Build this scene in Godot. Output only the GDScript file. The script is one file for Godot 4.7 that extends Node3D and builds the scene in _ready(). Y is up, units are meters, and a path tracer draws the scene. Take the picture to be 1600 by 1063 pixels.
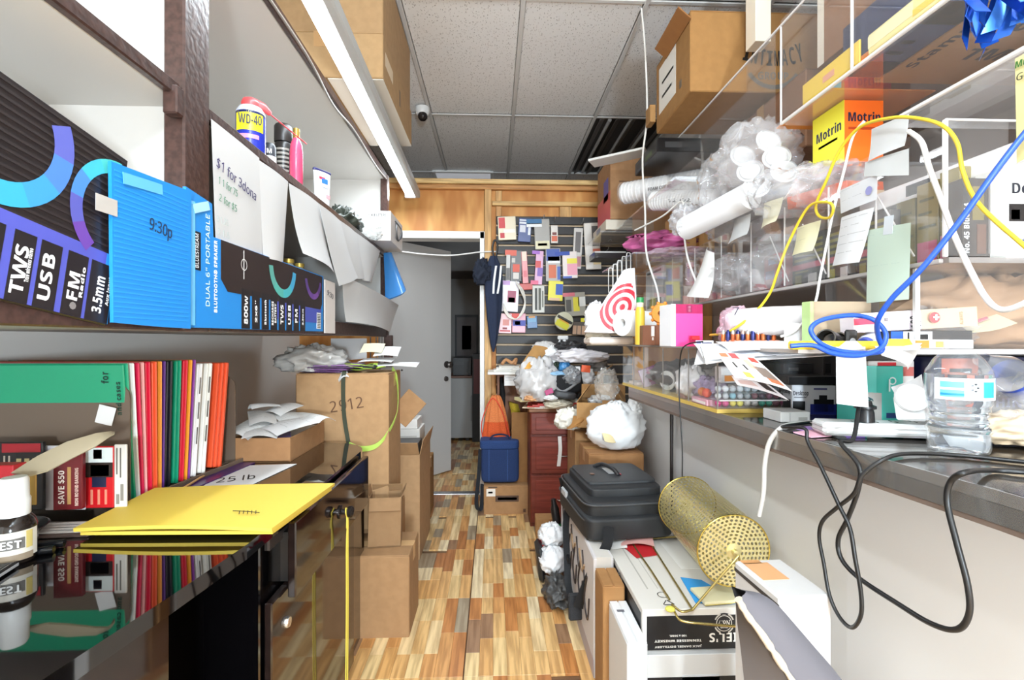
extends Node3D
# A cluttered shop stock room. x is across the aisle, y is up, -z runs down the aisle; metres.

const EYE := Vector3(0, 1.17, 0)
const FOCAL := 750.0            # in pixels of the 1600 x 1063 frame
const YAW := -0.03865
const UP := Vector3(0, 1, 0)

var used := {}
var mats := {}
var grain_tex: NoiseTexture2D
var card_tex: NoiseTexture2D
var speck_tex: ImageTexture
var cloth_tex: NoiseTexture2D
var ply_tex: NoiseTexture2D
var font := SystemFont.new()
var bold := SystemFont.new()
var serif := SystemFont.new()

# ---------------------------------------------------------------- geometry
class Geo:
	var v := PackedVector3Array()
	var n := PackedVector3Array()
	var t := PackedVector2Array()
	var xf := Transform3D()

	func tri(a: Vector3, b: Vector3, c: Vector3, na: Vector3, nb: Vector3, nc: Vector3, ua := Vector2(), ub := Vector2(), uc := Vector2()) -> void:
		# front faces run clockwise
		var f := (c - a).cross(b - a)
		if f.dot(na + nb + nc) >= 0:
			v.append_array([a, b, c]); n.append_array([na, nb, nc]); t.append_array([ua, ub, uc])
		else:
			v.append_array([a, c, b]); n.append_array([na, nc, nb]); t.append_array([ua, uc, ub])

	func poly(p: Array, out: Vector3) -> void:
		var q := []
		for a in p: q.append(xf * a)
		var o: Vector3 = xf.basis * out
		var nn := Vector3()
		for i in q.size():
			nn += (q[i] - q[0]).cross(q[(i + 1) % q.size()] - q[0])
		if nn.length_squared() < 1e-20: return
		nn = nn.normalized()
		if nn.dot(o) < 0: nn = -nn
		var uv := [Vector2(0, 1), Vector2(1, 1), Vector2(1, 0), Vector2(0, 0)]
		for i in range(1, q.size() - 1):
			tri(q[0], q[i], q[i + 1], nn, nn, nn, uv[0], uv[i % 4], uv[(i + 1) % 4])

	func box(c: Vector3, s: Vector3, b := 0.0) -> void:
		var h := s * 0.5
		b = minf(b, minf(h.x, minf(h.y, h.z)) * 0.9)
		if b <= 0.0:
			for ax in 3:
				for sg in [-1.0, 1.0]:
					var e := Vector3(); e[ax] = sg
					var p := []
					for k in [[-1, -1], [1, -1], [1, 1], [-1, 1]]:
						var q := Vector3(); q[ax] = sg * h[ax]; q[(ax + 1) % 3] = k[0] * h[(ax + 1) % 3]; q[(ax + 2) % 3] = k[1] * h[(ax + 2) % 3]
						p.append(c + q)
					poly(p, e)
			return
		for ax in 3:
			var a1 := (ax + 1) % 3
			var a2 := (ax + 2) % 3
			for sg in [-1.0, 1.0]:
				var e := Vector3(); e[ax] = sg
				var p := []
				for k in [[-1, -1], [1, -1], [1, 1], [-1, 1]]:
					p.append(c + _corner(h, b, ax, sg, a1, k[0], a2, k[1]))
				poly(p, e)
			# the four edges along ax
			for k in [[-1, -1], [1, -1], [1, 1], [-1, 1]]:
				var p2 := [c + _corner(h, b, a1, k[0], a2, k[1], ax, -1), c + _corner(h, b, a1, k[0], a2, k[1], ax, 1), c + _corner(h, b, a2, k[1], a1, k[0], ax, 1), c + _corner(h, b, a2, k[1], a1, k[0], ax, -1)]
				var e2 := Vector3(); e2[a1] = k[0]; e2[a2] = k[1]
				poly(p2, e2)
		for sx in [-1, 1]:
			for sy in [-1, 1]:
				for sz in [-1, 1]:
					poly([c + _corner(h, b, 0, sx, 1, sy, 2, sz), c + _corner(h, b, 1, sy, 2, sz, 0, sx), c + _corner(h, b, 2, sz, 0, sx, 1, sy)], Vector3(sx, sy, sz))

	func _corner(h: Vector3, b: float, a0: int, s0: float, a1: int, s1: float, a2: int, s2: float) -> Vector3:
		var q := Vector3()
		q[a0] = s0 * h[a0]; q[a1] = s1 * (h[a1] - b); q[a2] = s2 * (h[a2] - b)
		return q

	func abox(a: AABB, b := 0.0) -> void:
		box(a.get_center(), a.size, b)

	func grid(rows: Array, wrap := false, closed := false, th := 0.0) -> void:
		# rows of points; smooth normals; th > 0 gives a sheet with thickness
		var R := rows.size()
		var C: int = rows[0].size()
		var P := []
		for r in R:
			var row := PackedVector3Array()
			for c in C: row.append(xf * rows[r][c])
			P.append(row)
		var N := []
		for r in R:
			var row := PackedVector3Array()
			for c in C:
				var a: Vector3 = P[r][(c - 1 + C) % C] if wrap else P[r][maxi(c - 1, 0)]
				var b: Vector3 = P[r][(c + 1) % C] if wrap else P[r][mini(c + 1, C - 1)]
				var u: Vector3 = P[maxi(r - 1, 0)][c]
				var d: Vector3 = P[mini(r + 1, R - 1)][c]
				var x := (b - a).cross(d - u)
				row.append(x.normalized() if x.length_squared() > 1e-22 else Vector3.ZERO)
			N.append(row)
		for r in R:      # poles: take the mean of the next ring's way out
			for c in C:
				if N[r][c] == Vector3.ZERO:
					var rr := 1 if r == 0 else (R - 2 if r == R - 1 else r)
					var sum := Vector3()
					for k in C: sum += N[rr][k]
					N[r][c] = sum.normalized() if sum.length_squared() > 1e-12 else Vector3.UP
		if closed:
			var mid := Vector3()
			for r in R:
				for c in C: mid += P[r][c]
			mid /= R * C
			var s := 0.0
			for r in R:
				for c in C: s += (P[r][c] - mid).dot(N[r][c])
			if s < 0:
				for r in R:
					for c in C: N[r][c] = -N[r][c]
		var CC := C if wrap else C - 1
		for side in (2 if th > 0 else 1):
			var k := 1.0 if side == 0 else -1.0
			for r in R - 1:
				for c in CC:
					var c2 := (c + 1) % C
					var q := [[r, c], [r, c2], [r + 1, c2], [r + 1, c]]
					var p := []; var m := []; var w := []
					for e in q:
						m.append(N[e[0]][e[1]] * k)
						p.append(P[e[0]][e[1]] + N[e[0]][e[1]] * (k * th * 0.5))
						w.append(Vector2(float(e[1]) / maxi(CC, 1), float(e[0]) / (R - 1)))
					tri(p[0], p[1], p[2], m[0], m[1], m[2], w[0], w[1], w[2])
					tri(p[0], p[2], p[3], m[0], m[2], m[3], w[0], w[2], w[3])
		if th > 0 and not wrap:
			for r in R - 1:
				for c in [0, C - 1]:
					_rim(P[r][c], P[r + 1][c], N[r][c], N[r + 1][c], th, P[r][c] - P[r][1 if c == 0 else C - 2])
			for c in C - 1:
				for r in [0, R - 1]:
					_rim(P[r][c], P[r][c + 1], N[r][c], N[r][c + 1], th, P[r][c] - P[1 if r == 0 else R - 2][c])

	func _rim(a: Vector3, b: Vector3, na: Vector3, nb: Vector3, th: float, out: Vector3) -> void:
		var o := out.normalized()
		var h := th * 0.5
		tri(a + na * h, b + nb * h, b - nb * h, o, o, o)
		tri(a + na * h, b - nb * h, a - na * h, o, o, o)

	func tube(pts: Array, r, sides := 8) -> void:
		# r: one radius or one for each point
		var rows := []
		var nn := Vector3()
		for i in pts.size():
			var d: Vector3 = (pts[mini(i + 1, pts.size() - 1)] - pts[maxi(i - 1, 0)]).normalized()
			if i == 0:
				nn = d.cross(Vector3.UP if absf(d.y) < 0.9 else Vector3.RIGHT).normalized()
			nn = (nn - d * nn.dot(d)).normalized()
			var bb := d.cross(nn)
			var row := PackedVector3Array()
			var rad: float = r[i] if r is Array else r
			for k in sides:
				var a := TAU * k / sides
				row.append(pts[i] + (nn * cos(a) + bb * sin(a)) * rad)
			rows.append(row)
		# close the ends
		var s0 := PackedVector3Array(); var s1 := PackedVector3Array()
		for k in sides: s0.append(pts[0]); s1.append(pts[-1])
		_ring(rows)
		_cap(rows[0], pts[0] - pts[1]); _cap(rows[-1], pts[-1] - pts[-2])

	func _ring(rows: Array) -> void:
		for r in rows.size() - 1:
			var S: int = rows[0].size()
			var ca := Vector3(); var cb := Vector3()
			for k in S: ca += rows[r][k] / S; cb += rows[r + 1][k] / S
			for k in S:
				var j := (k + 1) % S
				var a: Vector3 = rows[r][k]; var b: Vector3 = rows[r][j]; var c: Vector3 = rows[r + 1][j]; var d: Vector3 = rows[r + 1][k]
				var na: Vector3 = xf.basis * (a - ca).normalized(); var nb: Vector3 = xf.basis * (b - ca).normalized()
				var nc: Vector3 = xf.basis * (c - cb).normalized(); var nd: Vector3 = xf.basis * (d - cb).normalized()
				tri(xf * a, xf * b, xf * c, na, nb, nc)
				tri(xf * a, xf * c, xf * d, na, nc, nd)

	func _cap(ring, out: Vector3) -> void:
		var p := []
		for q in ring: p.append(q)
		poly(p, out)

	func lathe(prof: Array, sides := 24, sq := 0.0) -> void:
		# prof: Vector2(radius, height) from bottom to top, about the y axis of xf; sq > 0 squares the section
		var M := prof.size()
		var sn := []
		for i in M - 1:
			var d: Vector2 = prof[i + 1] - prof[i]
			sn.append(Vector2(d.y, -d.x).normalized())
		for i in M - 1:
			var n0: Vector2 = sn[i]; var n1: Vector2 = sn[i]
			if i > 0 and sn[i - 1].dot(sn[i]) > 0.7: n0 = (sn[i] + sn[i - 1]).normalized()
			if i < M - 2 and sn[i + 1].dot(sn[i]) > 0.7: n1 = (sn[i] + sn[i + 1]).normalized()
			for k in sides:
				var a0 := TAU * k / sides; var a1 := TAU * (k + 1) / sides
				var e0 := Vector3(cos(a0), 0, sin(a0)); var e1 := Vector3(cos(a1), 0, sin(a1))
				var k0 := 1.0; var k1 := 1.0
				if sq > 0:
					k0 = lerpf(1.0, minf(1.0 / maxf(absf(e0.x), absf(e0.z)), 1.25), sq); k1 = lerpf(1.0, minf(1.0 / maxf(absf(e1.x), absf(e1.z)), 1.25), sq)
				var A: Vector3 = e0 * prof[i].x * k0 + UPV * prof[i].y; var B: Vector3 = e1 * prof[i].x * k1 + UPV * prof[i].y
				var C: Vector3 = e1 * prof[i + 1].x * k1 + UPV * prof[i + 1].y; var D: Vector3 = e0 * prof[i + 1].x * k0 + UPV * prof[i + 1].y
				var w := xf.basis
				var na := (w * (e0 * n0.x + UPV * n0.y)).normalized(); var nb := (w * (e1 * n0.x + UPV * n0.y)).normalized()
				var nc := (w * (e1 * n1.x + UPV * n1.y)).normalized(); var nd := (w * (e0 * n1.x + UPV * n1.y)).normalized()
				var u0 := float(k) / sides; var u1 := float(k + 1) / sides
				if prof[i].x > 1e-6: tri(xf * A, xf * B, xf * C, na, nb, nc, Vector2(u0, 0), Vector2(u1, 0), Vector2(u1, 1))
				if prof[i + 1].x > 1e-6: tri(xf * A, xf * C, xf * D, na, nc, nd, Vector2(u0, 0), Vector2(u1, 1), Vector2(u0, 1))
	const UPV := Vector3(0, 1, 0)

	func prism(p: Array, depth: float) -> void:
		# polygon in xy, pushed along z from 0 to depth
		var pp := PackedVector2Array(p)
		var ix := Geometry2D.triangulate_polygon(pp)
		for i in range(0, ix.size(), 3):
			for z in [0.0, depth]:
				var q := []
				for k in 3: q.append(Vector3(pp[ix[i + k]].x, pp[ix[i + k]].y, z))
				poly(q, Vector3(0, 0, -1 if z == 0.0 else 1) * signf(depth))
		var mid := 0.0
		for i in pp.size(): mid += pp[i].cross(pp[(i + 1) % pp.size()])
		for i in pp.size():
			var a := pp[i]; var b := pp[(i + 1) % pp.size()]
			var d := b - a
			var o := Vector3(d.y, -d.x, 0) * signf(mid)
			poly([Vector3(a.x, a.y, 0), Vector3(b.x, b.y, 0), Vector3(b.x, b.y, depth), Vector3(a.x, a.y, depth)], o)

	func lump(c: Vector3, r: Vector3, seed_: int, amp := 0.15, freq := 1.6, flat := 0.8, ridged := false, su := 40, sv := 24) -> void:
		var nz := FastNoiseLite.new()
		nz.seed = seed_; nz.frequency = freq * (0.55 if ridged else 1.0)
		nz.fractal_octaves = 3
		nz.fractal_type = FastNoiseLite.FRACTAL_RIDGED if ridged else FastNoiseLite.FRACTAL_FBM
		nz.noise_type = FastNoiseLite.TYPE_SIMPLEX
		var rows := []
		for i in sv + 1:
			var ph := PI * i / sv
			var row := PackedVector3Array()
			for k in su:
				var th := TAU * k / su
				var d := Vector3(sin(ph) * cos(th), cos(ph), sin(ph) * sin(th))
				var q := d * (1.0 + amp * nz.get_noise_3dv(d))
				if ridged: q *= 1.0 + 0.07 * maxf(d.y + 0.2, 0.0) * sin(th * 9.0 + 4.0 * nz.get_noise_3dv(d * 2.0))
				q.y = maxf(q.y, -flat)
				row.append(c + q * r)
			rows.append(row)
		grid(rows, true, true)

	func mesh(off: Vector3) -> ArrayMesh:
		var a := []
		a.resize(Mesh.ARRAY_MAX)
		var w := PackedVector3Array()
		w.resize(v.size())
		for i in v.size(): w[i] = v[i] - off
		a[Mesh.ARRAY_VERTEX] = w; a[Mesh.ARRAY_NORMAL] = n; a[Mesh.ARRAY_TEX_UV] = t
		var m := ArrayMesh.new()
		m.add_surface_from_arrays(Mesh.PRIMITIVE_TRIANGLES, a)
		return m

	func base() -> Vector3:
		var lo := v[0]; var hi := v[0]
		for p in v: lo = lo.min(p); hi = hi.max(p)
		return Vector3((lo.x + hi.x) / 2, lo.y, (lo.z + hi.z) / 2)

# ---------------------------------------------------------------- materials
func c8(h: String) -> Color: return Color.html(h)

func m(hex: String, rough := 0.6, metal := 0.0, alpha := 1.0) -> StandardMaterial3D:
	var key := "%s %.2f %.2f %.2f" % [hex, rough, metal, alpha]
	if not mats.has(key):
		var s := StandardMaterial3D.new()
		s.albedo_color = c8(hex); s.roughness = rough; s.metallic = metal
		if alpha < 1.0:
			s.transparency = BaseMaterial3D.TRANSPARENCY_ALPHA; s.albedo_color.a = alpha
		mats[key] = s
	return mats[key]

func paper_m(hex: String) -> StandardMaterial3D:
	var key := "paper" + hex
	if not mats.has(key):
		var s := m(c8(hex).darkened(0.08).to_html(false), 0.75).duplicate()
		s.backlight_enabled = true; s.backlight = Color(0.35, 0.35, 0.35)
		mats[key] = s
	return mats[key]

func tex_m(kind: String, hex: String, rough: float, tex: Texture2D, sc: Vector3, bump := 0.0, metal := 0.0, world := true) -> StandardMaterial3D:
	var key := kind + hex
	if not mats.has(key):
		var s := StandardMaterial3D.new()
		s.albedo_color = c8(hex); s.roughness = rough; s.metallic = metal
		s.albedo_texture = tex; s.uv1_triplanar = true; s.uv1_world_triplanar = world; s.uv1_scale = sc
		if bump > 0:
			s.heightmap_enabled = true; s.heightmap_texture = tex; s.heightmap_scale = bump
		mats[key] = s
	return mats[key]

func card(hex := "c79a6b") -> StandardMaterial3D: return tex_m("card", c8(hex).darkened(0.13).to_html(false), 0.8, card_tex, Vector3(3, 3, 3), 0.015)
func cloth(hex: String) -> StandardMaterial3D: return tex_m("cloth", hex, 0.9, cloth_tex, Vector3(6, 6, 6), 0.1)
func wood_x(hex: String) -> StandardMaterial3D: return tex_m("woodx", hex, 0.5, grain_tex, Vector3(0.8, 9, 9), 0.02)
func wood_y(hex: String) -> StandardMaterial3D: return tex_m("woody", hex, 0.5, grain_tex, Vector3(9, 0.8, 9), 0.02)
func wood_z(hex: String) -> StandardMaterial3D: return tex_m("woodz", hex, 0.28, grain_tex, Vector3(11, 9, 0.9), 0.0)
func bag_m(hex: String, alpha := 1.0) -> StandardMaterial3D: return m(hex, 0.22 if alpha < 1 else 0.32, 0.0, alpha)
func clear(alpha := 0.03, hex := "f4f6f8") -> StandardMaterial3D: return m(hex, 0.02, 0.0, alpha)

func noise_tex(size: int, freq: float, lo: Color, hi: Color, oct := 4, seed_ := 1, kind := FastNoiseLite.TYPE_SIMPLEX) -> NoiseTexture2D:
	var nz := FastNoiseLite.new()
	nz.seed = seed_; nz.frequency = freq; nz.fractal_octaves = oct; nz.noise_type = kind
	var g := Gradient.new()
	g.set_color(0, lo); g.set_color(1, hi)
	g.set_offset(0, 0.2); g.set_offset(1, 0.75)
	var tx := NoiseTexture2D.new()
	tx.width = size; tx.height = size; tx.seamless = true; tx.noise = nz; tx.color_ramp = g
	return tx

# ---------------------------------------------------------------- nodes
func numbered(s: String) -> String:
	var k: int = used.get(s, 0)
	used[s] = k + 1
	return s if k == 0 else "%s_%03d" % [s, k]

func world_of(o: Node) -> Vector3:
	var p := Vector3()
	while o and o != self:
		p += o.position
		o = o.get_parent()
	return p

func tag(o: Node, label: String, category: String, group := "", kind := "") -> Node:
	if label: o.set_meta("label", label)
	if category: o.set_meta("category", category)
	if group: o.set_meta("group", group)
	if kind: o.set_meta("kind", kind)
	return o

func thing(called: String, label: String, category: String, where: Vector3, group := "") -> Node3D:
	var o := Node3D.new()
	o.name = numbered(called); o.position = where
	add_child(o, true)
	tag(o, label, category, group)
	return o

func part(parent: Node, called: String, g: Geo, mat: Material, label := "") -> MeshInstance3D:
	var o := MeshInstance3D.new()
	o.name = called
	var b := g.base()
	o.mesh = g.mesh(b)
	o.material_override = mat
	o.position = b - world_of(parent)
	parent.add_child(o, true)
	if label: o.set_meta("label", label)
	return o

func single(called: String, label: String, category: String, g: Geo, mat: Material, group := "") -> MeshInstance3D:
	var o := part(self, numbered(called), g, mat)
	tag(o, label, category, group)
	return o

func structure(called: String, g: Geo, mat: Material, label := "") -> MeshInstance3D:
	var o := part(self, called, g, mat)
	o.set_meta("kind", "structure")
	if label: o.set_meta("label", label)
	return o

# ---------------------------------------------------------------- places
func ray(u: float, v: float) -> Vector3:
	return Basis(UP, YAW) * Vector3((u - 800.0) / FOCAL, (531.5 - v) / FOCAL, -1.0)
func at(u: float, v: float, d: float) -> Vector3:      # the point at depth d down the aisle
	var r := ray(u, v); return EYE + r * (d / -r.z)
func onx(u: float, v: float, x: float) -> Vector3:
	var r := ray(u, v); return EYE + r * (x / r.x)
func ony(u: float, v: float, y: float) -> Vector3:
	var r := ray(u, v); return EYE + r * ((y - EYE.y) / r.y)
func bounds(a: Vector3, b: Vector3) -> AABB: return AABB(a.min(b), (a - b).abs())
func facing(u0: float, v0: float, u1: float, v1: float, d: float, dz: float) -> AABB:   # its face towards the camera at depth d
	var a := at(u0, v0, d); var b := at(u1, v1, d)
	return AABB(Vector3(a.x, b.y, -d - dz), Vector3(b.x - a.x, a.y - b.y, dz))
func stands(u0: float, u1: float, d: float, y: float, h: float, dz: float) -> AABB:
	var a := at(u0, 531, d); var b := at(u1, 531, d)
	return AABB(Vector3(a.x, y, -d - dz), Vector3(b.x - a.x, h, dz))
func aisle(u0: float, u1: float, x: float, dx: float, y: float, h: float) -> AABB:      # its face towards the aisle at x
	var a := onx(u0, 531, x); var b := onx(u1, 531, x)
	return bounds(Vector3(x, y, a.z), Vector3(x + dx, y + h, b.z))

func frame(o: Vector3, x: Vector3, y: Vector3) -> Transform3D:
	x = x.normalized()
	y = (y - x * y.dot(x)).normalized()
	return Transform3D(Basis(x, y, x.cross(y)), o)

func side_frame(a: AABB, side: String) -> Array:       # [transform at the face's lower left seen from outside, width, height]
	var p := a.position; var s := a.size
	match side:
		"f": return [frame(p + Vector3(0, 0, s.z), Vector3.RIGHT, UP), s.x, s.y]
		"k": return [frame(p + Vector3(s.x, 0, 0), Vector3.LEFT, UP), s.x, s.y]
		"l": return [frame(p, Vector3.BACK, UP), s.z, s.y]
		"r": return [frame(p + Vector3(s.x, 0, s.z), Vector3.FORWARD, UP), s.z, s.y]
		"t": return [frame(p + Vector3(0, s.y, s.z), Vector3.RIGHT, Vector3.FORWARD), s.x, s.z]
	return [frame(p, Vector3.RIGHT, Vector3.BACK), s.x, s.z]

func lettering(parent: Node, s: String, xf: Transform3D, h: float, hex: String, w := 0.0, f: Font = null, called := "lettering") -> void:
	var tm := TextMesh.new()
	tm.text = s; tm.font = f if f else bold
	tm.font_size = 32; tm.pixel_size = h / 23.0; tm.depth = 0.0004; tm.curve_step = 2.0
	var o := MeshInstance3D.new()
	o.name = called; o.mesh = tm; o.material_override = m(hex, 0.6)
	if w > 0:
		var aw := maxf(tm.get_aabb().size.x, 0.0001)
		xf.basis.x *= w / aw
	o.transform = xf
	o.position -= world_of(parent)
	parent.add_child(o, true)

func print_on(o: Node, a: AABB, list: Array, xf := Transform3D()) -> void:
	# [side, x0, y0, x1, y1, hex] is a printed panel; [side, "words", x, y, height, hex, turn in quarters, width]
	for e in list:
		var sf := side_frame(a, e[0])
		var T: Transform3D = xf * sf[0]
		var w: float = sf[1]; var h: float = sf[2]
		if e[1] is String:
			var q := Basis(Vector3(0, 0, 1), PI / 2 * (e[6] if e.size() > 6 else 0))
			lettering(o, e[1], T * Transform3D(q, Vector3(e[2] * w, e[3] * h, 0.0009)), e[4], e[5], e[7] if e.size() > 7 else 0.0)
		else:
			var g := Geo.new()
			g.xf = T
			g.box(Vector3((e[1] + e[3]) / 2 * w, (e[2] + e[4]) / 2 * h, 0.0003), Vector3((e[3] - e[1]) * w, (e[4] - e[2]) * h, 0.0008))
			part(o, e[6] if e.size() > 6 else "printed_panel", g, m(e[5], 0.45))

func pbox(called: String, label: String, cat: String, a: AABB, mat: Material, list := [], group := "", rot := Basis(), bevel := 0.0015) -> Node3D:
	var base := a.position + Vector3(a.size.x / 2, 0, a.size.z / 2)
	var xf := Transform3D(Basis(), base) * Transform3D(rot, Vector3()) * Transform3D(Basis(), -base)
	var o := thing(called, label, cat, base, group)
	var g := Geo.new()
	g.xf = xf
	g.abox(a, bevel)
	part(o, "body", g, mat)
	print_on(o, a, list, xf)
	return o

func carton(called: String, label: String, a: AABB, mat: Material, list := [], rot := Basis(), group := "", along_x := true, tape := "b98f5e") -> Node3D:
	# a shut cardboard box: body, two top flaps that meet, a strip of tape that runs over the edges
	var base := a.position + Vector3(a.size.x / 2, 0, a.size.z / 2)
	var xf := Transform3D(Basis(), base) * Transform3D(rot, Vector3()) * Transform3D(Basis(), -base)
	var o := thing(called, label, "box", base, group)
	var g := Geo.new(); g.xf = xf
	g.box(a.get_center() - Vector3(0, 0.0015, 0), a.size - Vector3(0, 0.003, 0), 0.004)
	part(o, "body", g, mat)
	var top := a.position.y + a.size.y - 0.0015
	var c := a.get_center()
	for k in [-1, 1]:
		g = Geo.new(); g.xf = xf
		if along_x: g.box(Vector3(c.x, top, c.z + k * a.size.z / 4), Vector3(a.size.x - 0.002, 0.004, a.size.z / 2 - 0.003), 0.0015)
		else: g.box(Vector3(c.x + k * a.size.x / 4, top, c.z), Vector3(a.size.x / 2 - 0.003, 0.004, a.size.z - 0.002), 0.0015)
		part(o, "flap", g, mat)
	if tape:
		g = Geo.new(); g.xf = xf
		var tw := 0.05
		if along_x:
			g.box(Vector3(c.x, top + 0.0024, c.z), Vector3(a.size.x, 0.0006, tw))
			for k in [-1, 1]: g.box(Vector3(c.x + k * (a.size.x / 2 + 0.0004), top - 0.03, c.z), Vector3(0.0006, 0.064, tw))
		else:
			g.box(Vector3(c.x, top + 0.0024, c.z), Vector3(tw, 0.0006, a.size.z))
			for k in [-1, 1]: g.box(Vector3(c.x, top - 0.03, c.z + k * (a.size.z / 2 + 0.0004)), Vector3(tw, 0.064, 0.0006))
		part(o, "tape", g, m(tape, 0.3))
	print_on(o, a, list, xf)
	return o

func open_carton(called: String, label: String, a: AABB, mat: Material, flaps: Array, rot := Basis(), list := []) -> Node3D:
	# flaps: [side, angle in degrees from standing straight up, out is positive, length]
	var base := a.position + Vector3(a.size.x / 2, 0, a.size.z / 2)
	var xf := Transform3D(Basis(), base) * Transform3D(rot, Vector3()) * Transform3D(Basis(), -base)
	var o := thing(called, label, "box", base)
	var c := a.get_center(); var s := a.size
	var th := 0.004
	var g := Geo.new(); g.xf = xf
	g.box(Vector3(c.x, a.position.y + th / 2, c.z), Vector3(s.x, th, s.z))
	part(o, "bottom", g, mat)
	for k in [-1, 1]:
		g = Geo.new(); g.xf = xf
		g.box(Vector3(c.x, c.y, c.z + k * (s.z - th) / 2), Vector3(s.x, s.y, th), 0.001)
		part(o, "wall_panel", g, mat)
		g = Geo.new(); g.xf = xf
		g.box(Vector3(c.x + k * (s.x - th) / 2, c.y, c.z), Vector3(th, s.y, s.z - 2 * th), 0.001)
		part(o, "wall_panel", g, mat)
	var hi := a.position.y + s.y
	for f in flaps:
		var piv := Vector3(c.x, hi, c.z); var ax := Vector3.RIGHT; var w := s.x
		match f[0]:
			"f": piv.z += s.z / 2; ax = Vector3.RIGHT; w = s.x
			"k": piv.z -= s.z / 2; ax = Vector3.LEFT; w = s.x
			"l": piv.x -= s.x / 2; ax = Vector3.BACK; w = s.z
			"r": piv.x += s.x / 2; ax = Vector3.FORWARD; w = s.z
		g = Geo.new()
		g.xf = xf * Transform3D(Basis(ax, deg_to_rad(f[1])), piv)
		g.box(Vector3(0, f[2] / 2 + 0.002, 0), Vector3(w - 0.004, f[2], 0.0035) if f[0] in ["f", "k"] else Vector3(0.0035, f[2], w - 0.004), 0.001)
		part(o, "flap", g, mat)
	print_on(o, a, list, xf)
	return o

func curve(pts: Array, n := 6) -> Array:
	var out := []
	for i in pts.size() - 1:
		var a: Vector3 = pts[maxi(i - 1, 0)]; var b: Vector3 = pts[i]; var c: Vector3 = pts[i + 1]; var d: Vector3 = pts[mini(i + 2, pts.size() - 1)]
		for k in n: out.append(b.cubic_interpolate(c, a, d, float(k) / n))
	out.append(pts[-1])
	return out

func leaf(p: Array, bulge := Vector3(), curl := Vector3(), nx := 8, ny := 10) -> Array:
	# rows of a bent sheet with corners p (top first, in order round it)
	var rows := []
	for r in ny + 1:
		var y := float(r) / ny
		var row := PackedVector3Array()
		for c in nx + 1:
			var x := float(c) / nx
			var q: Vector3 = p[0].lerp(p[1], x).lerp(p[3].lerp(p[2], x), y)
			q += bulge * sin(PI * x) * (0.4 + 0.6 * y) + curl * y * y * y
			row.append(q)
		rows.append(row)
	return rows

func sheet(called: String, label: String, cat: String, p: Array, hex: String, bulge := Vector3(), curl := Vector3(), lines := 0, ink := "6b6b70", group := "", th := 0.0006) -> Node3D:
	var rows := leaf(p, bulge, curl)
	var g := Geo.new()
	g.grid(rows, false, false, th)
	if lines == 0:
		return single(called, label, cat, g, paper_m(hex), group)
	var o := thing(called, label, cat, g.base(), group)
	part(o, "sheet", g, paper_m(hex))
	g = Geo.new()
	var rng := RandomNumberGenerator.new(); rng.seed = hash(label)
	var fine := leaf(p, bulge, curl, 16, 40)
	for k in lines:
		var r := int(3 + 34.0 * k / lines)
		var to := rng.randi_range(8, 15)
		var nn: Vector3 = (fine[r][1] - fine[r][0]).cross(fine[r + 1][0] - fine[r][0]).normalized()
		if nn.dot(EYE - fine[r][8]) < 0: nn = -nn
		for c in range(1, to):
			if rng.randf() < 0.15: continue
			var a: Vector3 = fine[r][c] + nn * th; var b: Vector3 = fine[r][c + 1] + nn * th
			var d: Vector3 = (fine[r + 1][c] - fine[r][c]) * 0.4
			var e := (b - a) * 0.82
			g.poly([a, a + e, a + e + d, a + d], nn)
	part(o, "printed_lines", g, m(ink, 0.7))
	return o

func tape_bit(parent: Node, p: Vector3, x: Vector3, y: Vector3, w: float, h: float, hex := "d8dade") -> void:
	var g := Geo.new()
	g.xf = frame(p, x, y)
	g.box(Vector3(), Vector3(w, h, 0.0008))
	part(parent, "tape", g, m(hex, 0.15))

func cable(called: String, label: String, pts: Array, r: float, mat: Material, n := 8, cat := "cable") -> MeshInstance3D:
	var g := Geo.new()
	g.tube(curve(pts, n), r, 8)
	return single(called, label, cat, g, mat)

func strap_geo(pts: Array, w: float, th: float, across: Vector3, n := 6) -> Geo:
	var g := Geo.new()
	var rows := []
	for p in curve(pts, n):
		rows.append(PackedVector3Array([p - across * w / 2, p, p + across * w / 2]))
	g.grid(rows, false, false, th)
	return g

func area_lamp(parent: Node, called: String, where: Vector3, turn: Vector3, size: Vector2, energy: float, col: Color) -> void:
	var l := AreaLight3D.new()
	l.name = called
	l.area_size = size; l.light_energy = energy; l.light_color = col; l.area_normalize_energy = true
	l.area_range = 12.0; l.area_attenuation = 2.0
	l.shadow_enabled = true
	l.rotation_degrees = turn
	l.position = where - world_of(parent)
	parent.add_child(l, true)

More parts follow.
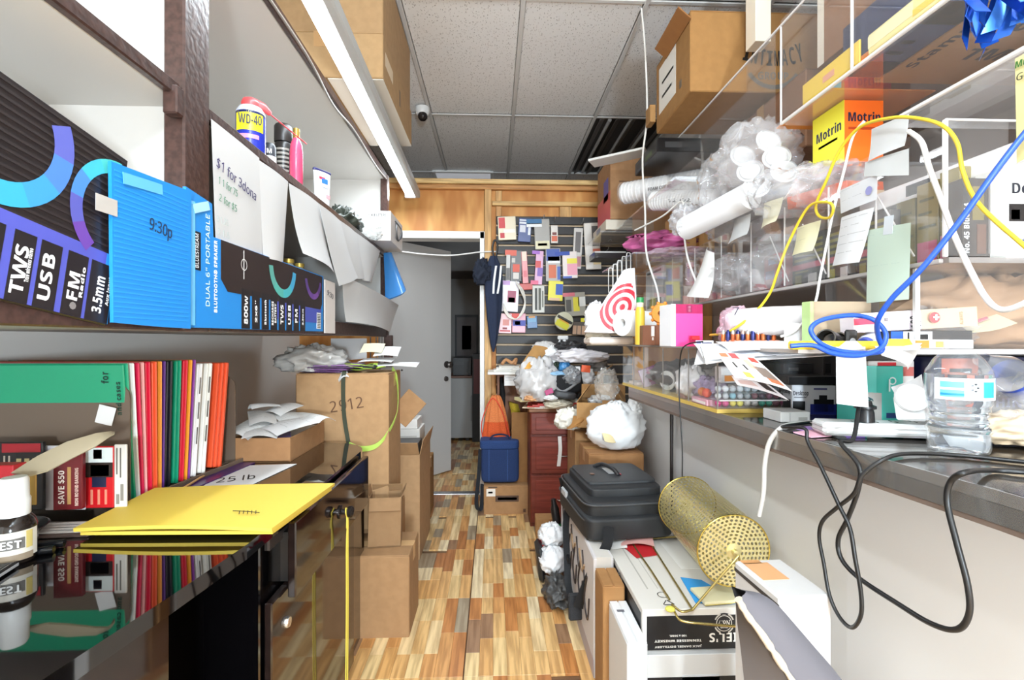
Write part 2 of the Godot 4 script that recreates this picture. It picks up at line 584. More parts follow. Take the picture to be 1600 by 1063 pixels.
func _ready() -> void:
	# ---- camera, sky, exposure
	var cam := Camera3D.new()
	cam.name = "camera"
	cam.position = EYE; cam.rotation.y = YAW
	cam.fov = rad_to_deg(2.0 * atan(531.5 / FOCAL)); cam.near = 0.02; cam.far = 60.0
	add_child(cam); cam.current = true
	var we := WorldEnvironment.new(); we.name = "environment"
	var e := Environment.new()
	e.background_mode = Environment.BG_COLOR; e.background_color = Color(0.02, 0.02, 0.022)
	e.tonemap_mode = Environment.TONE_MAPPER_LINEAR; e.tonemap_exposure = 1.06
	e.sdfgi_enabled = true; e.ssao_enabled = true; e.ssil_enabled = true
	we.environment = e
	add_child(we)
	# ---- lights: the batten on the shelf, two ceiling troffers behind the camera, one dim lamp in the next room; plus two unseen globes added as fill
	light_batten(1.7)
	added_fill_globe(Vector3(0.5, 1.05, 1.8), 8.0, "unseen opal globe added as fill light low on a long rod behind the viewer")
	added_fill_globe(Vector3(0.05, 2.3, 0.45), 2.4, "unseen opal globe added as fill light close under the ceiling above the viewer")
	ceiling_troffer(Vector3(-0.159, 2.82, 2.2), 3.0, "lit ceiling troffer with prismatic diffuser behind the desk side of the aisle")
	ceiling_troffer(Vector3(0.451, 2.82, 2.2), 3.0, "lit ceiling troffer with prismatic diffuser behind the counter side of the aisle")
	ceiling_troffer(Vector3(-0.3, 2.82, -5.3), 0.5, "dimly lit ceiling troffer in the room past the grey door")
	textures()
	room()
	floor_planks()
	back_wall()
	shelves()
	speaker_cartons()
	shelf_goods()
	desk()
	desk_goods()
	left_cartons()
	far_corner()
	pegs()
	heap()
	floor_stack()
	counter()
	display()
	upper_shelf()
	cases()
	cables()

func textures() -> void:
	font.font_names = PackedStringArray(["Droid Sans"])
	bold.font_names = PackedStringArray(["Droid Sans"]); bold.font_weight = 700
	serif.font_names = PackedStringArray(["Droid Serif"]); serif.font_weight = 700
	grain_tex = noise_tex(256, 0.012, Color(0.84, 0.81, 0.78), Color(1, 1, 1), 5, 3)
	card_tex = noise_tex(256, 0.02, Color(0.96, 0.955, 0.95), Color(1, 1, 1), 5, 7)
	cloth_tex = noise_tex(256, 0.09, Color(0.8, 0.8, 0.8), Color(1, 1, 1), 3, 9)
	ply_tex = noise_tex(512, 0.006, Color(0.86, 0.76, 0.64), Color(1, 1, 1), 3, 21)
	var im := Image.create(512, 512, false, Image.FORMAT_RGB8)
	im.fill(Color(0.97, 0.97, 0.97))
	var rng := RandomNumberGenerator.new(); rng.seed = 5
	for k in 1500:
		var x := rng.randi_range(0, 508); var y := rng.randi_range(0, 504)
		var s := rng.randf_range(0.62, 0.85)
		im.fill_rect(Rect2i(x, y, rng.randi_range(1, 3), rng.randi_range(2, 8)), Color(s, s * 0.98, s * 0.97))
	speck_tex = ImageTexture.create_from_image(im)

func glow(hex: String, k: float) -> StandardMaterial3D:
	var s := StandardMaterial3D.new()
	s.albedo_color = c8("ffffff"); s.roughness = 0.5
	s.emission_enabled = true; s.emission = c8(hex); s.emission_energy_multiplier = k
	return s

func light_batten(energy: float) -> void:
	# a long wrap-round batten hung under the front edge of the top shelf
	var a := Vector3(-0.535, 2.2, -1.0); var b := Vector3(-0.587, 2.2, -3.42)
	var o := thing("fluorescent_batten", "long lit white fluorescent batten hung along the edge of the top shelf", "light", (a + b) / 2)
	var mid := (a + b) / 2
	var len := a.distance_to(b)
	var T := frame(mid, (a - b), UP)          # x along the batten, z across
	var g := Geo.new(); g.xf = T
	g.box(Vector3(0, 0.0, -0.052), Vector3(len, 0.05, 0.034), 0.006)
	g.box(Vector3(0, 0.026, -0.01), Vector3(len, 0.012, 0.11), 0.003)
	part(o, "housing", g, m("b9bab8", 0.4))
	g = Geo.new()
	g.xf = T * Transform3D(Basis(UP, PI / 2), Vector3(-len / 2 + 0.01, 0, 0))
	var p := []
	for k in 13:
		var t := PI * k / 12.0
		p.append(Vector2(0.036 * cos(t), -0.042 * pow(sin(t), 0.7) + 0.018))
	g.prism(p, len - 0.02)
	part(o, "diffuser", g, glow("fafcff", 6.0))
	for k in [-1, 1]:
		g = Geo.new(); g.xf = T
		g.box(Vector3(k * (len / 2 - 0.006), -0.002, 0), Vector3(0.012, 0.05, 0.078), 0.004)
		part(o, "end_cap", g, m("e4e4e2", 0.4))
	var l := AreaLight3D.new()
	l.name = "batten_light"
	l.area_size = Vector2(len - 0.04, 0.06); l.light_energy = energy; l.light_color = Color(0.9, 0.96, 1.0)
	l.area_range = 12.0; l.shadow_enabled = true
	l.transform = Transform3D(Basis(T.basis.x, T.basis.z * -1.0, UP), Vector3(0, -0.034, 0))
	o.add_child(l)

func ceiling_troffer(c: Vector3, energy: float, label: String) -> void:
	var o := thing("ceiling_troffer", label, "ceiling light", c)
	var g := Geo.new()
	for k in [-1, 1]:
		g.box(c + Vector3(k * 0.285, 0, 0), Vector3(0.03, 0.02, 1.18), 0.003)
		g.box(c + Vector3(0, 0, k * 0.58), Vector3(0.54, 0.02, 0.03), 0.003)
	part(o, "frame", g, m("efefec", 0.4))
	g = Geo.new()
	g.box(c + Vector3(0, 0.004, 0), Vector3(0.54, 0.006, 1.13))
	part(o, "diffuser", g, glow("eef4ff", energy * 0.5))
	area_lamp(o, "troffer_light", c + Vector3(0, -0.012, 0), Vector3(-90, 0, 0), Vector2(0.54, 1.13), energy, Color(0.88, 0.95, 1.0))

func added_fill_globe(c: Vector3, energy: float, label: String) -> void:
	# an opal globe on a rod, added out of view behind the camera as fill light
	var o := thing("added_fill_globe", label, "lamp", c)
	var g := Geo.new(); g.lump(c, Vector3(0.11, 0.11, 0.11), 1, 0.0); part(o, "globe", g, glow("eef4ff", energy * 0.8))
	g = Geo.new(); g.tube([c + UP * 0.11, Vector3(c.x, 2.835, c.z)], 0.008, 8); part(o, "rod", g, m("d8d6d2", 0.4))
	g = Geo.new(); g.xf = Transform3D(Basis(), Vector3(c.x, 2.815, c.z)); g.lathe([Vector2(0, 0), Vector2(0.06, 0.0), Vector2(0.06, 0.02), Vector2(0, 0.021)], 20); part(o, "canopy", g, m("d8d6d2", 0.4))
	var l := OmniLight3D.new(); l.name = "added_fill_light"
	l.light_energy = energy; l.light_color = Color(0.88, 0.95, 1.0); l.light_size = 0.115; l.omni_range = 12.0; l.omni_attenuation = 2.0; l.shadow_enabled = true
	o.add_child(l)

func room() -> void:
	var white := m("e6e2dc", 0.55)
	var g := Geo.new()
	g.box(Vector3(-1.5, 1.45, -1.3), Vector3(0.1, 2.9, 10.2)); structure("wall_left", g, m("ece8e2", 0.6), "plain off-white wall behind the desk and shelves")
	g = Geo.new()
	g.box(Vector3(1.75, 1.45, -1.3), Vector3(0.1, 2.9, 10.2)); structure("wall_right", g, m("b9aca4", 0.6), "beige grey wall behind the acrylic cases")
	g = Geo.new()
	g.box(Vector3(0.12, 1.45, 3.85), Vector3(3.36, 2.9, 0.1)); structure("wall_rear", g, m("d8cfc4", 0.6), "plain wall behind the viewer")
	g = Geo.new()
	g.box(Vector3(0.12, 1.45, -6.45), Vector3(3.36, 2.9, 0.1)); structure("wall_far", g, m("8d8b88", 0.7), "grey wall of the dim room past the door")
	# ceiling: slab, bars, panels
	g = Geo.new()
	g.box(Vector3(0.12, 2.93, -1.3), Vector3(3.36, 0.12, 10.4))
	var cl := structure("ceiling", g, m("cfcfcd", 0.8), "suspended ceiling of speckled white panels in a metal grid")
	var xs := [-1.45, -1.074, -0.464, 0.146, 0.756, 1.366, 1.695]
	var panel := tex_m("speck", "fbfaf9", 0.9, speck_tex, Vector3(1.6, 1.6, 1.6), 0.0)
	var bar := m("d9d8d6", 0.45)
	for i in range(1, 6):
		g = Geo.new(); g.box(Vector3(xs[i], 2.829, -1.3), Vector3(0.024, 0.01, 10.1), 0.002); part(cl, "grid_bar", g, bar)
	for k in range(-3, 6):
		var z := -3.55 + 1.22 * (k - 1) * 1.0
		g = Geo.new(); g.box(Vector3(0.12, 2.8305, z), Vector3(3.12, 0.008, 0.022), 0.002); part(cl, "grid_bar", g, bar)
		for i in 6:
			var w: float = xs[i + 1] - xs[i] - 0.026
			if i == 4 and k == 0: continue           # the open fixture past the partition
			g = Geo.new()
			g.box(Vector3((xs[i] + xs[i + 1]) / 2, 2.845 if k < 3 or i == 0 or i == 4 else 2.852, z + 0.61), Vector3(w, 0.016, 1.196), 0.003)
			part(cl, "panel", g, panel)
	# the unlit fixture with its louvres open, half seen over the partition
	var fx := thing("louvre_light", "unlit grey ceiling fixture with open louvres above the wooden partition", "ceiling light", Vector3(1.06, 2.83, -4.16))
	g = Geo.new(); g.box(Vector3(1.06, 2.862, -4.16), Vector3(0.58, 0.01, 1.18)); part(fx, "tray", g, m("4a4644", 0.5))
	for k in 5:
		g = Geo.new(); g.xf = Transform3D(Basis(Vector3(0, 0, 1), 0.5), Vector3(0.82 + 0.12 * k, 2.835, -4.16))
		g.box(Vector3(), Vector3(0.05, 0.006, 1.17), 0.002); part(fx, "louvre", g, m("6a6562", 0.4))
	for k in 3:
		g = Geo.new()
		g.tube([Vector3(0.88 + 0.16 * k, 2.836, -3.6), Vector3(0.88 + 0.16 * k, 2.836, -4.72)], 0.014, 10); part(fx, "tube", g, m("c9c9c8", 0.3))
	# security camera
	var d := at(660, 166, 3.44)
	var dome := thing("dome_camera", "small white dome security camera with a black eye on the ceiling", "camera", Vector3(d.x, 2.77, d.z))
	g = Geo.new(); g.xf = Transform3D(Basis(), Vector3(d.x, 2.765, d.z))
	g.lathe([Vector2(0.0, 0.0), Vector2(0.03, 0.0), Vector2(0.046, 0.012), Vector2(0.05, 0.03), Vector2(0.05, 0.058), Vector2(0.0, 0.058)], 24); part(dome, "housing", g, m("e8e8e6", 0.35))
	g = Geo.new(); g.lump(Vector3(d.x + 0.004, 2.757, d.z + 0.016), Vector3(0.034, 0.034, 0.034), 1, 0.0); part(dome, "lens_ball", g, m("2a2322", 0.08))

func floor_planks() -> void:
	var g := Geo.new()
	g.box(Vector3(0.12, -0.055, -1.3), Vector3(3.36, 0.1, 10.4))
	var fl := structure("floor", g, m("6d4f36", 0.5), "glossy floor tiles printed as mixed tan and brown parquet blocks")
	var tones := ["efd09c", "e4b87a", "d89e60", "c6844a", "9e7858", "a8967c", "f0dab0", "dca868", "e8c890", "b87a48", "eac88e", "dfae70"]
	var lens := [0.254, 0.169, 0.127, 0.2116]
	var shapes := []
	for l in lens:
		var q := Geo.new()
		q.box(Vector3(0, 0.0045, 0), Vector3(0.0500, 0.009, l - 0.0008), 0.0007)
		shapes.append(q.mesh(Vector3()))
	var near := []
	var rest := {}
	var rng := RandomNumberGenerator.new(); rng.seed = 31
	for row in range(-7, 10):
		for colm in range(-3, 4):
			var x0 := -0.104 + 0.508 * colm
			var z0 := -1.664 - 0.508 * row
			if z0 > 3.7 or z0 < -6.3: continue
			for s in 10:
				var left := 0.5036
				var z := z0 - 0.0022
				var cuts := [[0, 0], [1, 2, 1], [2, 0, 2], [1, 1, 1], [3, 1, 2], [2, 3, 1]]
				var cut: Array = cuts[rng.randi() % 6]
				for k in cut:
					var l: float = lens[k]
					if l > left + 0.006: l = left
					var tone: String = tones[rng.randi() % tones.size()]
					var p := Vector3(x0 + 0.0272 + s * 0.05036, -0.0045, z - l / 2)
					if left > 0.02:
						var seen_here: bool = (row >= 0 and row < 4 and (colm == -1 or colm == 0)) or (row >= 4 and row < 6 and colm == -1)
						if seen_here and absf(l - lens[k]) < 0.004 and near.size() < 290: near.append([k, tone, p])
						else:
							if not rest.has(tone): rest[tone] = Geo.new()
							rest[tone].box(p + Vector3(0, 0.0045, 0), Vector3(0.0500, 0.009, l - 0.0008))
					z -= l; left -= l
	for e in near:
		var o := MeshInstance3D.new()
		o.name = "plank_block"; o.mesh = shapes[e[0]]; o.material_override = wood_z(e[1])
		o.position = e[2] - world_of(fl)
		fl.add_child(o, true)
	for tone in rest:
		var o2 := part(fl, "plank_blocks_beyond", rest[tone], wood_z(tone))
		o2.set_meta("kind", "stuff")
	# metal strip in the doorway
	g = Geo.new()
	g.box(Vector3(-0.42, 0.008, -3.655), Vector3(0.9, 0.008, 0.07), 0.003)
	structure("trim_1", g, m("b8b8ba", 0.25, 0.9), "metal threshold strip under the grey door")

func back_wall() -> void:
	var g := Geo.new()
	# sheathing: over the door and to its right; left of the door
	g.box(Vector3(-0.47, 2.165, -3.66), Vector3(0.81, 0.35, 0.02))
	g.box(Vector3(0.81, 1.17, -3.66), Vector3(1.76, 2.34, 0.02))
	g.box(Vector3(-1.16, 1.17, -3.66), Vector3(0.58, 2.34, 0.02))
	var w := structure("wall_back", g, tex_m("ply", "e3a860", 0.55, ply_tex, Vector3(1.6, 0.5, 1.6)), "bare plywood and stud partition with a door opening")
	var pine := wood_x("e6bd7c")
	var piney := wood_y("e2b373")
	g = Geo.new(); g.box(Vector3(0.125, 2.357, -3.64), Vector3(3.13, 0.036, 0.1), 0.003); part(w, "top_plate", g, wood_x("edc98a"))
	g = Geo.new(); g.box(Vector3(0.125, 2.32, -3.645), Vector3(3.13, 0.034, 0.07), 0.003); part(w, "top_plate", g, wood_x("d39a5c"))
	g = Geo.new(); g.box(Vector3(-0.04, 1.15, -3.625), Vector3(0.05, 2.3, 0.05), 0.003); part(w, "stud", g, piney)
	g = Geo.new(); g.box(Vector3(0.04, 1.09, -3.635), Vector3(0.045, 2.18, 0.03), 0.003); part(w, "stud", g, wood_y("d59d5f"))
	g = Geo.new(); g.box(Vector3(0.83, 2.2, -3.63), Vector3(1.68, 0.034, 0.04), 0.003); part(w, "nogging", g, pine)
	g = Geo.new(); g.box(Vector3(0.545, 2.12, -3.63), Vector3(0.09, 0.12, 0.035), 0.003); part(w, "block", g, piney)
	g = Geo.new(); g.box(Vector3(1.0, 2.12, -3.63), Vector3(0.06, 0.12, 0.035), 0.003); part(w, "block", g, piney)
	g = Geo.new(); g.box(Vector3(0.04, 2.26, -3.64), Vector3(0.05, 0.08, 0.025), 0.003); part(w, "block", g, piney)
	# door frame
	g = Geo.new(); g.box(Vector3(-0.084, 0.99, -3.655), Vector3(0.034, 1.98, 0.13), 0.003)
	var tr := structure("trim_2", g, m("ece9e4", 0.4), "white painted door jamb and head beside the orange wood stud")
	g = Geo.new(); g.box(Vector3(-0.48, 1.955, -3.655), Vector3(0.83, 0.055, 0.13), 0.003); part(tr, "head_jamb", g, m("ece9e4", 0.4))
	# the leaf, swung into the next room on its hinges
	var hp := Vector3(-0.86, 0, -3.70)
	var tip := at(705, 531, 4.28)
	var dir := Vector3(tip.x - hp.x, 0, tip.z - hp.z)
	var wl := dir.length()
	var T := frame(hp, dir, UP)
	var dz := T.basis.z
	g = Geo.new(); g.xf = T
	g.box(Vector3(wl / 2, 0.985, -0.02), Vector3(wl, 1.94, 0.04), 0.003)
	var lf := structure("door_1", g, m("c3c0bd", 0.5), "flat grey door standing open into the next room")
	g = Geo.new(); g.xf = T * Transform3D(Basis(Vector3.RIGHT, PI / 2), Vector3(wl - 0.06, 0.955, 0))
	g.lathe([Vector2(0.0, 0), Vector2(0.03, 0), Vector2(0.03, 0.008), Vector2(0.012, 0.014), Vector2(0.012, 0.03), Vector2(0.026, 0.04), Vector2(0.028, 0.055), Vector2(0.018, 0.066), Vector2(0, 0.068)], 20)
	part(lf, "door_knob", g, m("5a5350", 0.25, 0.7))
	g = Geo.new(); g.xf = T * Transform3D(Basis(Vector3.RIGHT, PI / 2), Vector3(wl - 0.065, 0.83, 0))
	g.lathe([Vector2(0.0, 0), Vector2(0.024, 0), Vector2(0.02, 0.012), Vector2(0, 0.013)], 18)
	part(lf, "deadbolt", g, m("6a625d", 0.3, 0.7))
	g = Geo.new(); g.xf = T * Transform3D(Basis(Vector3.RIGHT, PI / 2), Vector3(0.2, 0.93, 0))
	g.lathe([Vector2(0.0, 0), Vector2(0.008, 0), Vector2(0.006, 0.012), Vector2(0, 0.013)], 10)
	part(lf, "screw_plug", g, m("6a625d", 0.3, 0.7))
	# the next room: cabinet, things on it, poster, duct
	var cab := thing("storage_cabinet", "pale grey cabinet with a brown top in the room past the door", "cabinet", at(700, 688, 5.6) * Vector3(1, 0, 1))
	var a := stands(640, 738, 5.55, 0.04, 0.69, 0.5)
	g = Geo.new(); g.abox(a, 0.004); part(cab, "body", g, m("a9a8a6", 0.5))
	g = Geo.new(); g.box(a.get_center() + Vector3(0, a.size.y / 2 + 0.013, 0), a.size * Vector3(1, 0, 1) + Vector3(0.02, 0.022, 0.02), 0.003); part(cab, "worktop", g, m("7a5646", 0.5))
	g = Geo.new(); g.box(Vector3(a.end.x - 0.01, a.get_center().y, a.end.z + 0.012), Vector3(0.015, 0.3, 0.02), 0.003); part(cab, "handle", g, m("8d8c8a", 0.4))
	for k in [0.08, 0.92]:
		g = Geo.new(); g.box(Vector3(lerpf(a.position.x, a.end.x, k), 0.02, a.end.z - 0.05), Vector3(0.04, 0.04, 0.04), 0.004); part(cab, "foot", g, m("333130", 0.5))
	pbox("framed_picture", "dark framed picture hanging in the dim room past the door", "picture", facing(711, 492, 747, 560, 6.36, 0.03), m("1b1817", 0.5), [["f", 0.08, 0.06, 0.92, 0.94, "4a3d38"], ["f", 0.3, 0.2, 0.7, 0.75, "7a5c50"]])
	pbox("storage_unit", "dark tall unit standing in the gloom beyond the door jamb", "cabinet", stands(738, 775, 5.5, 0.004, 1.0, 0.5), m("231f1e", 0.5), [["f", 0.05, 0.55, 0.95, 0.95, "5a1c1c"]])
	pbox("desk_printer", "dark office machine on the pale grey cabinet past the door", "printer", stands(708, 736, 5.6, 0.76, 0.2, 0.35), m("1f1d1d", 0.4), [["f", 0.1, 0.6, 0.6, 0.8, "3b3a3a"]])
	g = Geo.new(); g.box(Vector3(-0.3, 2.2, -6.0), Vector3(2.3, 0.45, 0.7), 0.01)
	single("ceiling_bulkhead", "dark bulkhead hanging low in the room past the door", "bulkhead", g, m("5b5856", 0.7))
	g = Geo.new(); g.tube(curve([Vector3(-0.72, 1.83, -3.585), Vector3(-0.5, 1.805, -3.58), Vector3(-0.3, 1.8, -3.58), Vector3(-0.1, 1.825, -3.58), Vector3(0.02, 1.83, -3.585)], 5), 0.0055, 7)
	single("cord", "white cord strung across the top of the doorway", "cord", g, m("e6e3df", 0.5))

# ================================================================ shelves over the desk
const SX := -0.68

func shelves() -> void:
	var o := thing("wall_shelving", "built-in white shelving with dark brown edge strips above the black desk", "shelf", Vector3(-1.06, 1.19, -1.6))
	var white := m("d0ccc6", 0.5); var brown := tex_m("paintwood", "4b352f", 0.28, cloth_tex, Vector3(2, 2, 2), 0.15)
	for y in [1.205, 1.698, 2.19]:
		var g := Geo.new(); g.box(Vector3(-1.066, y, -1.6), Vector3(0.756, 0.018, 2.96), 0.002); part(o, "shelf_board", g, white)
	for b in [[1.22, 0.06], [1.701, 0.03], [2.195, 0.035]]:
		for seg in [[0.15, 1.05], [1.155, 3.03]]:
			var g2 := Geo.new(); g2.box(Vector3(-0.676, b[0], -(seg[0] + seg[1]) / 2), Vector3(0.018, b[1], seg[1] - seg[0]), 0.003); part(o, "edge_strip", g2, brown)
	for d in [1.1025, 3.06]:
		var g3 := Geo.new(); g3.box(Vector3(-0.685, 1.7, -d), Vector3(0.045, 1.02, 0.094 if d < 2 else 0.05), 0.004); part(o, "post", g3, brown)
	var g4 := Geo.new(); g4.box(Vector3(-0.672, 1.672, -1.035), Vector3(0.03, 0.06, 0.025), 0.003); part(o, "bracket", g4, brown)
	g4 = Geo.new(); g4.box(Vector3(-1.075, 1.7, -1.105), Vector3(0.73, 0.965, 0.018), 0.002); part(o, "divider_panel", g4, white)
	g4 = Geo.new(); g4.box(Vector3(-1.075, 1.7, -3.07), Vector3(0.73, 1.0, 0.016), 0.002); part(o, "end_panel", g4, white)
	g4 = Geo.new(); g4.box(Vector3(-1.447, 1.7, -1.6), Vector3(0.008, 1.0, 2.96)); part(o, "back_panel", g4, m("cfcac4", 0.55))
	g4 = Geo.new(); g4.tube([Vector3(-0.668, 1.224, -0.78), Vector3(-0.66, 1.224, -0.78)], 0.006, 8); part(o, "screw", g4, m("bdbdbd", 0.3, 0.8))
	var w := Geo.new()
	w.tube(curve([Vector3(-0.664, 2.175, -1.2), Vector3(-0.655, 2.172, -1.7), Vector3(-0.66, 2.14, -2.0), Vector3(-0.66, 2.165, -2.3), Vector3(-0.66, 2.15, -2.7), Vector3(-0.664, 2.17, -3.0)], 6), 0.005, 6)
	single("lamp_cable", "grey cord drooping along the brown edge behind the lit batten", "cord", w, m("8f8a85", 0.5))
	# the big carton up on the top shelf, over the batten
	var a := AABB(Vector3(-0.98, 2.262, -2.72), Vector3(0.52, 0.19, 0.70))
	var oc := carton("carton", "big tan carton on the top shelf overhanging the lit batten", a, card("c8a171"), [["r", 0.06, 0.4, 0.28, 0.7, "d9c3a4"], ["r", 0.5, 0.3, 0.53, 0.7, "5b4634"]], Basis(), "", false)
	var gb := Geo.new(); gb.box(Vector3(-0.575, 2.259, -2.37), Vector3(0.23, 0.003, 0.69), 0.001); part(oc, "lit_bottom_face", gb, m("efe8dc", 0.6), "carton bottom coloured pale for the lamp light falling on it")  # underside of the carton; batten light on it is put into the pale colour
	carton("carton", "second tan carton stacked under the ceiling on the overhanging one", AABB(Vector3(-0.97, 2.4535, -2.70), Vector3(0.505, 0.33, 0.66)), card("c39c6e"), [], Basis(), "", false)
	var g5 := Geo.new(); g5.box(Vector3(-0.83, 2.235, -2.35), Vector3(0.25, 0.05, 0.62), 0.004)
	single("wood_batten", "flat board lying on the top shelf under the overhanging carton", "board", g5, m("cbb089", 0.6))

# ================================================================ printed cardboard panels fixed along the lower shelf
func arc(o: Node, T: Transform3D, c: Vector2, r0: float, r1: float, a0: float, a1: float, cols: Array, z := 0.0012) -> void:
	var n := cols.size()
	for k in n:
		var g := Geo.new(); g.xf = T
		for j in 4:
			var t0 := deg_to_rad(lerpf(a0, a1, (k + j / 4.0) / n)); var t1 := deg_to_rad(lerpf(a0, a1, (k + (j + 1) / 4.0) / n))
			var p := []
			for e in [[r0, t0], [r1, t0], [r1, t1], [r0, t1]]: p.append(Vector3(c.x + e[0] * cos(e[1]), c.y + e[0] * sin(e[1]), z))
			g.poly(p, Vector3(0, 0, 1))
		part(o, "printed_ring", g, m(cols[k], 0.4))

func corrugated(hex: String) -> StandardMaterial3D: return m(hex, 0.32)

func ribs(o: Node, T: Transform3D, w: float, h: float, hex: String, n: int) -> void:
	var g := Geo.new(); g.xf = T
	for k in n:
		g.box(Vector3(w / 2, h * (k + 0.5) / n, 0.0003), Vector3(w * 0.98, h / n * 0.35, 0.0008))
	var p := part(o, "flute_lines", g, m(hex, 0.35)); p.set_meta("kind", "stuff")

func speaker_cartons() -> void:
	# black panel with coloured rings
	var T := frame(Vector3(-0.662, 1.275, -0.375), Vector3(0, -0.165, -1), UP)
	var o := thing("printed_cardboard", "black corrugated cardboard panel with blue rings and TWS, USB, FM tiles", "cardboard panel", Vector3(-0.66, 1.2, -0.6))
	var g := Geo.new(); g.xf = T
	g.box(Vector3(0.24, 0.15, -0.004), Vector3(0.48, 0.305, 0.008), 0.002); part(o, "sheet", g, corrugated("231d1d"))
	ribs(o, T, 0.48, 0.30, "2e2727", 26)
	g = Geo.new(); g.xf = T; g.box(Vector3(0.23, 0.06, 0.0004), Vector3(0.46, 0.12, 0.001)); part(o, "printed_band", g, m("5358b4", 0.4))
	g = Geo.new(); g.xf = T; g.box(Vector3(0.47, 0.06, 0.0005), Vector3(0.02, 0.12, 0.001)); part(o, "printed_band", g, m("2f94dc", 0.4))
	var tiles := [[0.235, 0.29, "Wireless", ""], [0.303, 0.335, "TWS", "True wireless stereo"], [0.343, 0.377, "USB", ""], [0.388, 0.425, "FM", "Radio"], [0.432, 0.478, "3.5mm", "Aux input"]]
	for t in tiles:
		g = Geo.new(); g.xf = T; g.box(Vector3((t[0] + t[1]) / 2, 0.05, 0.001), Vector3(t[1] - t[0], 0.1, 0.0012)); part(o, "printed_tile", g, m("211c1e", 0.4))
		var q := Basis(Vector3(0, 0, 1), PI / 2)
		lettering(o, t[2], T * Transform3D(q, Vector3((t[0] + t[1]) / 2 - 0.002, 0.046, 0.0018)), 0.019, "f2f0ee", 0.07 if t[2] == "USB" or t[2] == "TWS" else 0.062 if t[2] == "3.5mm" else 0.044)
		if t[3]: lettering(o, t[3], T * Transform3D(q, Vector3(t[1] - 0.006, 0.056, 0.0018)), 0.006, "e2e0de", 0.05)
	arc(o, T, Vector2(0.262, 0.235), 0.078, 0.112, -150, 30, ["43b7a8", "3fb2b9", "3aa4cc", "3f95d6", "4d7fd0", "5c62b4"])
	arc(o, T, Vector2(0.474, 0.19), 0.075, 0.098, 95, 235, ["48b8b0", "3fb0c8", "4a84c8", "5a5cae", "6a44a0"])
	# blue flap with the hour on it
	var T2 := frame(Vector3(-0.65, 1.196, -0.842), Vector3(0.03, 0, -1), UP)
	var b := thing("printed_cardboard", "bright blue cardboard flap with 9:30p written on it beside the brown post", "cardboard panel", Vector3(-0.65, 1.196, -0.94))
	g = Geo.new(); g.xf = T2 * Transform3D(Basis(), Vector3(0, 0, -0.005))
	g.prism([Vector2(0.004, 0.004), Vector2(0.1, 0), Vector2(0.204, -0.002), Vector2(0.206, 0.29), Vector2(0.12, 0.285), Vector2(0.0, 0.278)], 0.006); part(b, "sheet", g, corrugated("2385d3"))
	ribs(b, T2 * Transform3D(Basis(), Vector3(0.004, 0.01, 0.0008)), 0.195, 0.26, "2a8fdc", 30)
	lettering(b, "9:30p", T2 * Transform3D(Basis(Vector3(0, 0, 1), -0.1), Vector3(0.115, 0.19, 0.0025)), 0.022, "1c2740", 0.06, font, "handwriting")
	tape_bit(b, T2 * Vector3(-0.012, 0.2, 0.003), Vector3(0, 0, -1), UP, 0.045, 0.028, "b9b3ac")
	tape_bit(b, T2 * Vector3(0.07, 0.262, 0.003), Vector3(0, 0.1, -1), UP, 0.1, 0.02, "63b4ea")
	# long blue panel with the speaker on it
	var T3 := frame(Vector3(-0.654, 1.197, -1.048), Vector3(0, 0, -1), UP)
	var c := thing("printed_cardboard", "long blue speaker carton panel with rotated lettering and a row of black feature tiles", "cardboard panel", Vector3(-0.654, 1.197, -1.45))
	g = Geo.new(); g.xf = T3 * Transform3D(Basis(), Vector3(0, 0, -0.007))
	g.prism([Vector2(0, 0), Vector2(0.825, 0.006), Vector2(0.825, 0.218), Vector2(0.1, 0.214), Vector2(0.095, 0.29), Vector2(0, 0.3)], 0.007); part(c, "sheet", g, corrugated("2588d6"))
	g = Geo.new(); g.xf = T3
	var im := [Vector2(0.13, 0.214), Vector2(0.13, 0.12), Vector2(0.16, 0.092), Vector2(0.79, 0.088), Vector2(0.81, 0.11), Vector2(0.812, 0.214)]
	g.prism(im, 0.001); part(c, "printed_picture", g, m("2b2120", 0.4))
	arc(c, T3 * Transform3D(Basis(), Vector3(0, 0, 0.0006)), Vector2(0.47, 0.2), 0.07, 0.096, -175, -5, ["5aa59a", "55b0a4", "4ab3ba", "43a3cc"])
	arc(c, T3 * Transform3D(Basis(), Vector3(0, 0, 0.0006)), Vector2(0.72, 0.2), 0.06, 0.08, -170, -10, ["5a3f8a", "6a4596", "7c4fa0", "5a3a80"])
	arc(c, T3 * Transform3D(Basis(), Vector3(0, 0, 0.0006)), Vector2(0.235, 0.17), 0.013, 0.0155, 0, 359, ["d8d4d0", "d8d4d0", "d8d4d0", "d8d4d0"])
	g = Geo.new(); g.xf = T3; g.box(Vector3(0.235, 0.17, 0.0012), Vector3(0.002, 0.075, 0.001)); part(c, "printed_line", g, m("d8d4d0", 0.5))
	g = Geo.new(); g.xf = T3; g.box(Vector3(0.6, 0.066, 0.0004), Vector3(0.4, 0.06, 0.0008)); part(c, "printed_band", g, m("4c59b8", 0.4))
	var q2 := Basis(Vector3(0, 0, 1), PI / 2)
	lettering(c, "DUAL 6\" PORTABLE", T3 * Transform3D(q2, Vector3(0.077, 0.155, 0.001)), 0.014, "cfe6d4", 0.21, font)
	lettering(c, "BLUETOOTH\u00ae SPEAKER", T3 * Transform3D(q2, Vector3(0.108, 0.122, 0.001)), 0.012, "f4f4f4", 0.17)
	g = Geo.new(); g.xf = T3; g.box(Vector3(0.035, 0.17, 0.0005), Vector3(0.03, 0.085, 0.001)); part(c, "printed_tile", g, m("17181c", 0.4))
	lettering(c, "BLUESTREAM", T3 * Transform3D(q2, Vector3(0.036, 0.17, 0.0014)), 0.012, "e8e8e8", 0.075, font)
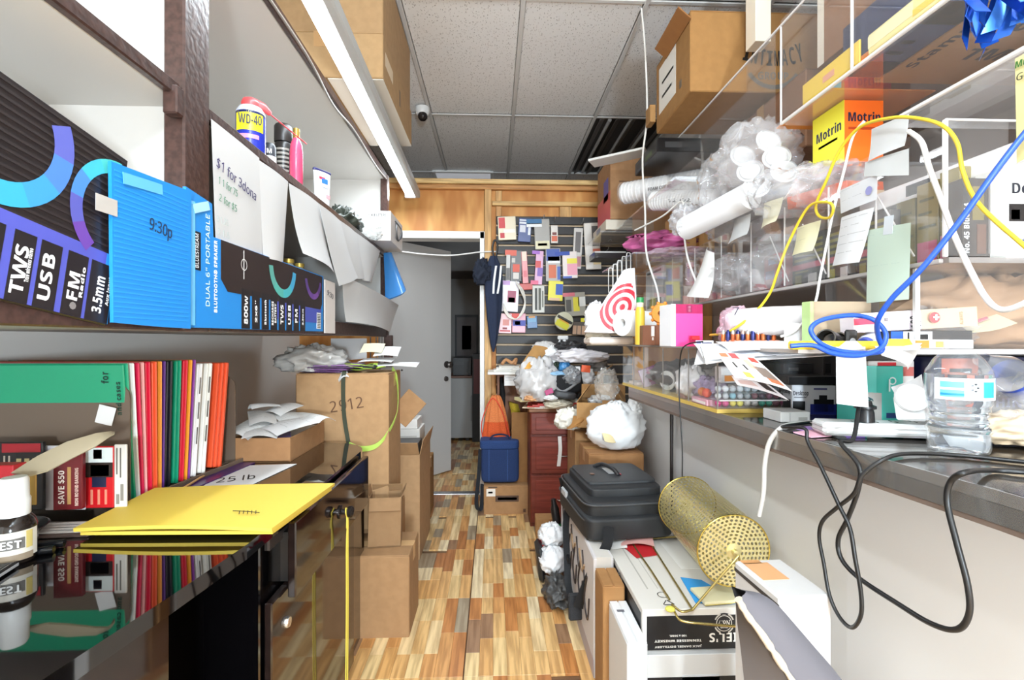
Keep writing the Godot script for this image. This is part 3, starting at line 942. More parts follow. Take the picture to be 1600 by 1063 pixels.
	var tl := ["800w", "2x6\"", "Bluetooth", "RECHARGE\nBATTERY", "TWS", "USB", "FM", "3.5mm"]
	for k in 8:
		var x := 0.245 + k * 0.054
		g = Geo.new(); g.xf = T3; g.box(Vector3(x, 0.055, 0.001), Vector3(0.042, 0.104, 0.001)); part(c, "printed_tile", g, m("1d1a1d", 0.4))
		lettering(c, tl[k], T3 * Transform3D(q2, Vector3(x, 0.052, 0.0018)), 0.019 if k in [0, 4, 5, 6] else 0.011, "f0efee", [0.075, 0.06, 0.07, 0.07, 0.06, 0.062, 0.045, 0.055][k])
	g = Geo.new(); g.xf = T3; g.box(Vector3(0.775, 0.045, 0.0006), Vector3(0.04, 0.06, 0.001)); part(c, "printed_panel", g, m("e9e9ea", 0.5))
	for k in 9:
		g = Geo.new(); g.xf = T3; g.box(Vector3(0.775, 0.02 + k * 0.006, 0.0012), Vector3(0.03, 0.0028, 0.001)); part(c, "printed_bar", g, m("2a2a2c", 0.5))
	tape_bit(c, T3 * Vector3(0.012, 0.14, 0.0024), Vector3(0, 0, -1), UP, 0.03, 0.27, "6fbdf0")
	tape_bit(c, T3 * Vector3(0.05, 0.27, 0.003), Vector3(0, 0.4, -1), UP, 0.06, 0.02, "a8d6f2")
	# white strip after it
	var T4 := frame(Vector3(-0.656, 1.197, -1.90), Vector3(0, 0, -1), UP)
	var d := thing("cardboard_strip", "narrow white cardboard strip marked 9:30 next to the long blue panel", "cardboard panel", Vector3(-0.656, 1.197, -1.95))
	g = Geo.new(); g.xf = T4; g.box(Vector3(0.06, 0.105, -0.003), Vector3(0.12, 0.21, 0.005), 0.001); part(d, "sheet", g, m("ded6d0", 0.6))
	lettering(d, "9:30", T4 * Transform3D(Basis(Vector3(0, 0, 1), -0.2), Vector3(0.055, 0.155, 0.001)), 0.02, "3a3a44", 0.07, font, "handwriting")

# ================================================================ on the middle shelf
func can_at(u: float, x: float) -> Vector3: return onx(u, 531, x) * Vector3(1, 0, 1)

func lathe_part(o: Node, called: String, p: Vector3, prof: Array, mat: Material, sides := 28, rot := Basis(), sq := 0.0) -> MeshInstance3D:
	var g := Geo.new(); g.xf = Transform3D(rot, p)
	g.lathe(prof, sides, sq)
	return part(o, called, g, mat)

func band(o: Node, called: String, p: Vector3, r: float, y0: float, y1: float, hex: String, a0 := 0.0, a1 := TAU) -> void:
	# a printed wrap round a can: from angle a0 to a1 measured from +z towards +x
	var rows := []
	for y in [y0, y1]:
		var row := PackedVector3Array()
		for k in 17:
			var a := lerpf(a0, a1, k / 16.0)
			row.append(p + Vector3(sin(a) * r, y, cos(a) * r))
		rows.append(row)
	var g := Geo.new(); g.grid(rows, false, false, 0.0005)
	part(o, called, g, m(hex, 0.3))

func wrap_text(o: Node, s: String, p: Vector3, r: float, y: float, a: float, h: float, hex: String, w: float) -> void:
	var out := Vector3(sin(a), 0, cos(a))
	lettering(o, s, frame(p + out * (r + 0.0012) + UP * y, UP.cross(out), UP), h, hex, w)

func shelf_goods() -> void:
	var Y := 1.708
	var p := can_at(392, -0.74) + UP * Y
	var o := thing("spray_can", "blue and yellow lubricant can with a red smart-straw nozzle on the middle shelf", "spray can", p)
	lathe_part(o, "body", p, [Vector2(0.036, 0), Vector2(0.041, 0.004), Vector2(0.041, 0.148)], m("23309a", 0.25))
	lathe_part(o, "shoulder", p, [Vector2(0.041, 0.148), Vector2(0.040, 0.154), Vector2(0.032, 0.168), Vector2(0.024, 0.172)], m("dfe3f2", 0.3, 0.3))
	band(o, "label_panel", p, 0.0416, 0.088, 0.146, "f2e22c", -0.7, 1.35)
	band(o, "label_panel", p, 0.0417, 0.14, 0.147, "16204e", -0.8, 1.6)
	band(o, "label_panel", p, 0.0418, 0.064, 0.076, "e88aa2", -0.6, 1.0)
	wrap_text(o, "WD-40", p, 0.043, 0.118, 0.42, 0.028, "151a30", 0.062)
	lathe_part(o, "nozzle_cap", p + UP * 0.17, [Vector2(0.026, 0), Vector2(0.027, 0.012), Vector2(0.022, 0.024), Vector2(0.010, 0.03), Vector2(0, 0.031)], m("e4484a", 0.35))
	var g := Geo.new(); g.tube(curve([p + Vector3(0.005, 0.185, 0), p + Vector3(0.03, 0.178, -0.015), p + Vector3(0.045, 0.166, -0.03)], 5), [0.016, 0.0158, 0.0156, 0.0154, 0.015, 0.014, 0.012, 0.010, 0.009, 0.008, 0.006], 12); part(o, "nozzle_arm", g, m("e0474a", 0.35))
	g = Geo.new(); g.tube([p + Vector3(0.043, 0.167, -0.03), p + Vector3(0.075, 0.16, -0.24)], 0.0022, 6); part(o, "straw", g, m("d8434c", 0.4))
	p = can_at(421, -0.80) + UP * Y
	o = thing("spray_can", "small dark can with a white and blue label behind the lubricant can", "spray can", p)
	lathe_part(o, "body", p, [Vector2(0.02, 0), Vector2(0.022, 0.004), Vector2(0.022, 0.15), Vector2(0.017, 0.162), Vector2(0, 0.164)], m("2c3138", 0.35))
	band(o, "label_panel", p, 0.0226, 0.03, 0.115, "e8e6e6"); band(o, "label_panel", p, 0.0229, 0.012, 0.04, "2a88b4", -1.0, 1.6); band(o, "label_panel", p, 0.023, 0.062, 0.085, "d0425e", -0.2, 0.8)
	wrap_text(o, "M", p, 0.0232, 0.13, 0.4, 0.016, "e8e8e8", 0.016)
	p = can_at(443, -0.79) + UP * Y
	o = thing("spray_can", "black hairspray can with grey printed rows and a ribbed black cap", "spray can", p)
	lathe_part(o, "body", p, [Vector2(0.03, 0), Vector2(0.032, 0.005), Vector2(0.032, 0.19), Vector2(0.03, 0.2)], m("24211f", 0.3))
	for k in 9: band(o, "printed_row", p, 0.0324, 0.04 + k * 0.016, 0.048 + k * 0.016, "8d8880", -0.7, 1.0)
	lathe_part(o, "cap", p, [Vector2(0.0315, 0.203), Vector2(0.0325, 0.205), Vector2(0.0325, 0.262), Vector2(0.028, 0.27), Vector2(0, 0.271)], m("2b2725", 0.35))
	p = can_at(463, -0.715) + UP * Y
	o = thing("bottle", "slim pink bottle with a gold cap beside the black hairspray can", "bottle", p)
	lathe_part(o, "body", p, [Vector2(0.019, 0), Vector2(0.0225, 0.006), Vector2(0.0225, 0.14), Vector2(0.020, 0.17), Vector2(0.010, 0.195)], m("d4496a", 0.25))
	lathe_part(o, "cap", p, [Vector2(0.0115, 0.194), Vector2(0.0115, 0.228), Vector2(0.0, 0.229)], m("b8974a", 0.25, 0.6))
	p = can_at(503, -0.705) + UP * Y
	o = thing("lotion_tube", "white lotion tube with a dark blue rim standing on its cap", "lotion", p)
	var rows := []
	for k in 9:
		var t := k / 8.0
		var row := PackedVector3Array()
		for j in 24:
			var a := TAU * j / 24
			row.append(p + Vector3(cos(a) * lerpf(0.026, 0.012, t), t * 0.15, sin(a) * lerpf(0.03, 0.043, t)).rotated(UP, -0.5))
		rows.append(row)
	g = Geo.new(); g.grid(rows, true, true); part(o, "body", g, m("e9e9ec", 0.3))
	g = Geo.new(); g.xf = Transform3D(Basis(UP, -0.5), p + UP * 0.155); g.box(Vector3(), Vector3(0.016, 0.013, 0.088), 0.004); part(o, "crimp", g, m("2b2a5e", 0.35))
	for e in [[0.112, 0.02, 0.03, "3470c4", 0.0], [0.122, 0.01, 0.03, "d33a48", 0.012], [0.05, 0.016, 0.02, "e69aa0", -0.012], [0.085, 0.004, 0.03, "9aa0a8", 0.0]]:
		g = Geo.new(); g.xf = Transform3D(Basis(UP, -0.5), p + UP * e[0]); g.box(Vector3(lerpf(0.0262, 0.0135, e[0] / 0.15), 0, e[4]), Vector3(0.001, e[1], e[2]), 0.0); part(o, "label_panel", g, m(e[3], 0.35))
	p = Vector3(-0.72, Y, -1.25)
	pbox("pink_box", "small pink carton peeping out behind the brown post", "box", AABB(Vector3(-0.86, Y, -1.33), Vector3(0.1, 0.055, 0.12)), m("eaa4b0", 0.5))
	p = can_at(478, -0.80) + UP * Y
	o = thing("tape_roll", "white tape roll lying between the pink bottle and lotion tube", "tape roll", p)
	lathe_part(o, "roll", p, [Vector2(0.028, 0), Vector2(0.045, 0), Vector2(0.045, 0.05), Vector2(0.028, 0.05), Vector2(0.028, 0)], m("d8d2ca", 0.5))
	g = Geo.new(); g.lump(Vector3(-0.73, Y + 0.045, -2.4), Vector3(0.06, 0.055, 0.13), 4, 0.4, 2.2, 0.8, true); single("netted_bag", "dark crumpled net bag beside the white litre box", "bag", g, m("3c4038", 0.35))
	g = Geo.new(); g.lump(Vector3(-0.66, Y + 0.05, -2.58), Vector3(0.05, 0.055, 0.07), 14, 0.5, 2.6, 0.85, true); single("clear_wrap", "crumpled clear plastic wrap against the white litre box", "wrap", g, clear(0.25, "dfe6e2"))
	var a2 := AABB(Vector3(-0.79, 1.722, -3.03), Vector3(0.22, 0.165, 0.34))
	o = pbox("carton", "white carton marked 4.8 litres jutting over the shelf edge", "box", a2, m("e4e0dd", 0.55), [["f", "4.8 LITERS", 0.7, 0.86, 0.014, "4a4a4a", 0, 0.085]])
	g = Geo.new()
	for k in 5: g.tube(curve([Vector3(-0.568, 1.86, -2.80 - k * 0.012), Vector3(-0.552, 1.83, -2.9), Vector3(-0.555, 1.79, -2.93 + k * 0.01), Vector3(-0.566, 1.76, -2.84 - k * 0.01), Vector3(-0.556, 1.80, -2.78), Vector3(-0.566, 1.85, -2.83)], 5), 0.004, 6)
	single("cable_hank", "grey cable hank hung on the end of the white litre box", "cable", g, m("6a6a6c", 0.5))
	g = Geo.new(); g.grid(leaf([at(600, 396, 2.92), at(610, 396, 2.95), at(633, 452, 2.9), at(604, 470, 2.85)], Vector3(0.05, 0, 0.04), Vector3(0, 0, 0.02)), false, false, 0.012)
	single("blue_bag", "translucent blue plastic bag hanging below the white litre box", "bag", g, m("3c82c4", 0.2, 0.0, 0.75))
	# behind the long blue panel
	var bx := AABB(Vector3(-0.84, 1.216, -1.86), Vector3(0.16, 0.165, 0.34))
	pbox("carton", "plain carton behind the long blue panel with two jars on it", "box", bx, card("b48a60"))
	for u in [451, 468]:
		var jp := onx(u, 531, -0.715) * Vector3(1, 0, 1) + UP * 1.3825
		var jar := thing("jar", "small glass jar with a gold lid, %s of the pair under the hanging paper" % ["wider-lidded first" if u == 451 else "narrower second"], "jar", jp, "gold-lidded jars")
		lathe_part(jar, "glass", jp, [Vector2(0.014, 0), Vector2(0.0165, 0.004), Vector2(0.0165, 0.05), Vector2(0.014, 0.055)], m("b9b29a", 0.08, 0.0, 0.5), 20)
		lathe_part(jar, "lid", jp + UP * 0.055, [Vector2(0.0155, 0), Vector2(0.0178 if u == 451 else 0.0168, 0.001), Vector2(0.0178 if u == 451 else 0.0168, 0.014), Vector2(0, 0.015)], m("bfa14e", 0.3, 0.6), 20)
	# papers hung from the middle strip
	var X := -0.66
	var s1 := sheet("paper_sign", "white sheet with handwritten prices hanging just past the brown post", "paper", [onx(330, 186, X), onx(405, 247, X), onx(410, 403, X), onx(337, 377, X)], "d9d7d5", Vector3(0.004, 0, 0))
	var s1t := frame(onx(335, 240, X + 0.006), Vector3(0, 0, -1), UP)
	for e in [["$1 for 3dona", 0.105, -0.03, 0.024, "3a2f5e", 0.19, -0.14], ["1 1 for 75", 0.06, -0.06, 0.017, "5f8a72", 0.085, -0.1], ["2 for $5", 0.06, -0.1, 0.017, "5f8a72", 0.08, -0.1], ["3 1.25", 0.035, -0.15, 0.015, "b9c2bd", 0.05, 0.0], ["2 1.5", 0.04, -0.18, 0.015, "b9c2bd", 0.05, 0.0]]:
		lettering(s1, e[0], s1t * Transform3D(Basis(Vector3(0, 0, 1), e[6]), Vector3(e[1], e[2], 0)), e[3], e[4], e[5], font, "handwriting")
	sheet("paper_sheet", "blank white sheet hanging between the price sign and the gold-lidded jars", "paper", [onx(404, 250, X), onx(450, 284, X), onx(442, 411, X), onx(411, 403, X)], "d9d7d5", Vector3(0.012, 0, 0))
	sheet("paper_sheet", "wide white sheet curling over the gold-lidded jars", "paper", [onx(451, 286, X), onx(502, 322, X), onx(514, 426, X), onx(464, 396, X)], "d9d7d5", Vector3(0.02, 0, 0), Vector3(0.02, 0, 0))
	sheet("paper_sheet", "white sheet with a long drooping corner below the lotion tube", "paper", [onx(498, 318, -0.65), onx(532, 346, -0.65), onx(556, 434, -0.645), onx(526, 447, -0.645)], "d9d7d5", Vector3(0.012, 0, 0), Vector3(0.01, 0, 0))
	sheet("paper_sheet", "narrow white sheet overlapped by its neighbour below the net bag", "paper", [onx(530, 344, -0.652), onx(556, 364, -0.652), onx(572, 436, -0.645), onx(548, 436, -0.645)], "d9d7d5", Vector3(0.012, 0, 0))
	sheet("paper_sheet", "white sheet hanging under the white litre box at the shelf end", "paper", [onx(554, 362, -0.655), onx(594, 392, -0.65), onx(580, 442, -0.642), onx(566, 438, -0.642)], "d9d7d5", Vector3(0.01, 0, 0))
	sheet("paper_sheet", "creased white sheet tilting out over the lower shelf edge", "paper", [onx(535, 430, -0.635), onx(623, 477, -0.60), onx(607, 519, -0.62), onx(537, 503, -0.648)], "d9d7d5", Vector3(0.016, 0.01, 0), Vector3(0.01, 0, 0))
	sheet("paper_sheet", "white card standing under the lower shelf behind the purple folders", "paper", [at(517, 529, 2.6), at(573, 529, 2.6), at(573, 560, 2.58), at(517, 566, 2.58)], "e4e1df")

# ================================================================ desk
func gloss(hex: String) -> StandardMaterial3D:
	var key := "gloss" + hex
	if not mats.has(key):
		var s: StandardMaterial3D = m(hex, 0.035).duplicate()
		s.metallic_specular = 0.8; s.clearcoat_enabled = true; s.clearcoat = 0.6; s.clearcoat_roughness = 0.02
		mats[key] = s
	return mats[key]

func desk() -> void:
	var o := thing("desk", "glossy black desk with a rounded corner and drawers below the shelves", "desk", Vector3(-0.97, 0, -1.06))
	var black := gloss("060506"); var brown := tex_m("lacquer", "241a17", 0.06, cloth_tex, Vector3(1, 1, 1))
	brown.metallic_specular = 0.75
	var edge := [Vector2(-1.44, 0.15), Vector2(-0.585, 0.15), Vector2(-0.572, 0.4), Vector2(-0.556, 0.6), Vector2(-0.527, 0.8), Vector2(-0.503, 1.0), Vector2(-0.496, 1.3), Vector2(-0.498, 1.76)]
	for k in 7:
		var a := PI / 2 * k / 6.0
		edge.append(Vector2(-0.648 + 0.15 * cos(a), 1.825 + 0.15 * sin(a)))
	edge.append(Vector2(-1.44, 1.975))
	var g := Geo.new(); g.xf = frame(Vector3(0, 0.722, 0), Vector3.RIGHT, Vector3.FORWARD); g.prism(edge, 0.03); part(o, "desktop", g, black)
	g = Geo.new(); g.xf = frame(Vector3(0, 0.004, 0), Vector3.RIGHT, Vector3.FORWARD)
	g.prism([Vector2(-0.62, 0.2), Vector2(-0.600, 0.2), Vector2(-0.572, 0.6), Vector2(-0.540, 0.82), Vector2(-0.56, 0.825), Vector2(-0.59, 0.6)], 0.716); part(o, "front_panel", g, brown)
	g = Geo.new(); g.box(Vector3(-1.0, 0.362, -0.82), Vector3(0.86, 0.716, 0.02)); part(o, "side_panel", g, black)
	g = Geo.new(); g.box(Vector3(-0.8, 0.362, -0.965), Vector3(0.02, 0.716, 0.25)); part(o, "back_panel", g, m("0a0909", 0.3))
	g = Geo.new(); g.box(Vector3(-0.98, 0.362, -1.522), Vector3(0.92, 0.716, 0.866), 0.003); part(o, "cabinet_body", g, black)
	g = Geo.new(); g.box(Vector3(-0.48, 0.645, -1.494), Vector3(0.02, 0.18, 0.664), 0.003)
	var dr := part(o, "drawer", g, brown)
	g = Geo.new(); g.box(Vector3(-0.505, 0.64, -1.494), Vector3(0.03, 0.12, 0.6)); part(dr, "drawer_box", g, m("1a1614", 0.4))
	var kp := Vector3(-0.47, at(545, 800, 1.49).y, -1.49)
	g = Geo.new(); g.xf = Transform3D(Basis(Vector3(0, 0, 1), -PI / 2), kp); g.lathe([Vector2(0, 0), Vector2(0.02, 0), Vector2(0.02, 0.004), Vector2(0.008, 0.006), Vector2(0.008, 0.022), Vector2(0.0165, 0.026), Vector2(0.0175, 0.036), Vector2(0.012, 0.042), Vector2(0, 0.043)], 24); part(dr, "knob", g, m("2c2624", 0.15, 0.5), "dark round knob")
	g = Geo.new(); g.box(Vector3(-0.507, 0.298, -1.418), Vector3(0.018, 0.555, 0.636), 0.003)
	var door := part(o, "door", g, brown)
	var lp := Vector3(-0.498, at(452, 972, 1.176).y, -1.176)
	g = Geo.new(); g.xf = Transform3D(Basis(Vector3(0, 0, 1), -PI / 2), lp); g.lathe([Vector2(0, 0), Vector2(0.0135, 0), Vector2(0.0135, 0.004), Vector2(0.011, 0.008), Vector2(0, 0.009)], 24); part(door, "lock", g, m("d8d6d4", 0.12, 0.9), "chrome round lock")
	g = Geo.new(); g.box(Vector3(-0.52, 0.7, -1.5), Vector3(0.012, 0.03, 0.75)); part(o, "rail", g, m("3a322e", 0.4))
	# yellow cord on the knob
	g = Geo.new()
	var c := kp + Vector3(0.018, 0, 0)
	for s in [-1.0, 1.0]:
		g.tube(curve([c + Vector3(0, 0.011, 0), c + Vector3(0.003, 0.0, 0.011 * s), c + Vector3(0.004, -0.014, 0.004 * s), c + Vector3(0.006, -0.03, 0.002 * s), c + Vector3(0.004, -0.1, 0.007 * s), c + Vector3(0.004, -0.3, 0.008 * s), c + Vector3(0.002, -0.55, 0.009 * s)], 6), 0.0022, 6)
	g.tube(curve([c + Vector3(0.004, -0.012, 0.006), c + Vector3(0.006, -0.025, 0.012), c + Vector3(0.006, -0.045, 0.014)], 4), 0.0016, 5)
	single("yellow_string", "yellow cord looped round the drawer knob and hanging down", "cord", g, m("d9c04a", 0.7))

func slab(called: String, label: String, cat: String, p: Array, th: float, mat: Material, group := "", bulge := Vector3()) -> MeshInstance3D:
	var g := Geo.new(); g.grid(leaf(p, bulge, Vector3(), 10, 8), false, false, th)
	return single(called, label, cat, g, mat, group)

func desk_goods() -> void:
	var Y := 0.7525
	# yellow envelopes
	for k in 2:
		var y := Y + 0.012 + 0.009 * k
		var p := [Vector3(-0.885, y + 0.006, -1.29), Vector3(-0.435, y, -1.335), Vector3(-0.462, y, -1.02), Vector3(-0.875, y, -1.035)]
		if k == 0: p = [Vector3(-0.87, y, -1.285), Vector3(-0.44, y, -1.325), Vector3(-0.465, y, -1.03), Vector3(-0.865, y, -1.04)]
		var e := thing("padded_envelope", ["lower yellow padded envelope mostly hidden under its twin on the desk", "upper yellow padded envelope with a black scribble lying across the desk"][k], "envelope", (p[0] + p[2]) / 2, "")
		var g := Geo.new(); g.grid(leaf(p, Vector3(0, 0.006 * k, 0), Vector3(), 12, 10), false, false, 0.0075); part(e, "envelope_body", g, m("dcbe4a", 0.6))
		if k == 1:
			g = Geo.new()
			var q := Vector3(-0.55, y + 0.0125, -1.09)
			for s in 5: g.tube([q + Vector3(-0.02 + 0.009 * s, 0, -0.012), q + Vector3(-0.012 + 0.009 * s, 0.0, 0.006)], 0.0009, 5)
			g.tube([q + Vector3(-0.035, 0, -0.012), q + Vector3(0.0, 0, -0.008), q + Vector3(0.03, 0, 0.002)], 0.0009, 5)
			part(e, "scribble", g, m("2a2418", 0.6))
	# file sorter
	var brown := m("6a5a4c", 0.4)
	var so := thing("file_sorter", "brown metal desk file sorter holding coloured folders", "file sorter", Vector3(-1.15, Y, -1.46))
	for e in [[1.245, -0.915, 1.064], [1.668, -0.878, 1.05]]:
		var pl := [Vector2(-1.40, Y), Vector2(e[1], Y), Vector2(e[1], e[2] - 0.04)]
		for k in 5: pl.append(Vector2(e[1] - 0.04 + 0.04 * cos(PI / 2 * k / 4.0), e[2] - 0.04 + 0.04 * sin(PI / 2 * k / 4.0)))
		pl.append(Vector2(-1.40, e[2]))
		var g2 := Geo.new(); g2.xf = Transform3D(Basis(), Vector3(0, 0, -e[0] - 0.004)); g2.prism(pl, 0.004); part(so, "plate", g2, brown)
	var g3 := Geo.new(); g3.box(Vector3(-1.147, Y + 0.003, -1.458), Vector3(0.50, 0.005, 0.42), 0.001); part(so, "tray", g3, brown)
	g3 = Geo.new(); g3.xf = frame(Vector3(-0.874, Y + 0.009, -1.458), Vector3(-0.045, 0, 0.42), UP); g3.box(Vector3(), Vector3(0.42, 0.016, 0.004), 0.0015); part(so, "lip", g3, brown)
	g3 = Geo.new(); g3.xf = Transform3D(Basis(Vector3(0, 0, 1), -0.25), at(165, 649, 1.235)); g3.box(Vector3(), Vector3(0.042, 0.046, 0.0008), 0.0); part(so, "sticker", g3, m("e6e4e2", 0.4), "blank white sticker")
	# folders: [D centre, thickness, colour, what it looks like]
	var F := [[1.262, 0.014, "1f9c72", "broad green"], [1.279, 0.007, "f0ece6", "cream white"], [1.292, 0.009, "d4204a", "crimson"], [1.303, 0.006, "f0a9a4", "pale pink"], [1.317, 0.013, "dc1f3e", "bright red"], [1.335, 0.013, "ec5a34", "vermilion orange"],
		[1.352, 0.006, "e8943a", "amber"], [1.362, 0.006, "5d2f7c", "purple"], [1.38, 0.019, "15161c", "black"], [1.41, 0.017, "14906a", "dark green"], [1.432, 0.014, "d8263a", "scarlet"], [1.449, 0.009, "f09a2a", "golden orange"], [1.46, 0.006, "8a3f9a", "violet"],
		[1.482, 0.018, "f1ede9", "white printed"], [1.52, 0.022, "f3efe6", "ivory printed"], [1.585, 0.05, "ef5a33", "thick orange"]]
	for i in F.size():
		var f: Array = F[i]
		var edge: float = -0.93 + 0.125 * (f[0] - 1.27) + 0.011
		var tilt := lerpf(-0.028, 0.045, i / 15.0)
		var h: float = 0.352
		if i > 12: h = 0.34
		var T := frame(Vector3(-1.385, Y + 0.0075, -f[0] + tilt * 0.3), Vector3(edge + 1.385, 0, 0), Vector3(0, h, -tilt))
		var o := thing("file_folder", "%s plastic folder standing in the brown sorter" % f[3], "folder", Vector3(-1.16, Y + 0.0075, -f[0]), "folders in the sorter")
		var w: float = edge + 1.385
		var th: float = f[1] * 0.8
		var n: int = 1 if th < 0.008 else (2 if th < 0.03 else 3)
		for k in n:
			var g4 := Geo.new(); g4.xf = T
			var z := (k - (n - 1) / 2.0) * th / n
			g4.box(Vector3(w / 2 - 0.003 * k, h / 2, z), Vector3(w - 0.006 * k, h - 0.004 * k, th / n - 0.0006), 0.0025); part(o, "cover", g4, m(f[2], 0.3))
		if i in [13, 14]:
			for k in 3:
				var g5 := Geo.new(); g5.xf = T; g5.box(Vector3(w + 0.0002, h * (0.8 - 0.22 * k), th * 0.2), Vector3(0.001, 0.05, th * 0.3)); part(o, "printed_lines", g5, m("6d6660", 0.6))
		if i == 0:
			lettering(o, "for", T * Transform3D(Basis(Vector3(0, 0, 1), PI / 2), Vector3(w - 0.05, h * 0.9, th / 2 + 0.002)), 0.016, "0f3a2c", 0.03)
			lettering(o, "Reuse of all folders and cases", T * Transform3D(Basis(Vector3(0, 0, 1), PI / 2), Vector3(w - 0.02, h * 0.5, th / 2 + 0.002)), 0.012, "0f3a2c", 0.26)
	# junk mail against the sorter
	pbox("leaflet", "red leaflet with a sandwich picture and navy circle leaning on the sorter", "leaflet", facing(133, 698, 177, 794, 1.155, 0.006), m("c81a20", 0.35), [["f", 0.02, 0.74, 0.98, 0.98, "dfe6e2"], ["f", 0.02, 0.5, 0.98, 0.74, "2a1d16"], ["f", 0.2, 0.52, 0.85, 0.7, "d8a050"], ["f", 0.25, 0.34, 0.75, 0.5, "1d2340"], ["f", 0.3, 0.8, 0.6, 0.95, "c8242a"], ["f", 0.2, 0.06, 0.28, 0.3, "e08a70"], ["f", 0.45, 0.06, 0.53, 0.3, "e08a70"], ["f", 0.7, 0.06, 0.78, 0.3, "e08a70"]])
	pbox("leaflet", "white printed strip beside the red leaflet at the sorter", "leaflet", facing(178, 695, 197, 798, 1.155, 0.006), m("d9d2c8", 0.5), [["f", 0.2, 0.55, 0.3, 0.95, "6a645c"], ["f", 0.5, 0.5, 0.6, 0.95, "6a645c"], ["f", 0.2, 0.1, 0.45, 0.25, "8d867c"], ["f", 0.55, 0.15, 0.8, 0.4, "8d867c"]])
	pbox("mailer", "dark red mailer reading SAVE $50 leaning on the sorter", "leaflet", facing(84, 708, 126, 797, 1.12, 0.012), m("6a1018", 0.35), [["f", "SAVE $50", 0.3, 0.4, 0.012, "efe6dc", 1, 0.075], ["f", 0.5, 0.1, 0.62, 0.75, "b48a50"], ["f", "NON ROUND BANKING", 0.82, 0.4, 0.007, "e6c8b8", 1, 0.085]], "", Basis(UP, 0.12))
	pbox("mailer", "white backed envelope behind the dark red mailer", "envelope", facing(70, 697, 133, 797, 1.18, 0.004), m("d8d2d4", 0.5))
	pbox("mailer", "black mailer with cream printed blocks at the frame edge of the desk", "leaflet", facing(-60, 692, 66, 797, 1.16, 0.01), m("171212", 0.35), [["f", 0.68, 0.62, 0.74, 0.76, "c9b888"], ["f", 0.78, 0.62, 0.84, 0.76, "c9b888"], ["f", 0.88, 0.62, 0.94, 0.76, "c9b888"], ["f", 0.5, 0.85, 0.98, 0.98, "9a1420"], ["f", 0.52, 0.58, 0.54, 0.8, "a89a8a"], ["f", 0.58, 0.58, 0.6, 0.8, "a89a8a"]])
	pbox("gift_card", "gold patterned card under the beige letter opener", "card", facing(38, 742, 56, 790, 1.08, 0.004), m("a8843c", 0.3, 0.4))
	# letter opener
	var rows := []
	var up := [[18, 740], [60, 713], [105, 691], [150, 678], [172, 675], [179, 676]]
	var dn := [[42, 745], [76, 736], [110, 718], [150, 698], [170, 684], [179, 678]]
	for k in 6:
		var d := lerpf(0.98, 1.1, k / 5.0)
		rows.append(PackedVector3Array([at(up[k][0], up[k][1], d + 0.015), at(lerpf(up[k][0], dn[k][0], 0.5), lerpf(up[k][1], dn[k][1], 0.5) - 1, d + 0.006), at(dn[k][0], dn[k][1], d)]))
	var g := Geo.new(); g.grid(rows, false, false, 0.004); single("letter_opener", "beige curved plastic blade slanting over the dark mailers", "letter opener", g, m("b0a48a", 0.35))
	pbox("red_marker_box", "red box corner behind the white-capped bottle", "box", facing(-30, 728, 20, 748, 1.0, 0.03), m("b8202a", 0.4))
	# bottle with a white pump cap
	var p := Vector3(at(22, 531, 0.945).x, Y, -0.945)
	var o := thing("pump_bottle", "dark glass bottle with a white cap and a BEST label on the desk", "bottle", p)
	lathe_part(o, "body", p, [Vector2(0.03, 0), Vector2(0.033, 0.004), Vector2(0.033, 0.066), Vector2(0.029, 0.078), Vector2(0.019, 0.09)], m("1d1612", 0.12))
	band(o, "label_panel", p, 0.0336, 0.012, 0.062, "cfc8bb", -1.6, 1.9); band(o, "label_panel", p, 0.034, 0.03, 0.05, "6c6862", -1.2, 1.2); band(o, "label_panel", p, 0.034, 0.008, 0.02, "8a7a66", -1.4, 1.6); band(o, "label_panel", p, 0.0342, 0.028, 0.06, "c9b36a", 1.25, 1.55)
	wrap_text(o, "BEST", p, 0.0345, 0.04, 0.45, 0.014, "e8e6e2", 0.042)
	lathe_part(o, "cap", p + UP * 0.086, [Vector2(0.0225, 0), Vector2(0.0235, 0.002), Vector2(0.0235, 0.03), Vector2(0.0215, 0.034), Vector2(0.021, 0.066), Vector2(0.018, 0.072), Vector2(0, 0.073)], m("e9e9e6", 0.35))
	pbox("handset", "flat black handset with a silver rim lying near the dark glass bottle", "phone", AABB(Vector3(-1.0, Y, -0.90), Vector3(0.145, 0.012, 0.12)), m("1a1a1c", 0.15), [["t", 0.05, 0.08, 0.95, 0.92, "0c0c0e"], ["r", 0.0, 0.3, 1.0, 0.7, "a8a8aa"]], "", Basis(UP, 0.25), 0.004)
	g = Geo.new(); g.tube([Vector3(-0.92, Y + 0.008, -0.985), Vector3(-0.865, Y + 0.008, -1.003)], 0.0075, 12); o = single("marker_pen", "black marker pen with a copper end beside its twin", "pen", g, m("121214", 0.2))
	g = Geo.new(); g.tube([Vector3(-0.938, Y + 0.008, -0.979), Vector3(-0.9195, Y + 0.008, -0.985)], 0.0072, 12); part(o, "pen_end", g, m("a8824e", 0.3, 0.3))
	g = Geo.new(); g.tube([Vector3(-0.915, Y + 0.008, -0.955), Vector3(-0.86, Y + 0.008, -0.974)], 0.0075, 12); o = single("marker_pen", "black pen with a pale peach tip pointing at the bottle", "pen", g, m("0f0f11", 0.2))
	g = Geo.new(); g.tube([Vector3(-0.934, Y + 0.008, -0.949), Vector3(-0.9145, Y + 0.008, -0.9555)], 0.0074, 12); part(o, "pen_end", g, m("d89a78", 0.35))
	p = Vector3(-1.03, Y, -1.03)
	o = thing("dish", "round black dish on the desk behind the bottle", "dish", p)
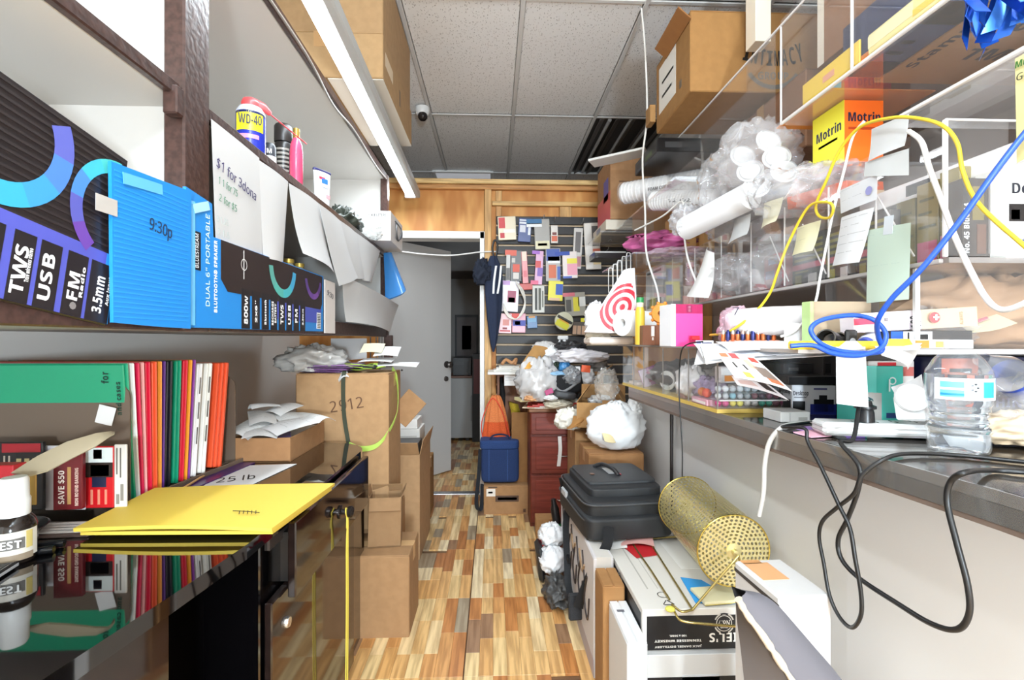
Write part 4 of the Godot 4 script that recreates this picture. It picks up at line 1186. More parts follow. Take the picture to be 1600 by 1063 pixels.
	lathe_part(o, "bowl", p, [Vector2(0, 0.0), Vector2(0.06, 0.0), Vector2(0.085, 0.024), Vector2(0.082, 0.025), Vector2(0.056, 0.004), Vector2(0, 0.004)], m("141314", 0.2), 32)
	pbox("brown_folder", "thin brown folder with a printed label lying before the sorter", "folder", AABB(Vector3(-1.01, Y, -1.13), Vector3(0.15, 0.006, 0.085)), m("4a3a34", 0.45), [["t", 0.06, 0.15, 0.85, 0.9, "c9c6c0"], ["t", 0.12, 0.3, 0.75, 0.34, "55534f"], ["t", 0.12, 0.5, 0.75, 0.54, "55534f"], ["t", 0.12, 0.68, 0.6, 0.72, "55534f"]], "", Basis(UP, 0.06))
	# papers past the sorter
	pbox("purple_folder", "flat purple folder on the desk along the sorter", "folder", AABB(Vector3(-0.9, Y, -1.66), Vector3(0.075, 0.004, 0.42)), m("3c1a5e", 0.3), [], "", Basis(UP, -0.1))
	for k in 2:
		g = Geo.new(); g.tube([Vector3(-0.852 - 0.013 * k, Y + 0.0085, -1.335 - 0.03 * k), Vector3(-0.875 - 0.01 * k, Y + 0.0085, -1.5 - 0.03 * k)], 0.0035, 6)
		single("pencil", ["natural wood pencil on the purple folder", "dark pencil between the wood one and the sorter"][k], "pencil", g, m(["c69a64", "2a2630"][k], 0.4))
	var ps := sheet("paper_sign", "white sheet with thick black marker strokes flat on the desk", "paper", [Vector3(-0.86, Y + 0.001, -1.62), Vector3(-0.66, Y + 0.001, -1.64), Vector3(-0.70, Y + 0.001, -1.37), Vector3(-0.82, Y + 0.001, -1.36)], "e9e7e5")
	lettering(ps, "25 lb", frame(Vector3(-0.77, Y + 0.0022, -1.47), Vector3(0.9, 0, -0.4), Vector3(0, 0, -1)), 0.05, "1c1a1a", 0.1, font, "handwriting")
	# tray carton of receipts
	var bx := open_carton("carton", "shallow tan carton tray full of receipts on the desk", AABB(Vector3(-0.895, Y, -2.0), Vector3(0.2, 0.083, 0.33)), card("b98757"), [])
	g = Geo.new(); g.box(Vector3(-0.795, Y + 0.04, -1.835), Vector3(0.18, 0.065, 0.31), 0.004); single("paper_stack", "packed stack of papers filling the shallow carton tray", "papers", g, m("e2ddd6", 0.7))
	pbox("envelope_bundle", "thin purple envelope on top of the packed papers", "envelope", AABB(Vector3(-0.80, Y + 0.0745, -1.80), Vector3(0.07, 0.004, 0.09)), m("6c5a98", 0.4), [], "", Basis(UP, 0.4))
	var rng := RandomNumberGenerator.new(); rng.seed = 8
	var names := ["crumpled receipt bundle against the sorter plate", "long receipt folded over the others in the tray", "wide white receipt spread on top of the tray", "receipt with faint rows at the tray corner", "curled receipt standing up at the back of the tray", "small torn receipt near the sorter", "thick folded receipt on the packed papers", "white slip sticking out towards the tall carton"]
	var spots := [[-0.86, 0.11, -1.73, 0.10, 0.12, 0.3, 0.5], [-0.85, 0.135, -1.80, 0.09, 0.17, -0.5, 0.3], [-0.74, 0.115, -1.76, 0.14, 0.17, 0.6, 0.25], [-0.80, 0.10, -1.70, 0.11, 0.10, -0.2, 0.15], [-0.83, 0.15, -1.92, 0.09, 0.15, 0.2, 0.2], [-0.87, 0.165, -1.86, 0.06, 0.10, 0.9, -0.2], [-0.78, 0.125, -1.88, 0.12, 0.12, -0.8, 0.2], [-0.70, 0.12, -1.90, 0.08, 0.16, -1.0, 0.15]]
	for k in 8:
		var s: Array = spots[k]
		var c := Vector3(s[0], Y + s[1], s[2])
		var x: Vector3 = Vector3(cos(s[5]), 0, sin(s[5])) * s[3] * 0.5
		var y: Vector3 = Vector3(-sin(s[5]), 0, cos(s[5])) * s[4] * 0.5
		var up2: Vector3 = UP * s[6] * 0.04
		sheet("receipt", names[k], "receipt", [c - x - y + up2, c + x - y, c + x + y - up2, c - x + y - up2 * 0.4], ["e9e6e2", "efedea", "f2f1f0"][k % 3], Vector3(0, rng.randf_range(0.01, 0.02), 0), Vector3(0, -0.012, 0), 7 if k % 2 == 0 else 4, "9a9894")

# ================================================================ cartons past the desk
func left_cartons() -> void:
	var c1 := card("c49a6c"); var c2 := card("b98d61"); var c3 := card("cda274")
	carton("carton", "big carton marked 2912 standing tall behind the desk", AABB(Vector3(-0.835, 0.362, -2.32), Vector3(0.39, 0.666, 0.26)), c1)
	lettering(get_node("carton_%03d" % (used["carton"] - 1)), "2912", frame(Vector3(-0.62, 0.895, -2.0588), Vector3(1, 0.16, 0), UP), 0.045, "5e3c22", 0.14, font, "handwriting")
	carton("carton", "plain carton on the floor carrying the tall 2912 carton", AABB(Vector3(-0.86, 0.0, -2.52), Vector3(0.40, 0.36, 0.4)), c2)
	carton("carton", "sealed carton on the floor beside the desk end", AABB(Vector3(-0.66, 0.0, -2.13), Vector3(0.33, 0.325, 0.235)), c2, [], Basis(), "", true, "c8a070")
	open_carton("carton", "small torn open carton perched on the sealed floor carton", AABB(Vector3(-0.515, 0.3275, -2.07), Vector3(0.13, 0.2, 0.1)), card("a98258"), [["f", 168, 0.05], ["l", 12, 0.03], ["r", 25, 0.03], ["k", -20, 0.03]], Basis(UP, 0.12) * Basis(Vector3(0, 0, 1), -0.02))
	open_carton("carton", "open carton with slanting flaps beside the tall 2912 carton", AABB(Vector3(-0.62, 0.0, -2.98), Vector3(0.23, 0.56, 0.42)), c3, [["f", 40, 0.1], ["r", 12, 0.08]])
	var fb := Geo.new()
	fb.xf = Transform3D(Basis(Vector3(0, 0, 1), -0.72), Vector3(-0.405, 0.92, -2.31))
	fb.box(Vector3(0.045, -0.06, 0), Vector3(0.11, 0.15, 0.006), 0.002)
	single("carton_flap", "loose tan flap sticking out behind the tall 2912 carton", "cardboard", fb, c2)
	carton("carton", "dark tan carton on the floor by the doorway", AABB(Vector3(-0.62, 0.0, -3.4), Vector3(0.2, 0.38, 0.3)), card("a8783f"), [["f", 0.75, 0.35, 0.82, 0.5, "5a3a1c"]])
	pbox("white_box", "stacked white box resting on the open carton near the door", "box", AABB(Vector3(-0.585, 0.5625, -2.92), Vector3(0.17, 0.105, 0.2)), m("dedad4", 0.5), [["f", 0.05, 0.3, 0.9, 0.34, "b0aaa2"], ["f", 0.05, 0.6, 0.9, 0.64, "b0aaa2"]])
	pbox("white_box", "smaller white box on top of the stacked white one", "box", AABB(Vector3(-0.58, 0.669, -2.9), Vector3(0.15, 0.05, 0.17)), m("e6e2dc", 0.5), [["t", 0.1, 0.1, 0.9, 0.9, "c9c4bc"]])
	pbox("dark_tray", "dark tray with yellow papers at the stacked white box", "tray", AABB(Vector3(-0.57, 0.5625, -2.705), Vector3(0.17, 0.06, 0.13)), m("3a3636", 0.4), [["f", 0.0, 0.1, 0.35, 0.9, "d8b83c"], ["f", 0.4, 0.2, 0.8, 0.8, "bdb6b0"]])
	# on the tall carton
	var Y := 1.0325
	var g := Geo.new(); g.lump(Vector3(-0.80, Y + 0.045, -2.16), Vector3(0.13, 0.06, 0.12), 3, 0.35, 1.7, 0.7, true); single("grey_bag", "grey crumpled plastic bag on the tall 2912 carton", "bag", g, m("c6c3be", 0.2, 0.0, 0.7))
	for k in 4:
		pbox("purple_folder", ["lowest purple folder of the pile on the tall carton", "second purple folder of the pile on the tall carton", "third purple folder of the pile on the tall carton", "uppermost purple folder of the pile on the tall carton"][k], "folder", AABB(Vector3(-0.82 + 0.015 * k, Y + 0.0085 * k, -2.27), Vector3(0.19, 0.006, 0.21)), m(["5a3a62", "6b4474", "4e2f56", "7a5286"][k], 0.35), [], "purple folders on the tall carton", Basis(UP, 0.1 * k - 0.15))
	sheet("paper_sheet", "white printed slip hanging over the front of the tall carton", "paper", [Vector3(-0.74, Y + 0.05, -2.18), Vector3(-0.66, Y + 0.045, -2.14), Vector3(-0.61, Y - 0.01, -2.055), Vector3(-0.65, Y - 0.03, -2.05)], "dcdcdc", Vector3(0, 0.012, 0.008), Vector3(0, -0.01, 0), 6)
	# lime lanyard heap
	g = Geo.new()
	for k in 4:
		var rows := [PackedVector3Array(), PackedVector3Array()]
		var cc := Vector3(-0.585 + 0.035 * sin(k * 2.1), Y + 0.012 + 0.006 * k, -2.15 + 0.012 * k)
		for j in 25:
			var a := TAU * j / 24.0
			for e in 2: rows[e].append(cc + Vector3(cos(a) * (0.062 + 0.018 * e), 0.004 * sin(3 * a + k), sin(a) * (0.038 + 0.018 * e)))
		g.grid(rows, false, false, 0.002)
	single("lanyard", "coiled lime green lanyard heaped on the tall carton", "lanyard", g, m("a8cc3c", 0.5))
	g = Geo.new(); g.box(Vector3(-0.57, Y + 0.021, -2.10), Vector3(0.13, 0.02, 0.03), 0.006); single("buckle_strap", "black strap with lime blocks along the lanyard", "strap", g, m("1b1f1a", 0.5))
	# straps hanging down the front
	g = strap_geo([Vector3(-0.632, Y + 0.02, -2.09), Vector3(-0.632, Y - 0.01, -2.052), Vector3(-0.634, 0.93, -2.053), Vector3(-0.628, 0.84, -2.05), Vector3(-0.608, 0.735, -2.04)], 0.017, 0.0015, Vector3.RIGHT)
	single("strap", "dark camouflage strap hanging down the front of the tall carton", "strap", g, m("2f3420", 0.6))
	var l := strap_geo([Vector3(-0.605, 0.732, -2.035), Vector3(-0.56, 0.712, -2.045), Vector3(-0.50, 0.72, -2.05), Vector3(-0.455, 0.765, -2.06), Vector3(-0.425, 0.84, -2.12), Vector3(-0.43, 0.92, -2.18), Vector3(-0.44, 1.0, -2.2), Vector3(-0.46, Y + 0.006, -2.2)], 0.026, 0.0015, Vector3(0.2, 0.9, 0.3).normalized())
	single("lime_strap", "lime green ribbon strap looping round the tall carton corner", "strap", l, m("bfe26a", 0.45))
	var tops := [[-0.53, 0.05, -2.22, 0.15, 0.12, "white square note block page beside the lanyard"], [-0.44, 0.03, -2.18, 0.2, 0.1, "long white slip jutting off the tall carton towards the door"], [-0.49, 0.075, -2.24, 0.11, 0.09, "upright white slip behind the lanyard"], [-0.56, 0.09, -2.25, 0.1, 0.08, "cream slip tucked behind the lanyard"]]
	for k in 4:
		var t: Array = tops[k]
		var cc := Vector3(t[0], Y + t[1], t[2])
		sheet("paper_slip", t[5], "paper", [cc + Vector3(-t[3] / 2, 0.03 if k > 1 else 0.0, -t[4] / 2), cc + Vector3(t[3] / 2, 0.03 if k > 1 else 0.004, -t[4] / 2), cc + Vector3(t[3] / 2, -0.012, t[4] / 2), cc + Vector3(-t[3] / 2, -0.012, t[4] / 2)], ["ebe9e6", "efedea", "e4e2de", "e2d8b8"][k], Vector3(0, 0.006, 0))
	g = Geo.new(); g.box(Vector3(-0.66, 1.1, -3.05), Vector3(0.05, 0.2, 0.04), 0.003)
	single("wood_post", "short brown post under the end of the lower shelf", "post", g, m("4b352f", 0.4))
	# wire basket at the lower end of the shelf
	g = Geo.new()
	for k in 3: g.tube([Vector3(-0.76 + 0.035 * k, 1.19, -3.0), Vector3(-0.76 + 0.035 * k, 1.05, -3.0)], 0.004, 6)
	g.tube(curve([Vector3(-0.74, 1.1, -3.0), Vector3(-0.66, 1.105, -2.98), Vector3(-0.65, 1.07, -2.98)], 5), 0.004, 6)
	single("wire_hooks", "thin wire hooks hanging below the end of the lower shelf", "hook", g, m("77736c", 0.4, 0.5))

# ================================================================ far corner: umbrella, bags, drawers
func soft(g: Geo, c: Vector3, h: Vector3, e := 0.4, rot := Basis(), seed_ := 0, amp := 0.0) -> void:
	# a cushion-like box with rounded faces
	var nz := FastNoiseLite.new(); nz.seed = seed_; nz.frequency = 1.1; nz.fractal_octaves = 3
	var rows := []
	for i in 25:
		var ph := PI * i / 24.0
		var row := PackedVector3Array()
		for k in 44:
			var th := TAU * k / 44.0
			var d := Vector3(sin(ph) * cos(th), cos(ph), sin(ph) * sin(th))
			var sp := pow(maxf(sin(ph), 0.0), e)
			var q := Vector3(sp * signf(cos(th)) * pow(absf(cos(th)), e), signf(cos(ph)) * pow(absf(cos(ph)), e), sp * signf(sin(th)) * pow(absf(sin(th)), e))
			q *= 1.0 + amp * nz.get_noise_3dv(d * 2.0)
			row.append(c + rot * (q * h))
		rows.append(row)
	g.grid(rows, true, true)

func drape_rows(top: Vector3, wtop: float, wbot: float, h: float, depth: float, folds: float, t0: float, t1: float, ph := 0.0) -> Array:
	# a gathered bag hanging from a point: rings from the top down
	var rows := []
	for i in 15:
		var t := lerpf(t0, t1, i / 14.0)
		var w := lerpf(wtop, wbot, pow(t, 0.7))
		if t > 0.86: w *= sqrt(maxf(1.0 - pow((t - 0.86) / 0.15, 2.0), 0.02))
		var row := PackedVector3Array()
		for k in 48:
			var a := TAU * k / 48.0
			var r := 1.0 + folds * (1.0 - t * 0.75) * sin(a * 9 + ph + t * 2.0)
			row.append(top + Vector3(cos(a) * w * r * 0.5, -h * t, sin(a) * depth * r * (0.25 + 0.25 * t)))
		rows.append(row)
	return rows

func far_corner() -> void:
	# folded umbrella on a hook at the stud
	var p := at(773, 400, 3.5)
	var o := thing("umbrella", "folded navy umbrella with a black loop handle hanging at the wood stud", "umbrella", Vector3(p.x, p.y - 0.7, p.z))
	var rows := []
	for i in 12:
		var t := i / 11.0
		var w: float = [0.02, 0.045, 0.06, 0.062, 0.06, 0.058, 0.054, 0.048, 0.04, 0.032, 0.022, 0.006][i]
		var row := PackedVector3Array()
		for k in 24:
			var a := TAU * k / 24
			var r := w * (1.0 + 0.16 * sin(a * 5 + t * 3))
			row.append(p + Vector3(-0.01 + cos(a) * r, -0.7 * t, sin(a) * r * 0.7))
		rows.append(row)
	var g := Geo.new(); g.grid(rows, true, true); part(o, "canopy", g, cloth("27324c"))
	g = Geo.new(); g.tube(curve([p + Vector3(-0.008, 0.0, 0), p + Vector3(-0.016, 0.06, 0), p + Vector3(0, 0.115, 0), p + Vector3(0.02, 0.08, 0), p + Vector3(0.012, 0.0, 0)], 6), 0.007, 8); part(o, "handle", g, m("171616", 0.35))
	for k in 2:
		g = strap_geo([p + Vector3(0.045 - 0.035 * k, -0.08, 0.05), p + Vector3(0.035 - 0.04 * k, -0.19, 0.055), p + Vector3(0.02 - 0.03 * k, -0.28, 0.05)], 0.014, 0.002, Vector3.RIGHT); part(o, "reflective_strip", g, m("dcdfe0", 0.3))
	g = Geo.new(); g.lump(p + Vector3(-0.085, -0.13, 0.01), Vector3(0.06, 0.085, 0.045), 6, 0.45, 1.8, 1.0, true); part(o, "loose_fold", g, cloth("1e2536"))
	# drawstring bags
	p = at(775, 618, 3.42)
	o = thing("drawstring_bag", "two-tone orange drawstring bag hanging above the navy cooler", "bag", p - UP * 0.36)
	g = Geo.new(); g.grid(drape_rows(p, 0.05, 0.215, 0.355, 0.12, 0.16, 0.0, 0.55), true, true); part(o, "upper_cloth", g, cloth("f08a4e"))
	g = Geo.new(); g.grid(drape_rows(p, 0.05, 0.218, 0.355, 0.122, 0.16, 0.52, 1.0), true, true); part(o, "lower_cloth", g, cloth("e8602a"))
	g = Geo.new(); g.tube(curve([p + Vector3(-0.09, -0.31, 0.04), p + Vector3(-0.1, -0.18, 0.05), p + Vector3(-0.03, -0.02, 0.03), p + Vector3(0.04, -0.1, 0.05), p + Vector3(0.1, -0.3, 0.04)], 6), 0.004, 6); part(o, "drawstring", g, m("e0452a", 0.6))
	p = at(797, 628, 3.47)
	o = thing("cloth_bag", "mustard yellow cloth bag drooping beside the orange drawstring bag", "bag", p - UP * 0.3)
	g = Geo.new(); g.grid(leaf([p, p + Vector3(0.05, -0.02, 0), p + Vector3(0.10, -0.2, 0.0), p + Vector3(0.06, -0.3, 0.03)], Vector3(0, 0, 0.05), Vector3(-0.02, 0, 0.02)), false, false, 0.02); part(o, "cloth", g, cloth("c9ac2c"))
	g = Geo.new(); g.grid(leaf([p + Vector3(0.012, -0.05, 0.03), p + Vector3(0.05, -0.1, 0.03), p + Vector3(0.085, -0.25, 0.03), p + Vector3(0.045, -0.26, 0.05)], Vector3(0, 0, 0.02)), false, false, 0.01); part(o, "pocket", g, cloth("d8b93a"))
	p = at(783, 590, 3.5)
	g = Geo.new(); g.tube([p, p + Vector3(0.012, -0.12, 0.01), p + Vector3(0.022, -0.26, 0.0)], [0.014, 0.02, 0.008], 10); single("black_umbrella", "slim black rolled umbrella behind the two cloth bags", "umbrella", g, cloth("1b191b"))
	# carton, cooler
	var a := AABB(Vector3(-0.065, 0.0, -3.46), Vector3(0.30, 0.195, 0.25))
	carton("carton", "tan carton with a hand slot under the navy cooler", a, card("bd8c5c"), [["f", 0.26, 0.45, 0.78, 0.66, "4a2f1c"], ["f", 0.31, 0.51, 0.74, 0.6, "a87a4c"], ["f", 0.06, 0.64, 0.26, 0.9, "e6ded2"], ["f", 0.1, 0.74, 0.2, 0.8, "6a5a4c"], ["f", 0.88, 0.08, 0.94, 0.2, "5a3a24"], ["f", 0.1, 0.93, 0.3, 0.97, "3a2416"]])
	var c := Vector3(0.045, 0.0, -3.33)
	o = thing("cooler_bag", "navy blue cooler bag with a zipped lid on the tan carton", "cooler bag", Vector3(c.x, 0.2, c.z))
	g = Geo.new(); soft(g, Vector3(c.x, 0.325, c.z), Vector3(0.13, 0.125, 0.09), 0.25); part(o, "body", g, cloth("1f3766"))
	g = Geo.new(); soft(g, Vector3(c.x - 0.004, 0.458, c.z), Vector3(0.134, 0.032, 0.094), 0.3); part(o, "lid", g, cloth("27447a"))
	g = Geo.new(); g.tube(curve([Vector3(c.x - 0.07, 0.485, c.z + 0.05), Vector3(c.x - 0.05, 0.515, c.z + 0.05), Vector3(c.x, 0.525, c.z + 0.05), Vector3(c.x + 0.05, 0.515, c.z + 0.05), Vector3(c.x + 0.07, 0.485, c.z + 0.05)], 5), 0.006, 8); part(o, "handle", g, cloth("16264a"))
	for x in [-0.075, 0.05]:
		g = Geo.new(); g.box(Vector3(c.x + x, 0.325, c.z + 0.0905), Vector3(0.004, 0.21, 0.003)); part(o, "seam", g, cloth("3a5a94"))
	g = strap_geo([Vector3(c.x - 0.134, 0.42, c.z + 0.03), Vector3(c.x - 0.145, 0.25, c.z + 0.06), Vector3(c.x - 0.16, 0.08, c.z + 0.09), Vector3(c.x - 0.145, 0.025, c.z + 0.095), Vector3(c.x - 0.125, 0.05, c.z + 0.09), Vector3(c.x - 0.12, 0.2, c.z + 0.095)], 0.03, 0.004, Vector3(0.8, 0, 0.6)); part(o, "shoulder_strap", g, cloth("22252c"))
	# bookcase and white board on it
	o = thing("bookcase", "plain brown chipboard bookcase behind the hanging cloth bags", "bookcase", Vector3(0.25, 0, -3.52))
	var bw := wood_y("7d4a28")
	g = Geo.new(); g.box(Vector3(0.035, 0.465, -3.52), Vector3(0.018, 0.93, 0.13), 0.002); part(o, "side_panel", g, bw)
	g = Geo.new(); g.box(Vector3(0.50, 0.465, -3.52), Vector3(0.018, 0.93, 0.13), 0.002); part(o, "side_panel", g, bw)
	g = Geo.new(); g.box(Vector3(0.267, 0.92, -3.52), Vector3(0.446, 0.018, 0.13), 0.002); part(o, "top_board", g, bw)
	g = Geo.new(); g.box(Vector3(0.267, 0.47, -3.582), Vector3(0.446, 0.9, 0.006)); part(o, "back_board", g, wood_y("8a552e"))
	g = Geo.new(); g.box(Vector3(0.267, 0.5, -3.52), Vector3(0.446, 0.018, 0.12), 0.002); part(o, "shelf_board", g, bw)
	g = Geo.new(); g.box(Vector3(0.17, 0.941, -3.43), Vector3(0.42, 0.018, 0.3), 0.003); single("white_board", "white melamine board lying on the brown bookcase", "board", g, m("ece9e2", 0.45))
	pbox("note", "small white note taped under the white melamine board", "note", AABB(Vector3(0.075, 0.855, -3.31), Vector3(0.075, 0.074, 0.001)), m("ece9e6", 0.6), [["f", 0.1, 0.5, 0.9, 0.54, "a0a0a4"], ["f", 0.1, 0.7, 0.9, 0.74, "a0a0a4"]])
	for k in 3:
		pbox("booklet", ["lowest white booklet on the melamine board", "second white booklet on the melamine board", "topmost white booklet on the melamine board"][k], "booklet", AABB(Vector3(0.0 + 0.02 * k, 0.951 + 0.0125 * k, -3.5), Vector3(0.16, 0.012, 0.2)), m(["e2ddd4", "efece6", "e8e4da"][k], 0.6), [["f", 0.1, 0.4, 0.7, 0.6, "9a968e"]])
	g = Geo.new(); g.tube(curve([Vector3(0.06, 1.0, -3.38), Vector3(0.09, 1.03, -3.4), Vector3(0.13, 1.01, -3.36), Vector3(0.16, 1.035, -3.38), Vector3(0.15, 0.998, -3.36)], 5), 0.012, 8); single("leather_strip", "coiled tan leather strip on the white booklets", "strip", g, m("c08a5c", 0.6))
	g = Geo.new(); g.xf = Transform3D(Basis(Vector3.RIGHT, -0.06), Vector3(0.18, 0.34, -3.3)); g.box(Vector3(), Vector3(0.11, 0.66, 0.006), 0.001); single("cardboard_sheet", "tan cardboard sheet leaning between the bookcase and red-brown drawers", "cardboard", g, card("a8743e"))
	# drawers
	o = thing("drawer_cabinet", "red-brown wooden drawer cabinet under the heap", "drawers", Vector3(0.375, 0, -3.12))
	var rw := wood_x("7e3322")
	g = Geo.new(); g.box(Vector3(0.375, 0.36, -3.125), Vector3(0.29, 0.72, 0.26), 0.003); part(o, "body", g, wood_y("6d2c1d"))
	g = Geo.new(); g.box(Vector3(0.375, 0.731, -3.12), Vector3(0.31, 0.022, 0.29), 0.003); part(o, "top_board", g, wood_x("8a5a36"))
	for e in [[0.58, 0.715], [0.335, 0.565], [0.03, 0.322]]:
		g = Geo.new(); g.box(Vector3(0.375, (e[0] + e[1]) / 2, -2.989), Vector3(0.284, e[1] - e[0], 0.012), 0.004); var d := part(o, "drawer", g, rw)
		g = Geo.new(); g.box(Vector3(0.375, (e[0] + e[1]) / 2, -2.982), Vector3(0.225, e[1] - e[0] - 0.055, 0.006), 0.004); part(d, "raised_panel", g, wood_x("86382a"))
		if e[0] < 0.5:
			g = Geo.new(); g.tube(curve([Vector3(0.40, (e[0] + e[1]) / 2, -2.978), Vector3(0.405, (e[0] + e[1]) / 2, -2.955), Vector3(0.46, (e[0] + e[1]) / 2, -2.955), Vector3(0.465, (e[0] + e[1]) / 2, -2.978)], 4), 0.004, 8); part(d, "handle", g, m("a8a29a", 0.3, 0.8))
	g = strap_geo([Vector3(0.41, 0.572, -2.965), Vector3(0.412, 0.5, -2.95), Vector3(0.408, 0.45, -2.948), Vector3(0.402, 0.39, -2.95)], 0.022, 0.002, Vector3.RIGHT); single("white_ribbon", "white ribbon hanging over a drawer front of the red-brown cabinet", "ribbon", g, m("e6e2dc", 0.6))

